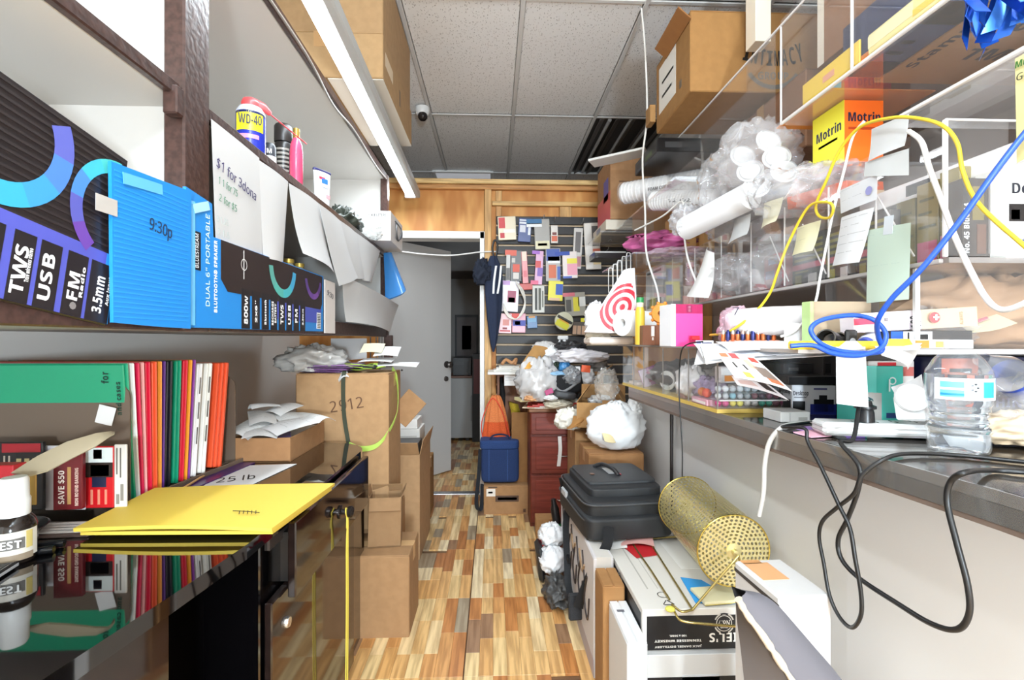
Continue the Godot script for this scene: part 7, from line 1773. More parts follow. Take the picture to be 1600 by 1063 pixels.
func display() -> void:
	var o := thing("display_case", "glass display case on a yellow base holding toys and cables on the counter", "display case", Vector3(0.78, CY, -1.75))
	var g := Geo.new(); g.xf = frame(Vector3(0, CY + 0.0005, 0), Vector3.RIGHT, Vector3.FORWARD)
	g.prism([Vector2(0.597, 2.2), Vector2(0.632, 1.335), Vector2(0.95, 1.335), Vector2(0.95, 2.2)], 0.011); part(o, "base_board", g, m("d9b85c", 0.4))
	var y0 := CY + 0.012; var y1 := 1.141
	g = Geo.new(); g.box(Vector3(0.947, (y0 + y1) / 2, -1.77), Vector3(0.006, y1 - y0, 0.86)); part(o, "back_board", g, m("4c4441", 0.6))
	var ds := [2.2, 2.05, 1.93, 1.73, 1.52, 1.335]
	for k in 5:
		var xa := lerpf(0.6, 0.634, (2.2 - ds[k]) / 0.865); var xb := lerpf(0.6, 0.634, (2.2 - ds[k + 1]) / 0.865)
		pane(o, "glass_pane", Vector3(xa, 0, -ds[k] + 0.001), Vector3(xb, 0, -ds[k + 1] - 0.001), y0, y1, 0.05)
		rod(o, "pane_joint", Vector3(xb, y0, -ds[k + 1]), Vector3(xb, y1, -ds[k + 1]), 0.0035, m("8c8682", 0.25))
	pane(o, "glass_pane", Vector3(0.637, 0, -1.335), Vector3(0.94, 0, -1.335), y0, y1, 0.05)
	rod(o, "inner_ledge", Vector3(0.64, y0 + 0.024, -1.338), Vector3(0.93, y0 + 0.024, -1.338), 0.004, acrylic_edge())
	# what is inside
	var Y := y0 + 0.001
	var rows := [
		[0.0, ["c43a7a", "d4508a", "e0cf5a", "e4d868", "d8d4d0", "cfcac8", "3a9a84", "3f9a80", "7a3a4a", "8a2f5a", "8a2a3a", "96424a"], "beads of pink, yellow and teal in the lowest pack of the glass display"],
		[0.021, ["d0d0d0", "c4c4c6", "8fb8c4", "b4b4b8", "9a9a9c", "7a4a50", "58424c", "6a3a4c", "7a3040", "6c4a52", "8a3a40", "5a3a4a"], "clear and dark marbles in the second pack of the glass display"],
		[0.042, ["c8cacc", "d8d8da", "bcc0c4", "d0d2d4", "a8b0b8", "b4b8bc", "98a2a8", "8a9298", "7c8288", "707478", "64686c", "5a5e60"], "silver swirl marbles in the third pack of the glass display"]]
	for r in rows:
		var bp := thing("bead_pack", "pack of " + r[2], "bead pack", Vector3(0.76, Y + r[0], -1.38), "bead packs in the display")
		g = Geo.new(); g.box(Vector3(0.775, Y + r[0] + 0.001, -1.375), Vector3(0.27, 0.002, 0.05)); part(bp, "tray", g, clear(0.2))
		for k in 12:
			g = Geo.new(); g.lump(Vector3(0.652 + 0.0215 * k, Y + r[0] + 0.0115, -1.37), Vector3(0.0095, 0.0095, 0.0095), 1, 0.0, 1.0, 2.0, false, 16, 10); part(bp, "bead", g, m(r[1][k], 0.12))
	pbox("bead_pack", "flat card of white round beads leaning in the glass display", "bead pack", AABB(Vector3(0.68, Y + 0.065, -1.46), Vector3(0.12, 0.05, 0.03)), m("cfc8c6", 0.3), [["f", 0.0, 0.5, 1.0, 0.9, "f2f0ef"], ["f", 0.1, 0.1, 0.4, 0.45, "e08a3a"], ["f", 0.5, 0.05, 0.98, 0.4, "6a6a70"]], "", Basis(UP, 0.2))
	for k in 2:
		g = Geo.new(); g.lump(Vector3(0.648 + 0.002 * k, Y + 0.034, -1.435 - 0.035 * k), Vector3(0.014, 0.014, 0.014), 1, 0.0, 1.0, 2.0, false, 20, 12); single("orange_ball", ["first orange rubber ball at the corner of the glass display", "second orange rubber ball behind the first in the glass display"][k], "ball", g, m(["ec5a3a", "ee8a3a"][k], 0.2), "orange balls")
	pbox("card_pack", "pink and white card pack under the orange balls in the display", "pack", AABB(Vector3(0.628, Y, -1.50), Vector3(0.06, 0.018, 0.11)), m("e0a8b8", 0.4), [["l", 0.1, 0.2, 0.9, 0.6, "f0e8e6"]])
	g = Geo.new(); g.lump(Vector3(0.665, Y + 0.05, -1.60), Vector3(0.04, 0.055, 0.07), 141, 0.3, 1.6, 0.9, true); single("white_bag", "white plastic bag bunched inside the glass display", "bag", g, m("e8e4e2", 0.35))
	g = Geo.new(); g.lump(Vector3(0.70, Y + 0.035, -1.53), Vector3(0.05, 0.04, 0.04), 143, 0.3, 1.8, 0.9, true); single("lilac_bag", "lilac printed packet beside the white bag in the display", "packet", g, m("b4a0c0", 0.35))
	g = Geo.new()
	for k in 4:
		var c := Vector3(0.64, Y + 0.035 + 0.004 * k, -1.80)
		var pts := []
		for j in 13: pts.append(c + Vector3(0.02 + 0.012 * cos(TAU * j / 12.0), 0.028 * sin(TAU * j / 12.0), 0.04 * cos(TAU * j / 12.0)))
		g.tube(curve(pts, 3), 0.003, 6)
	single("white_cable", "coiled white charging cable inside the glass display", "cable", g, m("efedea", 0.35))
	pbox("pink_packet", "pink and purple glossy packet leaning inside the display", "packet", AABB(Vector3(0.63, Y + 0.01, -2.0), Vector3(0.09, 0.075, 0.012)), m("c884b8", 0.25), [["f", 0.3, 0.2, 0.9, 0.8, "b83a6a"], ["f", 0.0, 0.0, 0.35, 1.0, "e4d0e4"], ["f", 0.6, 0.0, 1.0, 0.3, "3f4a98"]], "", Basis(Vector3(0, 0, 1), 0.35))
	pbox("small_figure", "small brown figure packet standing near the yellow base in the display", "figure", AABB(Vector3(0.632, Y, -1.62), Vector3(0.02, 0.03, 0.05)), m("9a6a58", 0.4))
	var jp := Vector3(0.635, Y, -1.74)
	var j2 := thing("glass_vial", "tiny pale glass vial standing on the yellow base of the display", "vial", jp)
	lathe_part(j2, "vial", jp, [Vector2(0, 0), Vector2(0.012, 0), Vector2(0.012, 0.022), Vector2(0.008, 0.026), Vector2(0.008, 0.034), Vector2(0, 0.034)], clear(0.25, "d8e0d8"), 18)
	g = Geo.new(); g.lump(Vector3(0.78, Y + 0.05, -1.9), Vector3(0.12, 0.055, 0.2), 147, 0.35, 1.6, 0.9, true); single("dark_packets", "dark jumble of packets at the back of the glass display", "packets", g, m("5a4e4a", 0.5))
	g = Geo.new(); g.lump(Vector3(0.79, Y + 0.045, -1.6), Vector3(0.08, 0.05, 0.08), 149, 0.35, 1.8, 0.9, true); single("grey_packet", "crumpled grey packet behind the white bag in the display", "packet", g, m("b0a49c", 0.4))
	pbox("small_packets", "cream and pink packets scattered at the far end of the display", "packet", AABB(Vector3(0.615, Y, -2.16), Vector3(0.08, 0.012, 0.12)), m("e0cfc0", 0.5), [["t", 0.2, 0.1, 0.7, 0.4, "d89a94"]])

# ================================================================ the long shelf over the display
func upper_shelf() -> void:
	var SY := 1.142
	var o := thing("long_shelf", "long clear shelf with a yellow front strip over the glass display", "shelf", Vector3(1.0, SY, -1.3))
	var g := Geo.new(); g.xf = frame(Vector3(0, SY, 0), Vector3.RIGHT, Vector3.FORWARD)
	g.prism([Vector2(0.64, 0.985), Vector2(0.655, 1.2), Vector2(0.60, 2.3), Vector2(1.68, 2.3), Vector2(1.68, 0.985)], 0.008); part(o, "board", g, m("a59c95", 0.25))
	rod(o, "yellow_strip", Vector3(0.625, SY + 0.017, -0.99), Vector3(0.865, SY + 0.017, -0.99), 0.018, m("f0cf3a", 0.4))
	rod(o, "white_edge", Vector3(0.89, SY + 0.003, -0.98), Vector3(1.66, SY + 0.003, -0.98), 0.011, acrylic_edge())
	var Y := SY + 0.0085
	# far end: foil tray, bag, roll, bottle, boxes
	pbox("tray", "white and peach foam tray at the far end of the long shelf", "tray", stands(922, 992, 2.12, Y, 0.032, 0.16), m("e8d9cc", 0.5), [["t", 0.06, 0.1, 0.94, 0.9, "f2eeea"]], "", Basis(), 0.008)
	bullseye_bag()
	var p := at(985, 514, 2.03)
	p.y = Y + 0.034 + 0.057
	var r := thing("paper_roll", "white paper towel roll lying on the foam tray with its hole showing", "paper roll", p - UP * 0.057)
	var RR := Basis(UP, 0.55) * Basis(Vector3(0, 0, 1), -PI / 2)
	lathe_part(r, "roll", p + RR * Vector3(0, -0.05, 0), [Vector2(0.018, 0.0), Vector2(0.054, 0.0), Vector2(0.056, 0.003), Vector2(0.056, 0.16), Vector2(0.018, 0.16), Vector2(0.018, 0.0)], m("f2f0ee", 0.8), 32, RR)
	p = Vector3(at(1000, 531, 1.86).x, Y, -1.86)
	var b := thing("squeeze_bottle", "slim yellow bottle with a green cap beside the paper roll", "bottle", p)
	lathe_part(b, "body", p, [Vector2(0.0, 0), Vector2(0.0175, 0.001), Vector2(0.0185, 0.006), Vector2(0.0185, 0.13), Vector2(0.013, 0.15)], m("ecc94a", 0.25), 24)
	lathe_part(b, "neck", p, [Vector2(0.0135, 0.148), Vector2(0.0135, 0.166)], m("e8e2c0", 0.2), 20)
	lathe_part(b, "cap", p + UP * 0.166, [Vector2(0.0145, 0), Vector2(0.0145, 0.02), Vector2(0, 0.021)], m("2a8a4a", 0.35), 20)
	lettering(b, "BOSS", Transform3D(Basis(Vector3(0, 0, 1), PI / 2), p + Vector3(0.004, 0.045, 0.0192)), 0.012, "3a5a2a", 0.04)
	pbox("brown_box", "brown carton with a white printed strip next to the yellow bottle", "box", stands(1007, 1046, 1.78, Y, 0.075, 0.1), m("7c4a30", 0.5), [["f", 0.33, 0.45, 0.45, 0.95, "e8e4e0"], ["f", 0.48, 0.0, 0.5, 1.0, "5a3420"], ["f", 0.36, 0.25, 0.42, 0.4, "d8d4d0"]], "", Basis(UP, -0.1))
	p = at(1034, 480, 1.80); p.y = Y + 0.12
	var of := thing("toy_wheel", "orange plastic gear toy standing on the brown carton", "toy", p - UP * 0.045)
	g = Geo.new(); g.xf = Transform3D(Basis(UP, -0.5) * Basis(Vector3.RIGHT, PI / 2), p)
	g.lathe([Vector2(0.012, -0.01), Vector2(0.036, -0.01), Vector2(0.04, 0.0), Vector2(0.034, 0.012), Vector2(0.012, 0.014), Vector2(0.012, -0.01)], 24); part(of, "wheel", g, m("e8963a", 0.35))
	for k in 10:
		g = Geo.new(); g.xf = Transform3D(Basis(UP, -0.5) * Basis(Vector3(0, 0, 1), TAU * k / 10.0), p); g.box(Vector3(0.041, 0, 0), Vector3(0.012, 0.012, 0.012), 0.003); part(of, "tooth", g, m("e2882c", 0.35))
	g = Geo.new(); g.lump(p + Vector3(0.05, -0.002, -0.01), Vector3(0.03, 0.024, 0.024), 3, 0.2); part(of, "grey_wrap", g, m("9a948e", 0.3))
	pbox("striped_box", "pink and magenta striped box with a white edge on the long shelf", "box", stands(1047, 1097, 1.46, Y, 0.13, 0.09), m("f0eef0", 0.4), [["f", 0.14, 0.0, 1.0, 1.0, "e8408a"], ["f", 0.14, 0.78, 1.0, 1.0, "c0103f"], ["f", 0.48, 0.8, 0.66, 0.98, "4a1a3a"], ["f", 0.53, 0.82, 0.61, 0.88, "e8e0e4"], ["f", 0.53, 0.9, 0.61, 0.96, "e8e0e4"]], "", Basis(UP, 0.06))
	var sb := get_node("striped_box"); var sa := stands(1047, 1097, 1.46, Y, 0.13, 0.09)
	for k in 6:
		g = Geo.new(); g.xf = Transform3D(Basis(), Vector3(sa.get_center().x, 0, sa.get_center().z)) * Transform3D(Basis(UP, 0.06), Vector3(-sa.size.x / 2, Y + 0.008 + 0.017 * k, sa.size.z / 2 + 0.0012))
		g.prism([Vector2(0.015, 0.0), Vector2(0.05, 0.018), Vector2(0.05, 0.026), Vector2(0.015, 0.008)] if k < 5 else [Vector2(0.05, 0.0), Vector2(0.09, 0.018), Vector2(0.09, 0.03), Vector2(0.05, 0.01)], 0.0006); part(sb, "printed_stripe", g, m("c0205a", 0.4))
	g = Geo.new(); g.lump(Vector3(0.71, Y + 0.055, -1.37), Vector3(0.05, 0.05, 0.04), 151, 0.35, 1.7, 1.0, true); single("pink_wrap", "clear pinkish plastic wrap against the striped box", "wrap", g, clear(0.3, "f0c4d4"))
	g = Geo.new(); soft(g, Vector3(0.83, Y + 0.075, -1.36), Vector3(0.14, 0.042, 0.11), 0.45, Basis(UP, 0.5) * Basis(Vector3(0, 0, 1), 0.05), 5, 0.05); var wb := single("white_sack", "long white plastic sack marked 7 lying behind the battery pack", "bag", g, m("e4dedc", 0.35))
	lettering(wb, "7", frame(at(1150, 487, 1.235), Vector3(1, 0, 0.4), UP), 0.02, "2a2a3a", 0.015, font, "handwriting")
	# batteries
	var bp := thing("battery_pack", "pack of copper and blue batteries in an orange card tray", "battery pack", Vector3(0.72, Y, -1.30))
	var p0 := Vector3(0.655, Y, -1.345); var p1 := Vector3(0.755, Y, -1.265)
	for k in 11:
		var q := p0.lerp(p1, k / 10.0)
		lathe_part(bp, "battery", q + UP * 0.006, [Vector2(0, 0), Vector2(0.0056, 0.0), Vector2(0.0056, 0.03)], m(["d8703a", "3a3f7a", "c8623a", "d27844", "343a6c"][k % 5], 0.25, 0.4), 14)
		lathe_part(bp, "battery_top", q + UP * 0.036, [Vector2(0.0056, 0), Vector2(0.0056, 0.008), Vector2(0.003, 0.009), Vector2(0.003, 0.012), Vector2(0, 0.012)], m(["b9b4b0", "2a2f6a", "c8c0b8", "2a2f60", "c0a090"][k % 5], 0.25, 0.5), 14)
	g = Geo.new(); g.xf = frame((p0 + p1) / 2 + UP * 0.01 + Vector3(0.005, 0, 0.009), p1 - p0, UP); g.box(Vector3(), Vector3(0.135, 0.018, 0.001)); part(bp, "card_front", g, m("e08a6a", 0.4))
	g = Geo.new(); g.xf = frame((p0 + p1) / 2 + UP * 0.01 + Vector3(0.0056, 0, 0.0098), p1 - p0, UP); g.box(Vector3(0.05, -0.002, 0), Vector3(0.03, 0.01, 0.001)); part(bp, "printed_panel", g, m("4a50a8", 0.4))
	g = Geo.new(); g.xf = frame((p0 + p1) / 2 + UP * 0.003, p1 - p0, UP); g.box(Vector3(), Vector3(0.135, 0.004, 0.02)); part(bp, "tray", g, m("d8785a", 0.4))
	pbox("blue_note", "blue and white printed slip by the near end of the batteries", "paper", AABB(Vector3(0.60, Y + 0.004, -1.40), Vector3(0.05, 0.014, 0.002)), m("e6e8ee", 0.4), [["f", 0.05, 0.2, 0.3, 0.9, "2a5ab8"], ["f", 0.35, 0.3, 0.9, 0.6, "3a4a78"]], "", Basis(UP, -0.3))
	pbox("red_clip", "small red packet beside the blue printed slip on the shelf", "packet", AABB(Vector3(0.60, Y + 0.02, -1.45), Vector3(0.025, 0.012, 0.02)), m("c8202a", 0.35))
	# the mail pile
	var rng := RandomNumberGenerator.new(); rng.seed = 77
	var nm := ["lowest white letter of the pile jutting over the display", "grey-edged letter low in the mail pile", "long white letter crossing the mail pile", "folded letter with a blue edge in the mail pile", "small white letter askew on the mail pile", "white window letter in the mail pile", "letter reaching out towards the yellow strip", "torn white letter near the batteries", "topmost white letter of the mail pile"]
	var sp := [[0.70, 1.25, 0.30, 0.13, 0.5], [0.66, 1.22, 0.22, 0.12, 0.3], [0.74, 1.12, 0.32, 0.11, 0.75], [0.69, 1.18, 0.26, 0.12, 0.6], [0.66, 1.28, 0.2, 0.11, 0.2], [0.77, 1.09, 0.24, 0.10, 0.9], [0.80, 1.06, 0.26, 0.10, 0.8], [0.69, 1.25, 0.16, 0.10, 0.1], [0.72, 1.17, 0.22, 0.11, 0.55]]
	for k in 9:
		var s: Array = sp[k]
		var c := Vector3(s[0], Y - 0.012 + 0.0052 * k if k > 2 else Y - 0.012 + 0.004 * k, -s[1])
		c.y = Y + 0.0012 + 0.0019 * k
		var x: Vector3 = Vector3(cos(s[4]), 0.0, sin(s[4])) * (s[2] / 2); var z: Vector3 = Vector3(-sin(s[4]), 0, cos(s[4])) * (s[3] / 2)
		sheet("letter", nm[k], "letter", [c - x - z, c + x - z, c + x + z, c - x + z - UP * (0.012 + 0.003 * (8 - k))], ["eceaea", "dcdadc", "f0eeee", "e4e6ee", "efedec", "e8e6e8", "eceaec", "e6e2e0", "f2f0f0"][k], Vector3(0, 0.001, 0), Vector3(0, -0.012, 0), 0, "6b6b70", "mail pile on the long shelf", 0.0014)
	for k in 2:
		var pts := [at(1120, 552, 1.16), at(1175, 555, 1.14), at(1238, 612, 1.06), at(1148, 590, 1.10)] if k == 0 else [at(1143, 588, 1.145), at(1180, 585, 1.14), at(1233, 626, 1.09), at(1152, 602, 1.13)]
		var cs := sheet("coupon_sheet", ["glossy coupon sheet with food pictures drooping from the mail pile", "lower pink-white coupon sheet with a dark square beneath the glossy one"][k], "coupons", pts, ["efe9e4", "ece0de"][k], Vector3(0, 0.004, 0.004))
		g = Geo.new()
		var fine := leaf(pts, Vector3(0, 0.004, 0.004), Vector3(), 20, 20)
		var cols := [["d86a4a", 1, 5, 0, 3], ["c84a4a", 6, 10, 0, 4], ["e6d24a", 5, 8, 14, 18], ["c8a08a", 11, 14, 4, 10], ["d4453a", 15, 19, 2, 5], ["7a6a60", 13, 19, 8, 15], ["b06a4a", 14, 19, 15, 18], ["3a3432", 8, 9, 8, 12], ["3a3432", 4, 5, 7, 11]] if k == 0 else [["3a302e", 13, 18, 8, 16], ["c8a8a0", 2, 10, 8, 15], ["b49a90", 4, 9, 3, 6]]
		for e in cols:
			var gg := Geo.new()
			var rws := []
			for i in range(e[3], e[4] + 1):
				var row := PackedVector3Array()
				for jj in range(e[1], e[2] + 1):
					row.append(fine[i][jj] + (EYE - fine[i][jj]).normalized() * 0.0012)
				rws.append(row)
			gg.grid(rws)
			part(cs, "printed_panel", gg, m(e[0], 0.35))
	# nearer stretch of the shelf
	pbox("white_card", "tall white card standing behind the batteries", "card", stands(1226, 1268, 1.18, Y, 0.062, 0.004), m("efecea", 0.5))
	pbox("tan_box", "tan open box front with a green edge behind the steel cans", "box", stands(1266, 1362, 1.12, Y, 0.112, 0.03), m("a8937a", 0.6), [["f", 0.0, 0.0, 0.05, 1.0, "b4cf8a"], ["l", 0.0, 0.0, 1.0, 1.0, "b4cf8a"]])
	for e in [[1296, 1.04, 0.02, "54504c", "dark steel cup tipped on its side in front of the tan box"], [1316, 1.075, 0.017, "6a645c", "smaller steel cup next to the tipped dark one"]]:
		p = at(e[0], 522, e[1]); p.y = Y + e[2]
		var cup := thing("steel_cup", e[4], "cup", p - UP * e[2])
		g = Geo.new(); g.xf = Transform3D(Basis(UP, 0.6) * Basis(Vector3(0, 0, 1), 1.35), p); g.lathe([Vector2(0, -0.02), Vector2(e[2], -0.019), Vector2(e[2], 0.02), Vector2(e[2] * 0.85, 0.0205), Vector2(e[2] * 0.8, -0.01), Vector2(0, -0.012)], 24); part(cup, "body", g, m(e[3], 0.25, 0.8))
	pbox("key_fob", "black remote key fob with a grey round button between cups and bottle", "remote", stands(1323, 1342, 1.01, Y, 0.042, 0.012), m("151516", 0.3), [["f", 0.15, 0.7, 0.85, 0.95, "3a3a3c"]], "", Basis(UP, 0.1), 0.004)
	arc(get_node("key_fob"), side_frame(stands(1323, 1342, 1.01, Y, 0.042, 0.012), "f")[0] * Transform3D(Basis(), Vector3(0, 0, 0.001)), Vector2(0.012, 0.017), 0.0, 0.007, 0, 359, ["8a8c90", "8a8c90", "8a8c90", "8a8c90"])
	p = at(1362, 518, 1.04); p.y = Y + 0.02
	var wbt := thing("pill_bottle", "white bottle with a blue cap lying on the yellow strip shelf", "bottle", p - UP * 0.02)
	var Rb := Basis(UP, 0.5) * Basis(Vector3(0, 0, 1), -1.25)
	lathe_part(wbt, "body", p, [Vector2(0, -0.025), Vector2(0.018, -0.024), Vector2(0.019, 0.03), Vector2(0.012, 0.04)], m("e6e6ee", 0.3), 24, Rb)
	lathe_part(wbt, "cap", p, [Vector2(0, -0.04), Vector2(0.015, -0.04), Vector2(0.015, -0.025), Vector2(0, -0.024)], m("3a4aa0", 0.3), 24, Rb)
	pbox("black_carton", "flat black carton under the bandage box", "box", stands(1392, 1520, 1.0, Y, 0.04, 0.07), m("17171a", 0.35), [["f", 0.15, 0.35, 0.5, 0.95, "d8d8da"], ["f", 0.2, 0.4, 0.22, 0.9, "2a2a2a"], ["f", 0.3, 0.5, 0.45, 0.8, "8a8a8c"], ["f", 0.0, 0.2, 0.14, 0.95, "2456c0"]])
	var fa := stands(1342, 1522, 1.01, Y + 0.0425, 0.042, 0.05)
	var fb := pbox("bandage_box", "long white bandage box marked 100 with a red cross", "box", fa, m("e6dadf", 0.45), [["f", 0.0, 0.4, 0.2, 0.75, "d8405a"], ["f", 0.55, 0.0, 1.0, 1.0, "d2b696"], ["f", "100", 0.5, 0.4, 0.022, "2a2628", 1, 0.027], ["f", "ALWAYS", 0.87, 0.45, 0.007, "8a6a40", 1, 0.028], ["f", "80", 0.26, 0.6, 0.008, "6a6468", 0, 0.008], ["f", 0.38, 0.1, 0.46, 0.35, "c4b6c0"]], "", Basis(UP, -0.08) * Basis(Vector3(0, 0, 1), 0.06))
	arc(fb, side_frame(fa, "f")[0] * Transform3D(Basis(Vector3(0, 0, 1), 0.06), Vector3(0, 0.002, 0.009)), Vector2(0.162, 0.014), 0.0, 0.012, 0, 359, ["d84a50", "d84a50", "d84a50", "d84a50"])
	g = Geo.new(); g.xf = side_frame(fa, "f")[0] * Transform3D(Basis(), Vector3(0.162, 0.0262, 0.0125)); g.box(Vector3(), Vector3(0.013, 0.004, 0.001)); g.box(Vector3(), Vector3(0.004, 0.013, 0.0012)); part(fb, "printed_cross", g, m("f4f0ee", 0.4))
	slab("yellow_paper", "yellow paper lying over the shelf front by the snack packet", "paper", [at(1380, 530, 0.972), at(1420, 530, 0.972), at(1432, 548, 0.966), at(1390, 547, 0.966)], 0.002, m("f0dc3c", 0.45))
	pbox("snack_packet", "white snack packet with orange food pictures on the shelf front", "packet", stands(1424, 1485, 0.99, SY + 0.009, 0.02, 0.005), m("dcd4cc", 0.35), [["f", 0.1, 0.1, 0.45, 0.9, "d8863a"], ["f", 0.62, 0.15, 0.95, 0.8, "d89a60"]])
	sheet("receipt", "long blank white receipt hanging from the yellow strip", "receipt", [at(1306, 542, 0.968), at(1352, 542, 0.968), at(1357, 637, 0.955), at(1307, 631, 0.955)], "dcdad8", Vector3(0, 0, 0.008))
	sheet("paper_slip", "white slip taped on the yellow strip over the long receipt", "paper", [at(1322, 533, 0.964), at(1338, 533, 0.964), at(1352, 546, 0.962), at(1306, 546, 0.962)], "e6dcc8", Vector3(0, 0, 0.002))
	sheet("paper_slip", "cream cloth-like paper curling below the coiled blue cable", "paper", [at(1366, 541, 0.97), at(1440, 541, 0.97), at(1418, 578, 0.94), at(1378, 556, 0.96)], "ded6ce", Vector3(0, 0, 0.02))

func bullseye_bag() -> void:
	var p := [at(975, 424, 2.16), at(990, 419, 2.15), at(996, 522, 2.12), at(914, 520, 2.16)]
	var bl := Vector3(-0.01, 0, 0.05)
	var rows := leaf(p, bl, Vector3(), 30, 30)
	var g := Geo.new(); g.grid(rows, false, false, 0.012)
	var o := thing("shopping_bag", "white plastic shopping bag with a red bullseye leaning at the slatted wall", "bag", Vector3(p[3].x, p[3].y, p[3].z))
	part(o, "bag_body", g, m("ece6e4", 0.3))
	var spot := func(x: float, y: float) -> Vector3:
		var q: Vector3 = p[0].lerp(p[1], x).lerp(p[3].lerp(p[2], x), y)
		q += bl * sin(PI * x) * (0.4 + 0.6 * y)
		return q + (EYE - q).normalized() * 0.009
	for e in [[0.0, 0.055, "d63a4a"], [0.055, 0.12, "f2d8d6"], [0.12, 0.19, "d63a4a"], [0.19, 0.26, "f4dcda"], [0.26, 0.33, "d63a4a"], [0.33, 0.37, "f0d0d0"], [0.37, 0.43, "d4404c"]]:
		var rr := []
		for i in 4:
			var r := lerpf(e[0], e[1], i / 3.0)
			var row := PackedVector3Array()
			for k in 41:
				var a := TAU * k / 40.0
				var y := 0.60 + r * sin(a) * 0.86
				var wd := lerpf(0.16, 1.0, y)
				var x := 0.60 + r * cos(a) / maxf(wd, 0.2) * 0.95
				row.append(spot.call(clampf(x, 0.02, 0.985), clampf(y, 0.02, 0.98)))
			rr.append(row)
		g = Geo.new(); g.grid(rr); part(o, "printed_ring", g, m(e[2], 0.35))
	g = Geo.new(); g.lump(at(932, 500, 2.2), Vector3(0.05, 0.07, 0.03), 161, 0.3, 1.8, 1.0, true); part(o, "folded_side", g, m("e4e0e0", 0.3))
	g = Geo.new(); g.lump(at(935, 526, 2.2), Vector3(0.05, 0.03, 0.03), 163, 0.3, 1.8, 1.0, true); single("beige_pouch", "beige strap pouch tucked under the bullseye bag", "pouch", g, m("b4a48c", 0.5))

# ================================================================ acrylic cases over the shelf
const CX := 0.9

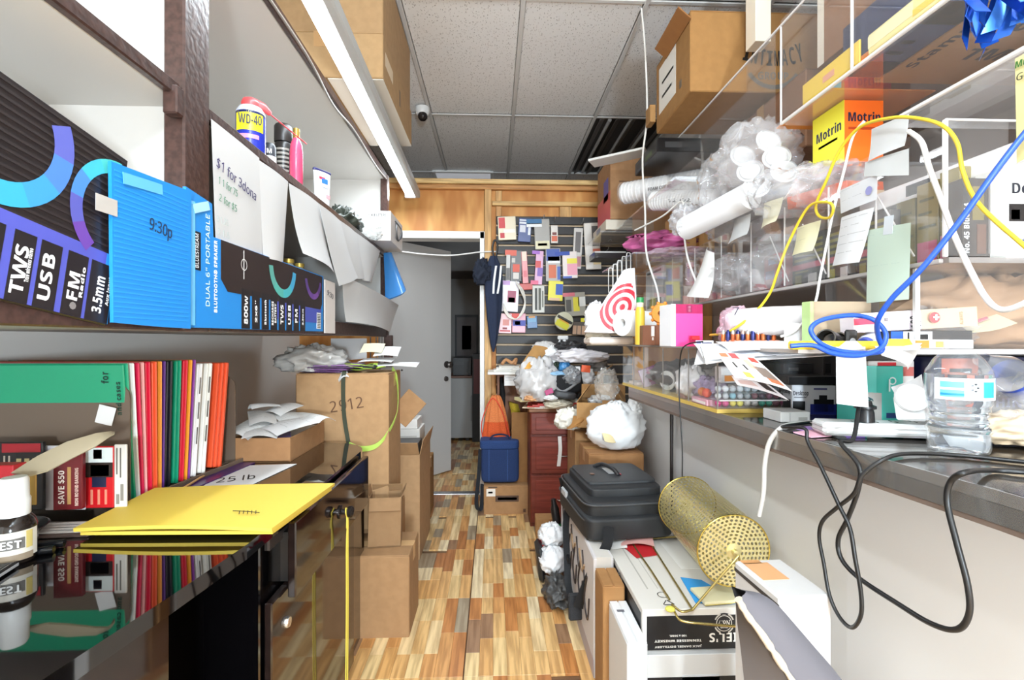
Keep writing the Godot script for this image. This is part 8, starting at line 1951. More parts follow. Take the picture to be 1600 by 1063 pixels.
func cases() -> void:
	var o := thing("acrylic_case", "big clear acrylic bins over the long shelf with taped notes", "acrylic bins", Vector3(1.2366, 1.328, -1.6488))
	var ed := acrylic_edge()
	var g := Geo.new(); g.box(Vector3(1.25, 1.3294, -1.97), Vector3(0.69, 0.011, 2.1)); part(o, "shelf_pane", g, m("aaa39e", 0.15, 0.0, 0.5))
	g = Geo.new(); g.box(Vector3(1.2572, 1.6646, -0.7557), Vector3(0.687, 0.0082, 0.632)); part(o, "shelf_pane", g, clear(0.1))
	g = Geo.new(); g.box(Vector3(1.2572, 1.6646, -1.6763), Vector3(0.687, 0.0082, 0.7557)); part(o, "shelf_pane", g, clear(0.1))
	g = Geo.new(); g.box(Vector3(1.2572, 1.8474, -0.9481), Vector3(0.687, 0.0082, 1.0442)); part(o, "shelf_pane", g, clear(0.08))
	g = Geo.new(); g.box(Vector3(1.1816, 1.8474, -2.4732), Vector3(0.8519, 0.011, 0.9893)); part(o, "shelf_pane", g, clear(0.15))
	# fronts
	pane(o, "front_pane", Vector3(CX, 0, -2.86), Vector3(CX, 0, -1.50), 1.857, 2.152, 0.07)
	pane(o, "front_pane", Vector3(CX, 0, -1.47), Vector3(CX, 0, -0.42), 1.857, 2.17, 0.07)
	pane(o, "front_pane", Vector3(CX, 0, -1.456), Vector3(CX, 0, -0.927), 1.338, 1.61, 0.05)
	pane(o, "front_pane", Vector3(CX, 0, -3.02), Vector3(CX, 0, -1.47), 1.338, 1.582, 0.05)
	rod(o, "top_rail", Vector3(CX, 2.155, -2.86), Vector3(CX, 2.155, -0.42), 0.007, ed)
	rod(o, "rail", Vector3(CX, 1.847, -1.47), Vector3(CX, 1.847, -0.42), 0.009, ed)
	rod(o, "rail", Vector3(CX, 1.665, -1.03), Vector3(CX, 1.665, -0.45), 0.008, ed)
	rod(o, "rail", Vector3(CX, 1.329, -3.02), Vector3(CX, 1.329, -0.93), 0.009, m("b4aeaa", 0.2))
	rod(o, "upright", Vector3(CX, 1.847, -1.47), Vector3(CX, 2.152, -1.47), 0.005, ed)
	rod(o, "upright", Vector3(CX, 1.847, -1.172), Vector3(CX, 2.31, -1.172), 0.006, ed)
	rod(o, "upright", Vector3(CX, 1.335, -0.923), Vector3(CX, 1.61, -0.923), 0.008, ed)
	rod(o, "rail", Vector3(CX, 1.61, -0.923), Vector3(1.5, 1.61, -0.923), 0.004, ed)
	for d in [0.923, 1.10, 1.26, 1.456, 1.65, 1.87, 2.12, 2.39, 2.69, 3.0]:
		pane(o, "divider_pane", Vector3(CX + 0.005, 0, -d), Vector3(1.03, 0, -d), 1.338, 1.582 if d > 1.0 else 1.61, 0.05)
		if d > 1.0: rod(o, "divider_edge", Vector3(CX + 0.003, 1.338, -d), Vector3(CX + 0.003, 1.582, -d), 0.004, ed)
	for d in [1.1, 1.374, 1.54]:
		rod(o, "pocket_edge", Vector3(CX + 0.006, 1.51, -d), Vector3(CX + 0.006, 1.35, -d + 0.1), 0.0035, ed)
	# bin at the frame edge, standing on the end of the long shelf
	var b := thing("acrylic_bin", "low clear acrylic bin full of packets standing on the long shelf end", "acrylic bin", Vector3(1.2, 1.151, -1.1))
	pane(b, "front_pane", Vector3(0.911, 0, -0.998), Vector3(1.5, 0, -0.998), 1.152, 1.325, 0.06)
	pane(b, "side_pane", Vector3(0.909, 0, -1.0), Vector3(0.909, 0, -1.28), 1.152, 1.324, 0.05)
	rod(b, "corner_edge", Vector3(0.909, 1.152, -0.998), Vector3(0.909, 1.325, -0.998), 0.011, m("c9c5c2", 0.15))
	# ---------------- things in and on the cases
	carton("carton", "tan carton with a black logo and GROUP print jutting out over the acrylic top", AABB(Vector3(0.7832, 2.162, -2.2808), Vector3(0.5496, 0.3229, 0.3985)), card("b58348"), [["l", 0.10, 0.22, 0.62, 0.88, "e4dfd6"], ["l", 0.2, 0.4, 0.5, 0.44, "9a948c"], ["l", 0.2, 0.6, 0.55, 0.64, "9a948c"], ["l", 0.72, 0.2, 0.78, 0.3, "6a5a48"]], Basis(), "", false, "b98a52")
	var cg: int = used["carton"] - 1
	var cn := get_node("carton_%03d" % cg)
	var T: Transform3D = side_frame(AABB(Vector3(0.7832, 2.162, -2.2808), Vector3(0.5496, 0.3229, 0.3985)), "f")[0]
	var word := "INTIMACY"
	for k in 8:
		var t := (k - 3.5) / 3.5
		lettering(cn, word[k], T * Transform3D(Basis(Vector3(0, 0, 1), 0.22 * -t * -1.0), Vector3(0.337 + 0.107 * t, 0.135 + 0.025 * t * t, 0.0016)), 0.058 + 0.016 * absf(t), "1c1a18", 0.024)
	lettering(cn, "GROUP", T * Transform3D(Basis(), Vector3(0.3366, 0.066, 0.0016)), 0.03, "6a655e", 0.124)
	arc(cn, T, Vector2(0.337, 0.137), 0.107, 0.124, 212, 328, ["6a655e", "6a655e", "6a655e", "6a655e"])
	var fl := Geo.new(); fl.xf = Transform3D(Basis(Vector3(0, 0, 1), -0.7), Vector3(0.7763, 2.4478, -2.061)); fl.box(Vector3(-0.0275, 0.0, 0.055), Vector3(0.0687, 0.0055, 0.2748), 0.001); part(cn, "loose_flap", fl, card("a8703a"))
	fl = Geo.new(); fl.box(Vector3(0.7667, 2.2623, -2.3152), Vector3(0.0275, 0.0824, 0.0687), 0.002); part(cn, "loose_flap", fl, card("b98a52"))
	pbox("carton", "big brown carton with a cream edge lying on the upper acrylic tier", "box", AABB(Vector3(1.08, 2.0768, -1.56), Vector3(0.55, 0.48, 0.62)), card("a8744c"), [["l", 0.0, 0.0, 0.05, 1.0, "e9e0d0"], ["l", 0.40, 0.02, 0.42, 0.9, "4a3020"], ["l", 0.55, 0.3, 0.56, 0.9, "5a3a2a"], ["l", 0.62, 0.2, 0.63, 0.8, "5a3a2a"], ["l", 0.7, 0.3, 0.71, 0.9, "5a3a2a"]])
	pbox("carton", "cream flap carton wedged over the logo carton corner", "box", AABB(Vector3(0.98, 2.29, -1.83), Vector3(0.06, 0.45, 0.07)), m("efe6d4", 0.5))
	carton("carton", "brown carton behind the far acrylic front pane", AABB(Vector3(1.0992, 1.8543, -2.2259), Vector3(0.3847, 0.2748, 0.5771)), card("9c7050"))
	pbox("red_card", "red price card standing in the upper acrylic tier", "card", AABB(Vector3(1.0855, 1.8845, -1.5389), Vector3(0.0041, 0.1168, 0.0962)), m("d0302c", 0.4), [["l", 0.2, 0.5, 0.8, 0.75, "e8a09a"]])
	pbox("hygiene_box", "blue and crimson box marked 10 beside the orange medicine box", "box", AABB(Vector3(1.0305, 1.8543, -1.4358), Vector3(0.0962, 0.1443, 0.1168)), m("6ab4dc", 0.4), [["l", 0.45, 0.0, 1.0, 1.0, "c8203a"], ["l", "10", 0.75, 0.7, 0.033, "efe9e9", 1, 0.04], ["f", 0.0, 0.0, 1.0, 1.0, "c8203a"]])
	var ma := AABB(Vector3(0.9824, 1.6708, -1.44), Vector3(0.114, 0.1731, 0.1319))
	pbox("medicine_box", "orange and yellow pain reliever box with script lettering in the acrylic tier", "box", ma, m("ee6a1c", 0.4), [["l", 0.0, 0.0, 1.0, 1.0, "efe63a"], ["l", "Motrin", 0.52, 0.62, 0.0275, "24244a", 0, 0.103], ["f", "Motrin", 0.5, 0.72, 0.025, "1c1c3a", 0, 0.093], ["f", 0.1, 0.52, 0.85, 0.56, "b03a10"], ["l", 0.2, 0.42, 0.8, 0.46, "a8902a"]])
	pbox("medicine_box", "torn flat orange carton lying below the pain reliever box", "box", AABB(Vector3(0.9481, 1.5891, -1.5114), Vector3(0.1786, 0.0385, 0.1786)), m("e4571e", 0.4), [["f", 0.0, 0.0, 1.0, 0.35, "e8c8a0"]], "", Basis(UP, 0.4) * Basis(Vector3(0, 0, 1), 0.12))
	for k in 2:
		var gg := Geo.new(); gg.xf = Transform3D(Basis(UP, 0.6 - 0.3 * k) * Basis(Vector3.RIGHT, 0.7), Vector3(0.962 + 0.082 * k, 1.637, -1.484 + 0.041 * k)); gg.box(Vector3(), Vector3(0.0962, 0.0687, 0.0027), 0.001)
		single("card_flap", ["cream flap sticking out of the torn orange carton", "grey-beige flap beside the yellow medicine panel"][k], "card", gg, m(["e4d8c8", "b9aca4"][k], 0.5))
	pbox("orange_folder", "orange card sheet lying on the middle acrylic tier", "card", AABB(Vector3(0.9137, 1.8529, -1.52), Vector3(0.3, 0.0041, 0.25)), m("e08a2c", 0.45))
	pbox("yellow_card", "folded yellow card leaning along the acrylic rail", "card", AABB(Vector3(0.9055, 1.8584, -1.374), Vector3(0.0055, 0.0577, 0.2198)), m("f0cc4a", 0.45), [["l", 0.4, 0.3, 0.6, 0.6, "e4a48a"]])
	pbox("yellow_card", "long cream and yellow card taped along the rail nearer the blue tinsel", "card", AABB(Vector3(0.9055, 1.8584, -1.1267), Vector3(0.0055, 0.0481, 0.2473)), m("f0e09a", 0.4), [["l", 0.0, 0.3, 0.5, 0.9, "f4e8b8"], ["l", 0.5, 0.2, 1.0, 0.5, "e9c84a"]])
	pbox("navy_box", "navy blue box with orange and white print resting on the middle tier", "box", AABB(Vector3(0.912, 1.8591, -1.22), Vector3(0.1, 0.1237, 0.28)), m("1c2850", 0.4), [["l", 0.0, 0.0, 1.0, 0.12, "d87a2c"], ["b", 0.0, 0.0, 1.0, 1.0, "22305c"], ["b", 0.0, 0.75, 1.0, 1.0, "d88034"], ["b", 0.0, 0.0, 1.0, 0.25, "dcd8d4"], ["b", 0.3, 0.35, 0.7, 0.4, "b9bcc8"], ["b", 0.3, 0.5, 0.6, 0.55, "b9bcc8"]])
	var hc := AABB(Vector3(1.02, 1.8604, -1.25), Vector3(0.6, 0.30, 0.45))
	pbox("carton", "tan carton with handwriting on its underside over the clear tier", "box", hc, card("d09a5c"), [["b", "$40.00 C", 0.30, 0.55, 0.05, "2a2018", 0, 0.24], ["b", "TM", 0.28, 0.3, 0.045, "2a2018", 0, 0.1], ["b", "Stamp. 1.50", 0.05, 0.5, 0.026, "2a2018", 1, 0.3]])
	pbox("carton", "white and peach carton standing deep in the near acrylic tier", "box", AABB(Vector3(1.3053, 1.6715, -1.058), Vector3(0.2198, 0.1649, 0.2198)), m("d8b490", 0.6))
	# stacked foam cups, bags, lids, roll
	for e in [[at(972, 303, 2.6793), at(1110, 280, 2.3633), 0.06, "upper long sleeve of white foam cups reaching out of the acrylic tier"], [at(1018, 314, 2.3633), at(1120, 312, 2.0885), 0.048, "lower sleeve of printed foam cups under the long sleeve"]]:
		var ax: Vector3 = (e[1] - e[0])
		var s := thing("cup_sleeve", e[3], "foam cups", e[0] - UP * e[2], "foam cup sleeves")
		var gg := Geo.new(); gg.xf = Transform3D(Basis(ax.cross(Vector3.UP).normalized(), ax.normalized(), ax.cross(Vector3.UP).cross(ax).normalized()), e[0])
		var pr := [Vector2(0, 0), Vector2(e[2] * 0.72, 0.0)]
		var n := 22
		for k in n:
			var y: float = 0.016 + (ax.length() - 0.016) * k / n
			pr.append(Vector2(e[2] * 0.97, y)); pr.append(Vector2(e[2], y + 0.004)); pr.append(Vector2(e[2] * 0.93, y + 0.008))
		pr.append(Vector2(0, ax.length()))
		gg.lathe(pr, 24); part(s, "cups", gg, m("efecea", 0.6))
		gg = Geo.new(); gg.xf = Transform3D(Basis(ax.cross(Vector3.UP).normalized(), ax.normalized(), ax.cross(Vector3.UP).cross(ax).normalized()), e[0]); gg.lathe([Vector2(e[2] + 0.002, 0.0), Vector2(e[2] + 0.002, ax.length())], 24); part(s, "wrapper", gg, clear(0.12))
		var tp: Vector3 = e[0].lerp(e[1], 0.45)
		lettering(s, "FOAM CUP 50" if e[2] > 0.05 else "12 OZ", frame(tp + (EYE - tp).normalized() * (e[2] + 0.008), ax, UP), 0.016, "5a5654", 0.124)
	var ra := at(1072, 357, 1.9236); var rb := at(1172, 306, 1.5938)
	var rx := rb - ra
	var roll := thing("white_roll", "long white paper roll in a bag lying across the acrylic bins", "roll", ra - UP * 0.048)
	var gr := Geo.new(); gr.tube([ra, ra.lerp(rb, 0.5), rb], 0.047, 24); part(roll, "roll", gr, m("f0eeee", 0.6))
	gr = Geo.new(); gr.lump(ra + Vector3(0, 0.0275, 0), Vector3(0.055, 0.055, 0.055), 171, 0.4, 2.2, 1.0, true); part(roll, "bag_end", gr, clear(0.3, "e8e6e8"))
	var C := [[1110, 290, 1.786, 0.076, 0.117, 0.096, 181, "clear bag of lids hanging open at the far acrylic tier", 0.32], [1150, 245, 1.621, 0.103, 0.096, 0.124, 183, "big clear zip bag slumped over the acrylic rail", 0.28], [1205, 300, 1.429, 0.089, 0.069, 0.110, 185, "clear bag of white plates beneath the zip bag", 0.35], [1265, 290, 1.347, 0.076, 0.055, 0.082, 187, "clear pinkish bag below the torn orange carton", 0.3], [1135, 430, 1.814, 0.076, 0.076, 0.165, 189, "pale clear bag inside the lower acrylic bins", 0.3], [1190, 410, 1.649, 0.076, 0.096, 0.110, 191, "white tissue bag behind the yellow cable in the bins", 0.45], [1125, 350, 1.951, 0.089, 0.069, 0.137, 193, "frosted bag slumped under the white paper roll", 0.35]]
	for e in C:
		var gg := Geo.new(); var cc := at(e[0], e[1], e[2]) + Vector3(0.0687, 0, 0); gg.lump(cc, Vector3(e[3] + 0.02, e[4], e[5]), e[6], 0.3, 1.6, 1.0, true)
		single("clear_bag", e[7], "bag", gg, clear(e[8] * 0.6, "f2f0f2"))
	for k in 6:
		var lp := at([1172, 1213, 1182, 1225, 1160, 1200][k], [268, 247, 292, 268, 245, 222][k], [1.54, 1.47, 1.525, 1.443, 1.566, 1.5][k])
		var ld := thing("lid_disc", ["round clear lid at the mouth of the zip bag", "round clear lid touching the torn orange carton", "lower round lid in front of the plate bag", "tilted clear lid half behind another lid", "clear lid nearest the foam cups", "upper clear lid under the acrylic rail"][k].replace("nearest", "close to"), "lid", lp - UP * 0.04, "clear lids")
		var gg := Geo.new(); gg.xf = Transform3D(Basis(UP, -0.5 + 0.1 * k) * Basis(Vector3.RIGHT, PI / 2 - 0.3), lp); gg.lathe([Vector2(0.0, 0.005), Vector2(0.03, 0.005), Vector2(0.033, 0.0), Vector2(0.04, 0.0), Vector2(0.041, 0.005), Vector2(0.038, 0.008)], 28); part(ld, "disc", gg, clear(0.4, "eeeeee"))
	# far end of the cases
	pbox("carton", "pink and tan printed carton leaning at the far end over the slatted wall", "box", AABB(Vector3(0.7282, 1.9257, -3.3251), Vector3(0.2748, 0.3985, 0.3572)), card("c9986a"), [["l", 0.0, 0.0, 1.0, 0.45, "d8606a"], ["l", 0.5, 0.35, 0.85, 0.7, "5a5ab0"], ["f", 0.2, 0.5, 0.7, 0.52, "6a4a34"], ["f", 0.2, 0.58, 0.6, 0.6, "6a4a34"]])
	pbox("carton", "white labelled carton under the pink and tan one", "box", AABB(Vector3(0.7007, 1.8597, -3.3526), Vector3(0.3023, 0.0618, 0.3847)), m("d8cdbc", 0.5), [["l", 0.3, 0.2, 0.6, 0.8, "8a8a9a"]])
	var fs := Geo.new(); fs.box(Vector3(0.9618, 1.8529, -3.2014), Vector3(0.5771, 0.0082, 0.4122)); part(o, "shelf_pane", fs, clear(0.2))
	pbox("black_device", "black electronics tray wedged under the logo carton", "device", AABB(Vector3(0.7901, 2.0837, -2.6518), Vector3(0.4122, 0.0687, 0.3572)), m("1a191a", 0.3), [["f", 0.1, 0.3, 0.3, 0.7, "3f3d3d"], ["l", 0.5, 0.2, 0.8, 0.5, "5a6a4a"], ["l", 0.1, 0.3, 0.3, 0.7, "3a3838"]], "", Basis(), 0.004)
	var bd := Geo.new(); var b0 := at(930, 254, 2.8167); var b1 := at(1004, 238, 2.6793); bd.xf = frame((b0 + b1) / 2, b1 - b0, UP); bd.box(Vector3(0, 0, 0), Vector3(b0.distance_to(b1) + 0.05, 0.014, 0.12), 0.003); single("white_board", "flat white panel sticking out under the black electronics tray", "board", bd, m("e4e2de", 0.4))
	var pb := Geo.new(); pb.lump(at(1018, 380, 2.5419) + Vector3(0.0412, 0, 0), Vector3(0.1649, 0.0481, 0.1374), 201, 0.35, 1.6, 0.9, true); single("pink_bag", "bright pink plastic bag flattened under a white cable", "bag", pb, m("d2689e", 0.2, 0.0, 0.85))
	pb = Geo.new(); pb.lump(at(1050, 398, 2.4045) + Vector3(0.0412, 0, 0), Vector3(0.1511, 0.0275, 0.1374), 203, 0.3, 1.6, 0.9, true); single("pink_bag", "pale pink clear bag beneath the bright pink one", "bag", pb, clear(0.35, "ecc8da"))
	var fs2 := Geo.new(); fs2.box(Vector3(0.9893, 1.6069, -2.7205), Vector3(0.5771, 0.0082, 0.687)); part(o, "shelf_pane", fs2, clear(0.25))
	pbox("black_tray", "grey-framed black glass tray at the end of the pink bag", "tray", AABB(Vector3(0.6183, 1.6715, -3.0778), Vector3(0.1924, 0.0412, 0.1649)), m("2a2726", 0.2), [["f", 0.0, 0.8, 1.0, 1.0, "c4c0bc"]])
	for k in 3:
		pbox("tan_carton", ["small tan carton piece standing behind the white cable", "second tan carton piece under the foam cups", "third tan carton piece beside the clear bag of lids"][k], "box", AABB(Vector3(0.92 + 0.062 * k, 1.6125, -2.54 + 0.07 * k), Vector3(0.055, 0.19 - 0.027 * k, 0.055)), card("d4a060"))
	pbox("appliance_box", "tall white carton with a dark square window in the lower acrylic bins", "box", aisle(1009, 1036, 0.927, 0.11, 1.336, 0.245), m("eae8e6", 0.45), [["l", 0.1, 0.08, 0.9, 0.30, "55504e"], ["l", 0.1, 0.9, 0.9, 0.95, "6a6a6a"]])
	for k in 3:
		var bq := Vector3(0.962 + 0.038 * k, 1.3365, -2.308 + 0.103 * k)
		var bo := thing("clear_bottle", ["first clear bottle with a pale pink cap in the lower bins", "second clear bottle standing between two others in the bins", "third clear bottle close to the curved receipt"][k], "bottle", bq, "clear bottles in the bins")
		lathe_part(bo, "body", bq, [Vector2(0, 0), Vector2(0.034, 0), Vector2(0.037, 0.005), Vector2(0.037, 0.15), Vector2(0.019, 0.18), Vector2(0.019, 0.192)], clear(0.18, "ecd8dc"), 22)
		lathe_part(bo, "base_band", bq, [Vector2(0.0378, 0.005), Vector2(0.0378, 0.048)], m("e4a89c", 0.35), 22)
		lathe_part(bo, "cap", bq + UP * 0.192, [Vector2(0.021, 0), Vector2(0.021, 0.019), Vector2(0, 0.02)], m("e4c8cc", 0.35), 18)
	# hair colour boxes and printed bags
	var dye := [[1238, 1290, 1.058, "dark box with olive print rows beside the red edged one"], [1292, 1336, 1.065, "dark box with olive print rows behind the white strap"], [1338, 1392, 1.072, "dark box with olive print rows behind the green note"]]
	for e in dye:
		pbox("hair_dye_box", e[3], "box", aisle(e[0], e[1], e[2], 0.11, 1.337, 0.187), m("35312e", 0.4), [["l", 0.08, 0.55, 0.92, 0.6, "8a8438"], ["l", 0.08, 0.65, 0.92, 0.7, "8a8438"], ["l", 0.08, 0.75, 0.92, 0.8, "8a8438"], ["l", 0.08, 0.85, 0.92, 0.9, "8a8438"], ["l", 0.0, 0.4, 1.0, 0.5, "c05a68"], ["l", 0.1, 0.1, 0.3, 0.3, "8a8438"], ["l", 0.5, 0.08, 0.75, 0.3, "dcd6d2"], ["l", 0.1, 0.34, 0.5, 0.37, "8a8438"]], "hair dye boxes")
	pbox("red_box", "red and blue box end at the edge of the dark print boxes", "box", AABB(Vector3(1.0442, 1.339, -1.8137), Vector3(0.1099, 0.1511, 0.0962)), m("dc3c48", 0.4), [["l", 0.1, 0.4, 0.7, 0.6, "4a5ab0"], ["l", 0.3, 0.75, 0.9, 0.9, "8a94d0"]])
	for k in 3:
		pbox("gold_packet", ["olive gold packet behind the white strap", "pink and gold packet behind the blue cable", "dull gold packet beside the corner upright"][k], "packet", aisle([1400, 1432, 1468][k], [1430, 1466, 1500][k], [1.099, 1.085, 1.072][k], 0.028, 1.337, [0.206, 0.227, 0.234][k]), m(["7a6a2e", "8a7434", "80702c"][k], 0.3), [["l", 0.05, 0.0, 0.95, 0.35, ["8a7a3a", "c8607c", "d07a90"][k]], ["l", 0.1, 0.5, 0.9, 0.53, "5a4e20"], ["l", 0.1, 0.65, 0.7, 0.68, "5a4e20"], ["l", 0.15, 0.8, 0.8, 0.83, "5a4e20"]])
	var fbx := facing(1505, 278, 1576, 410, 1.0168, 0.0412)
	pbox("chips_bag", "black and silver glossy bag standing behind the crossing cables", "bag", fbx, m("3a3430", 0.12, 0.3), [["f", 0.0, 0.0, 0.14, 1.0, "1a1a1a"], ["f", 0.55, 0.1, 0.62, 1.0, "6a6460"], ["f", 0.2, 0.5, 0.45, 0.9, "6a5e2a"], ["f", 0.3, 0.1, 0.5, 0.45, "5a3a2a"], ["f", "No. 45 Blue 14", 0.07, 0.4, 0.012, "d8d8d8", 1, 0.11]])
	pbox("soap_box", "white soap box lettered Dov with a black splash", "box", facing(1573, 258, 1640, 410, 0.9824, 0.0687), m("e9e6e0", 0.4), [["f", "Dove", 0.5, 0.76, 0.023, "22242e", 0, 0.075], ["f", 0.05, 0.42, 0.6, 0.6, "1e1a1a"], ["f", 0.1, 0.44, 0.3, 0.54, "e0c8a0"], ["f", "ESSENT", 0.45, 0.22, 0.008, "2a3a6a", 0, 0.048], ["f", 0.0, 0.0, 1.0, 0.03, "b9b4ae"]])
	# bin at the frame edge
	var kp := Geo.new(); kp.lump(Vector3(1.2, 1.232, -1.12), Vector3(0.2198, 0.0852, 0.0756), 211, 0.25, 1.6, 1.0, true); single("paper_bag", "crumpled brown paper bag inside the low acrylic bin", "bag", kp, m("b08a68", 0.6))
	slab("pink_paper", "pink paper curling inside the low acrylic bin", "paper", [at(1466, 500, 1.10), at(1530, 484, 1.10), at(1545, 498, 1.04), at(1475, 512, 1.04)], 0.001, m("e08a98", 0.5), "", Vector3(0, -0.0055, 0))
	sheet("note", "cream handwritten note lying on the pink paper in the bin", "note", [at(1498, 507, 1.06), at(1548, 487, 1.06), at(1590, 505, 1.015), at(1515, 520, 1.015)], "eadfb8", Vector3(0, -0.0055, 0), Vector3(), 3)
	pbox("yellow_carton", "open yellow carton end beside the bandage box in the bin", "box", AABB(Vector3(1.06, 1.235, -1.28), Vector3(0.0824, 0.0756, 0.0962)), m("b8a030", 0.4))
	var cb := Geo.new(); cb.lump(Vector3(1.02, 1.195, -1.08), Vector3(0.0824, 0.0412, 0.055), 217, 0.4, 2.0, 0.8, true); single("clear_bag", "clear crumpled bag at the bottom of the low acrylic bin", "bag", cb, clear(0.25, "dcd8d4"))
	# notes on the fronts
	var X := 0.886
	sheet("note", "white torn note taped at the top of the acrylic front", "note", [onx(1362, 202, X), onx(1420, 178, X), onx(1417, 228, X), onx(1360, 252, X)], "dddcdb", Vector3(-0.0041, 0, 0), Vector3(-0.0055, 0, 0), 3, "c4cac4")
	sheet("note", "white torn note strip below the topmost taped note", "note", [onx(1352, 254, X), onx(1420, 232, X), onx(1420, 274, X), onx(1350, 276, X)], "d8d8d6", Vector3(-0.0055, 0, 0), Vector3(), 1, "9a9c9a")
	var n3 := sheet("note", "white form with a round purple stamp on the acrylic front", "note", [onx(1312, 298, X), onx(1371, 272, X), onx(1370, 312, X), onx(1314, 334, X)], "dddcdd", Vector3(-0.0027, 0, 0), Vector3(), 2, "8a8a90")
	arc(n3, frame(onx(1358, 298, X - 0.003), Vector3(0, -0.26, 1), UP), Vector2(0, 0), 0.0, 0.0103, 0, 359, ["8a88b8", "8a88b8", "8a88b8", "8a88b8"])
	sheet("receipt", "long white receipt curling below the stamped form", "receipt", [onx(1315, 340, X), onx(1366, 324, X), onx(1346, 410, X - 0.01), onx(1304, 416, X - 0.01)], "dedcdb", Vector3(-0.0082, 0, 0), Vector3(-0.0055, 0, 0), 5, "9a9894")
	var n5 := sheet("note", "pale green lined note hanging by tape near the blue cable", "note", [onx(1356, 360, X), onx(1423, 348, X), onx(1420, 468, X - 0.006), onx(1354, 474, X - 0.006)], "c9dac9", Vector3(-0.0041, 0, 0), Vector3(), 2, "b4c4b8")
	tape_bit(n5, onx(1388, 352, X - 0.003), Vector3(0, -0.1, 1), UP, 0.025, 0.041, "c8ccd0")
	sheet("sticky_note", "pale yellow sticky note beside the looped yellow cable", "note", [onx(1246, 356, X), onx(1283, 344, X), onx(1274, 392, X - 0.012), onx(1242, 400, X - 0.01)], "ece4bc", Vector3(-0.0082, 0, 0), Vector3(-0.0082, 0, 0), 2, "a8a48a")
	sheet("sticky_note", "cream sticky note with clear tape above the hair dye boxes", "note", [onx(1194, 318, X), onx(1224, 308, X), onx(1216, 346, X - 0.012), onx(1193, 358, X - 0.01)], "efe6c6", Vector3(-0.0082, 0, 0), Vector3(-0.0082, 0, 0))
	sheet("sticky_note", "white sticky note below the long white roll", "note", [onx(1148, 344, X), onx(1173, 334, X), onx(1172, 366, X - 0.01), onx(1142, 382, X - 0.014)], "dcdad8", Vector3(-0.0082, 0, 0), Vector3(-0.011, 0, 0))
	sheet("receipt", "tall curved white receipt standing out of the lower acrylic bins", "receipt", [onx(1106, 386, X), onx(1116, 395, X - 0.01), onx(1118, 466, X - 0.02), onx(1086, 462, X - 0.02)], "f0ece6", Vector3(-0.0412, 0, 0), Vector3(-0.0275, 0, 0))
	var ys := sheet("sign_strip", "narrow yellow and white sign strip hanging at the frame edge", "sign", [onx(1586, 92, 0.88), onx(1625, 70, 0.88), onx(1625, 235, 0.88), onx(1589, 255, 0.88)], "efe2a0", Vector3(), Vector3())
	lettering(ys, "Mu", frame(onx(1596, 98, 0.876), Vector3(0, -0.1, 1), UP), 0.011, "3a6a2a", 0.019)
	lettering(ys, "Go", frame(onx(1598, 118, 0.876), Vector3(0, -0.1, 1), UP), 0.011, "2a2a1a", 0.019, font, "handwriting")
	pbox("white_bag_stack", "white printed paper packets stacked deep in the middle acrylic tier", "packet", AABB(Vector3(1.0992, 1.6729, -0.8519), Vector3(0.3847, 0.0687, 0.2748)), m("d9d4d4", 0.4))
	pbox("white_bag_stack", "long white packet lying across the bins behind the notes", "packet", AABB(Vector3(1.0992, 1.541, -1.4015), Vector3(0.0962, 0.0481, 0.4672)), m("f2f0f0", 0.4), [["l", 0.35, 0.2, 0.5, 0.8, "2a2a2c"]])
	pbox("grey_packet", "grey cloth pack filling the bin behind the taped notes", "packet", AABB(Vector3(1.1816, 1.339, -1.4015), Vector3(0.2061, 0.1924, 0.4122)), m("9a928e", 0.5))
	pbox("grey_packet", "grey cloth pack filling the bins behind the clear bottles", "packet", AABB(Vector3(1.1267, 1.339, -2.3633), Vector3(0.2473, 0.2198, 0.687)), m("c4bcb8", 0.5))
	# blue tinsel close to the camera
	var tq := at(1548, 12, 0.6183)
	var ti := thing("tinsel", "shiny blue tinsel bunch hanging down from the top carton", "decoration", tq)
	var rng := RandomNumberGenerator.new(); rng.seed = 3
	for k in 16:
		var q0 := tq + Vector3(rng.randf_range(-0.034, 0.048), 0.08, rng.randf_range(-0.04, 0.04))
		var gg := strap_geo([q0, q0 + Vector3(rng.randf_range(-0.014, 0.014), -0.055, rng.randf_range(-0.014, 0.014)), q0 + Vector3(rng.randf_range(-0.016, 0.016), -0.1 - rng.randf() * 0.02, rng.randf_range(-0.02, 0.02))], 0.019, 0.0008, Vector3(rng.randf_range(-1, 1), 0.1, rng.randf_range(-1, 1)).normalized(), 4)
		part(ti, "strand", gg, m(["1a4aa8", "2a66d0", "123a8c", "4a8ae0"][k % 4], 0.15, 0.5))

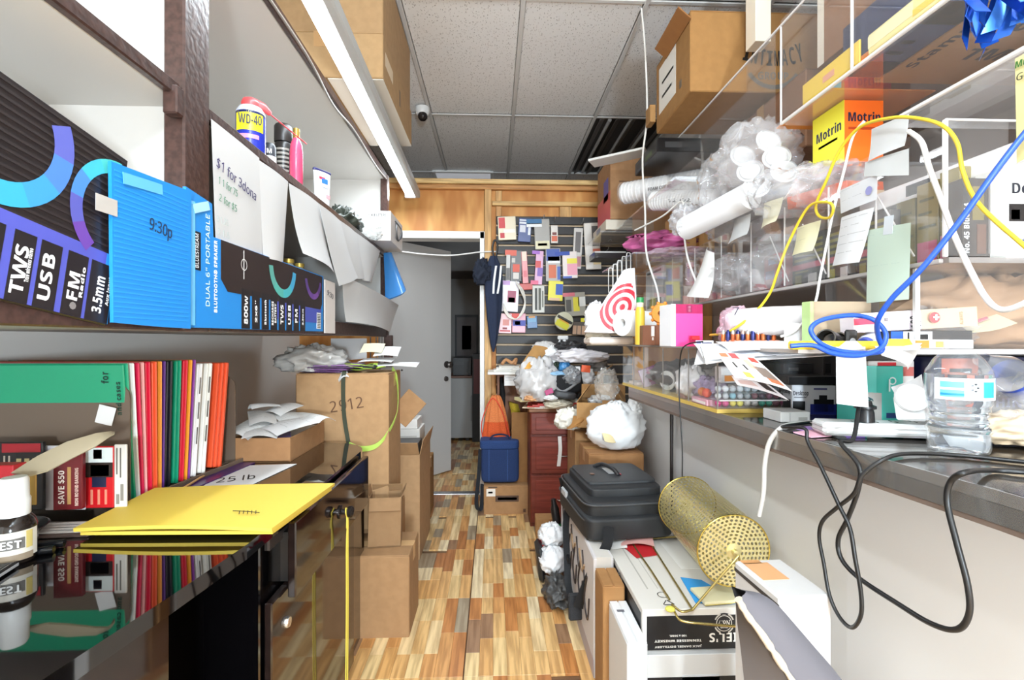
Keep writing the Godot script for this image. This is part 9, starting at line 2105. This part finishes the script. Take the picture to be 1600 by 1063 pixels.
# ================================================================ cables
func cables() -> void:
	var on := func(list: Array, x: float) -> Array:
		var out := []
		for e in list: out.append(onx(e[0], e[1], e[2] if e.size() > 2 else x))
		return out
	var blue := m("2350b0", 0.35); var yel := m("d8bb2c", 0.35); var blk := m("191818", 0.4); var wht := m("e6e2dc", 0.4)
	var ad := func(list: Array) -> Array:
		var out := []
		for e in list: out.append(at(e[0], e[1], e[2]))
		return out
	cable("blue_cable", "thick blue network cable sweeping down to a coil on the yellow strip", ad.call([[1640, 165, 0.72], [1600, 210, 0.74], [1550, 275, 0.76], [1500, 345, 0.79], [1440, 420, 0.83], [1395, 465, 0.87], [1372, 500, 0.9], [1372, 525, 0.93], [1378, 548, 0.945], [1350, 552, 0.945], [1310, 548, 0.945], [1280, 535, 0.945], [1267, 515, 0.95], [1285, 500, 0.955], [1330, 493, 0.955], [1365, 500, 0.95], [1384, 522, 0.94], [1375, 545, 0.935], [1340, 556, 0.935], [1300, 552, 0.935], [1270, 540, 0.94], [1235, 541, 0.95]]), 0.0048, blue, 8)
	cable("yellow_cable", "yellow network cable arching over the taped notes with a small loop", on.call([[1110, 524, 0.66], [1140, 518, 0.67], [1178, 490, 0.72], [1203, 458, 0.78], [1215, 425, 0.82], [1232, 380, 0.85], [1262, 325, 0.86], [1290, 316, 0.86], [1302, 324, 0.86], [1296, 340, 0.865], [1280, 338, 0.87], [1275, 320, 0.87], [1290, 285], [1312, 235], [1345, 198], [1395, 184], [1440, 186], [1475, 198], [1496, 225], [1505, 270], [1530, 320], [1600, 384], [1650, 425]], 0.865), 0.0037, yel, 8)
	cable("white_strap", "flat white cable hanging from the yellow cable to the battery pack", on.call([[1350, 190], [1332, 215], [1318, 270], [1302, 330], [1292, 380], [1282, 430, 0.86], [1272, 478, 0.82], [1245, 515, 0.76], [1220, 526, 0.72]], 0.872), 0.0032, wht, 8)
	cable("white_strap", "flat white strap drooping beside the blue cable at the low bin", on.call([[1420, 205], [1440, 222], [1452, 262], [1470, 310], [1492, 370], [1515, 420], [1540, 465], [1565, 484], [1600, 474], [1640, 450]], 0.872), 0.005, wht, 8)
	cable("white_cable", "thin white cable hanging from the ceiling past the black electronics tray", [Vector3(0.735, 2.82, -2.36), at(1008, 80, 2.36), at(1011, 180, 2.38), at(1004, 250, 2.38), at(1008, 330, 2.36), at(1010, 395, 2.3), at(1026, 450, 2.25), at(1030, 475, 2.2)], 0.0048, wht, 8)
	cable("white_cable", "thin white cable dropping from the white roll to the curved receipt", [at(992, 360, 2.40), at(1035, 338, 2.22), at(1062, 316, 2.13), at(1069, 325, 2.09), at(1069, 365, 2.06), at(1075, 405, 2.0), at(1090, 445, 1.95), at(1102, 466, 1.92)], 0.0041, wht, 8)
	cable("black_cable", "thin black cord hanging from the long shelf down the white half wall", on.call([[1098, 534, 0.60], [1075, 538, 0.59], [1064, 552, 0.59], [1061, 600, 0.59], [1063, 650, 0.59], [1066, 700, 0.592], [1066, 745, 0.592]], 0.59), 0.0022, blk, 6)
	cable("white_pipe_cable", "thick white cable curving off the counter edge behind the drum", [ony(1275, 660, CY + 0.006), ony(1245, 662, CY + 0.006), at(1222, 668, 1.09), at(1203, 690, 1.10), at(1195, 725, 1.12), at(1193, 770, 1.13), at(1186, 806, 1.15)], 0.0055, m("c4c0ba", 0.35), 8)
	cable("power_cable", "heavy black cord running from the plug down in a loop to the frame edge", [Vector3(0.785, CY + 0.08, -0.985), Vector3(0.772, CY + 0.086, -0.98), Vector3(0.755, CY + 0.066, -0.965), Vector3(0.705, CY + 0.014, -0.915), Vector3(0.672, CY + 0.01, -0.905), onx(1342, 728, 0.66), onx(1341, 765, 0.66), onx(1324, 812, 0.66), onx(1310, 842, 0.66), onx(1314, 872, 0.66), onx(1340, 902, 0.66), onx(1400, 942, 0.662), onx(1455, 975, 0.664), onx(1495, 984, 0.664), onx(1514, 960, 0.664), onx(1512, 915, 0.662), onx(1494, 845, 0.66), onx(1480, 785, 0.662), onx(1486, 752, 0.664), onx(1510, 738, 0.668), ony(1545, 735, CY + 0.006), ony(1600, 738, CY + 0.006), ony(1680, 742, CY + 0.006)], 0.0042, blk, 8)
	cable("power_cable", "thinner black cord crossing the heavy one in a long hanging loop", [ony(1680, 728, CY + 0.005), ony(1600, 722, CY + 0.005), ony(1500, 712, CY + 0.005), ony(1425, 709, CY + 0.006), onx(1385, 716, 0.68), onx(1348, 742, 0.65), onx(1334, 772, 0.645), onx(1306, 795, 0.645), onx(1285, 815, 0.647), onx(1280, 840, 0.647), onx(1287, 880, 0.647), onx(1296, 930, 0.647), onx(1312, 965, 0.647), onx(1331, 981, 0.647), onx(1345, 962, 0.647), onx(1345, 925, 0.647), onx(1336, 872, 0.643), onx(1328, 826, 0.643), onx(1312, 792, 0.643), onx(1282, 728, 0.643), onx(1262, 690, 0.645), onx(1257, 670, 0.648), Vector3(0.652, CY + 0.012, -1.06), ony(1268, 660, CY + 0.008), ony(1290, 657, CY + 0.008)], 0.0036, blk, 8)
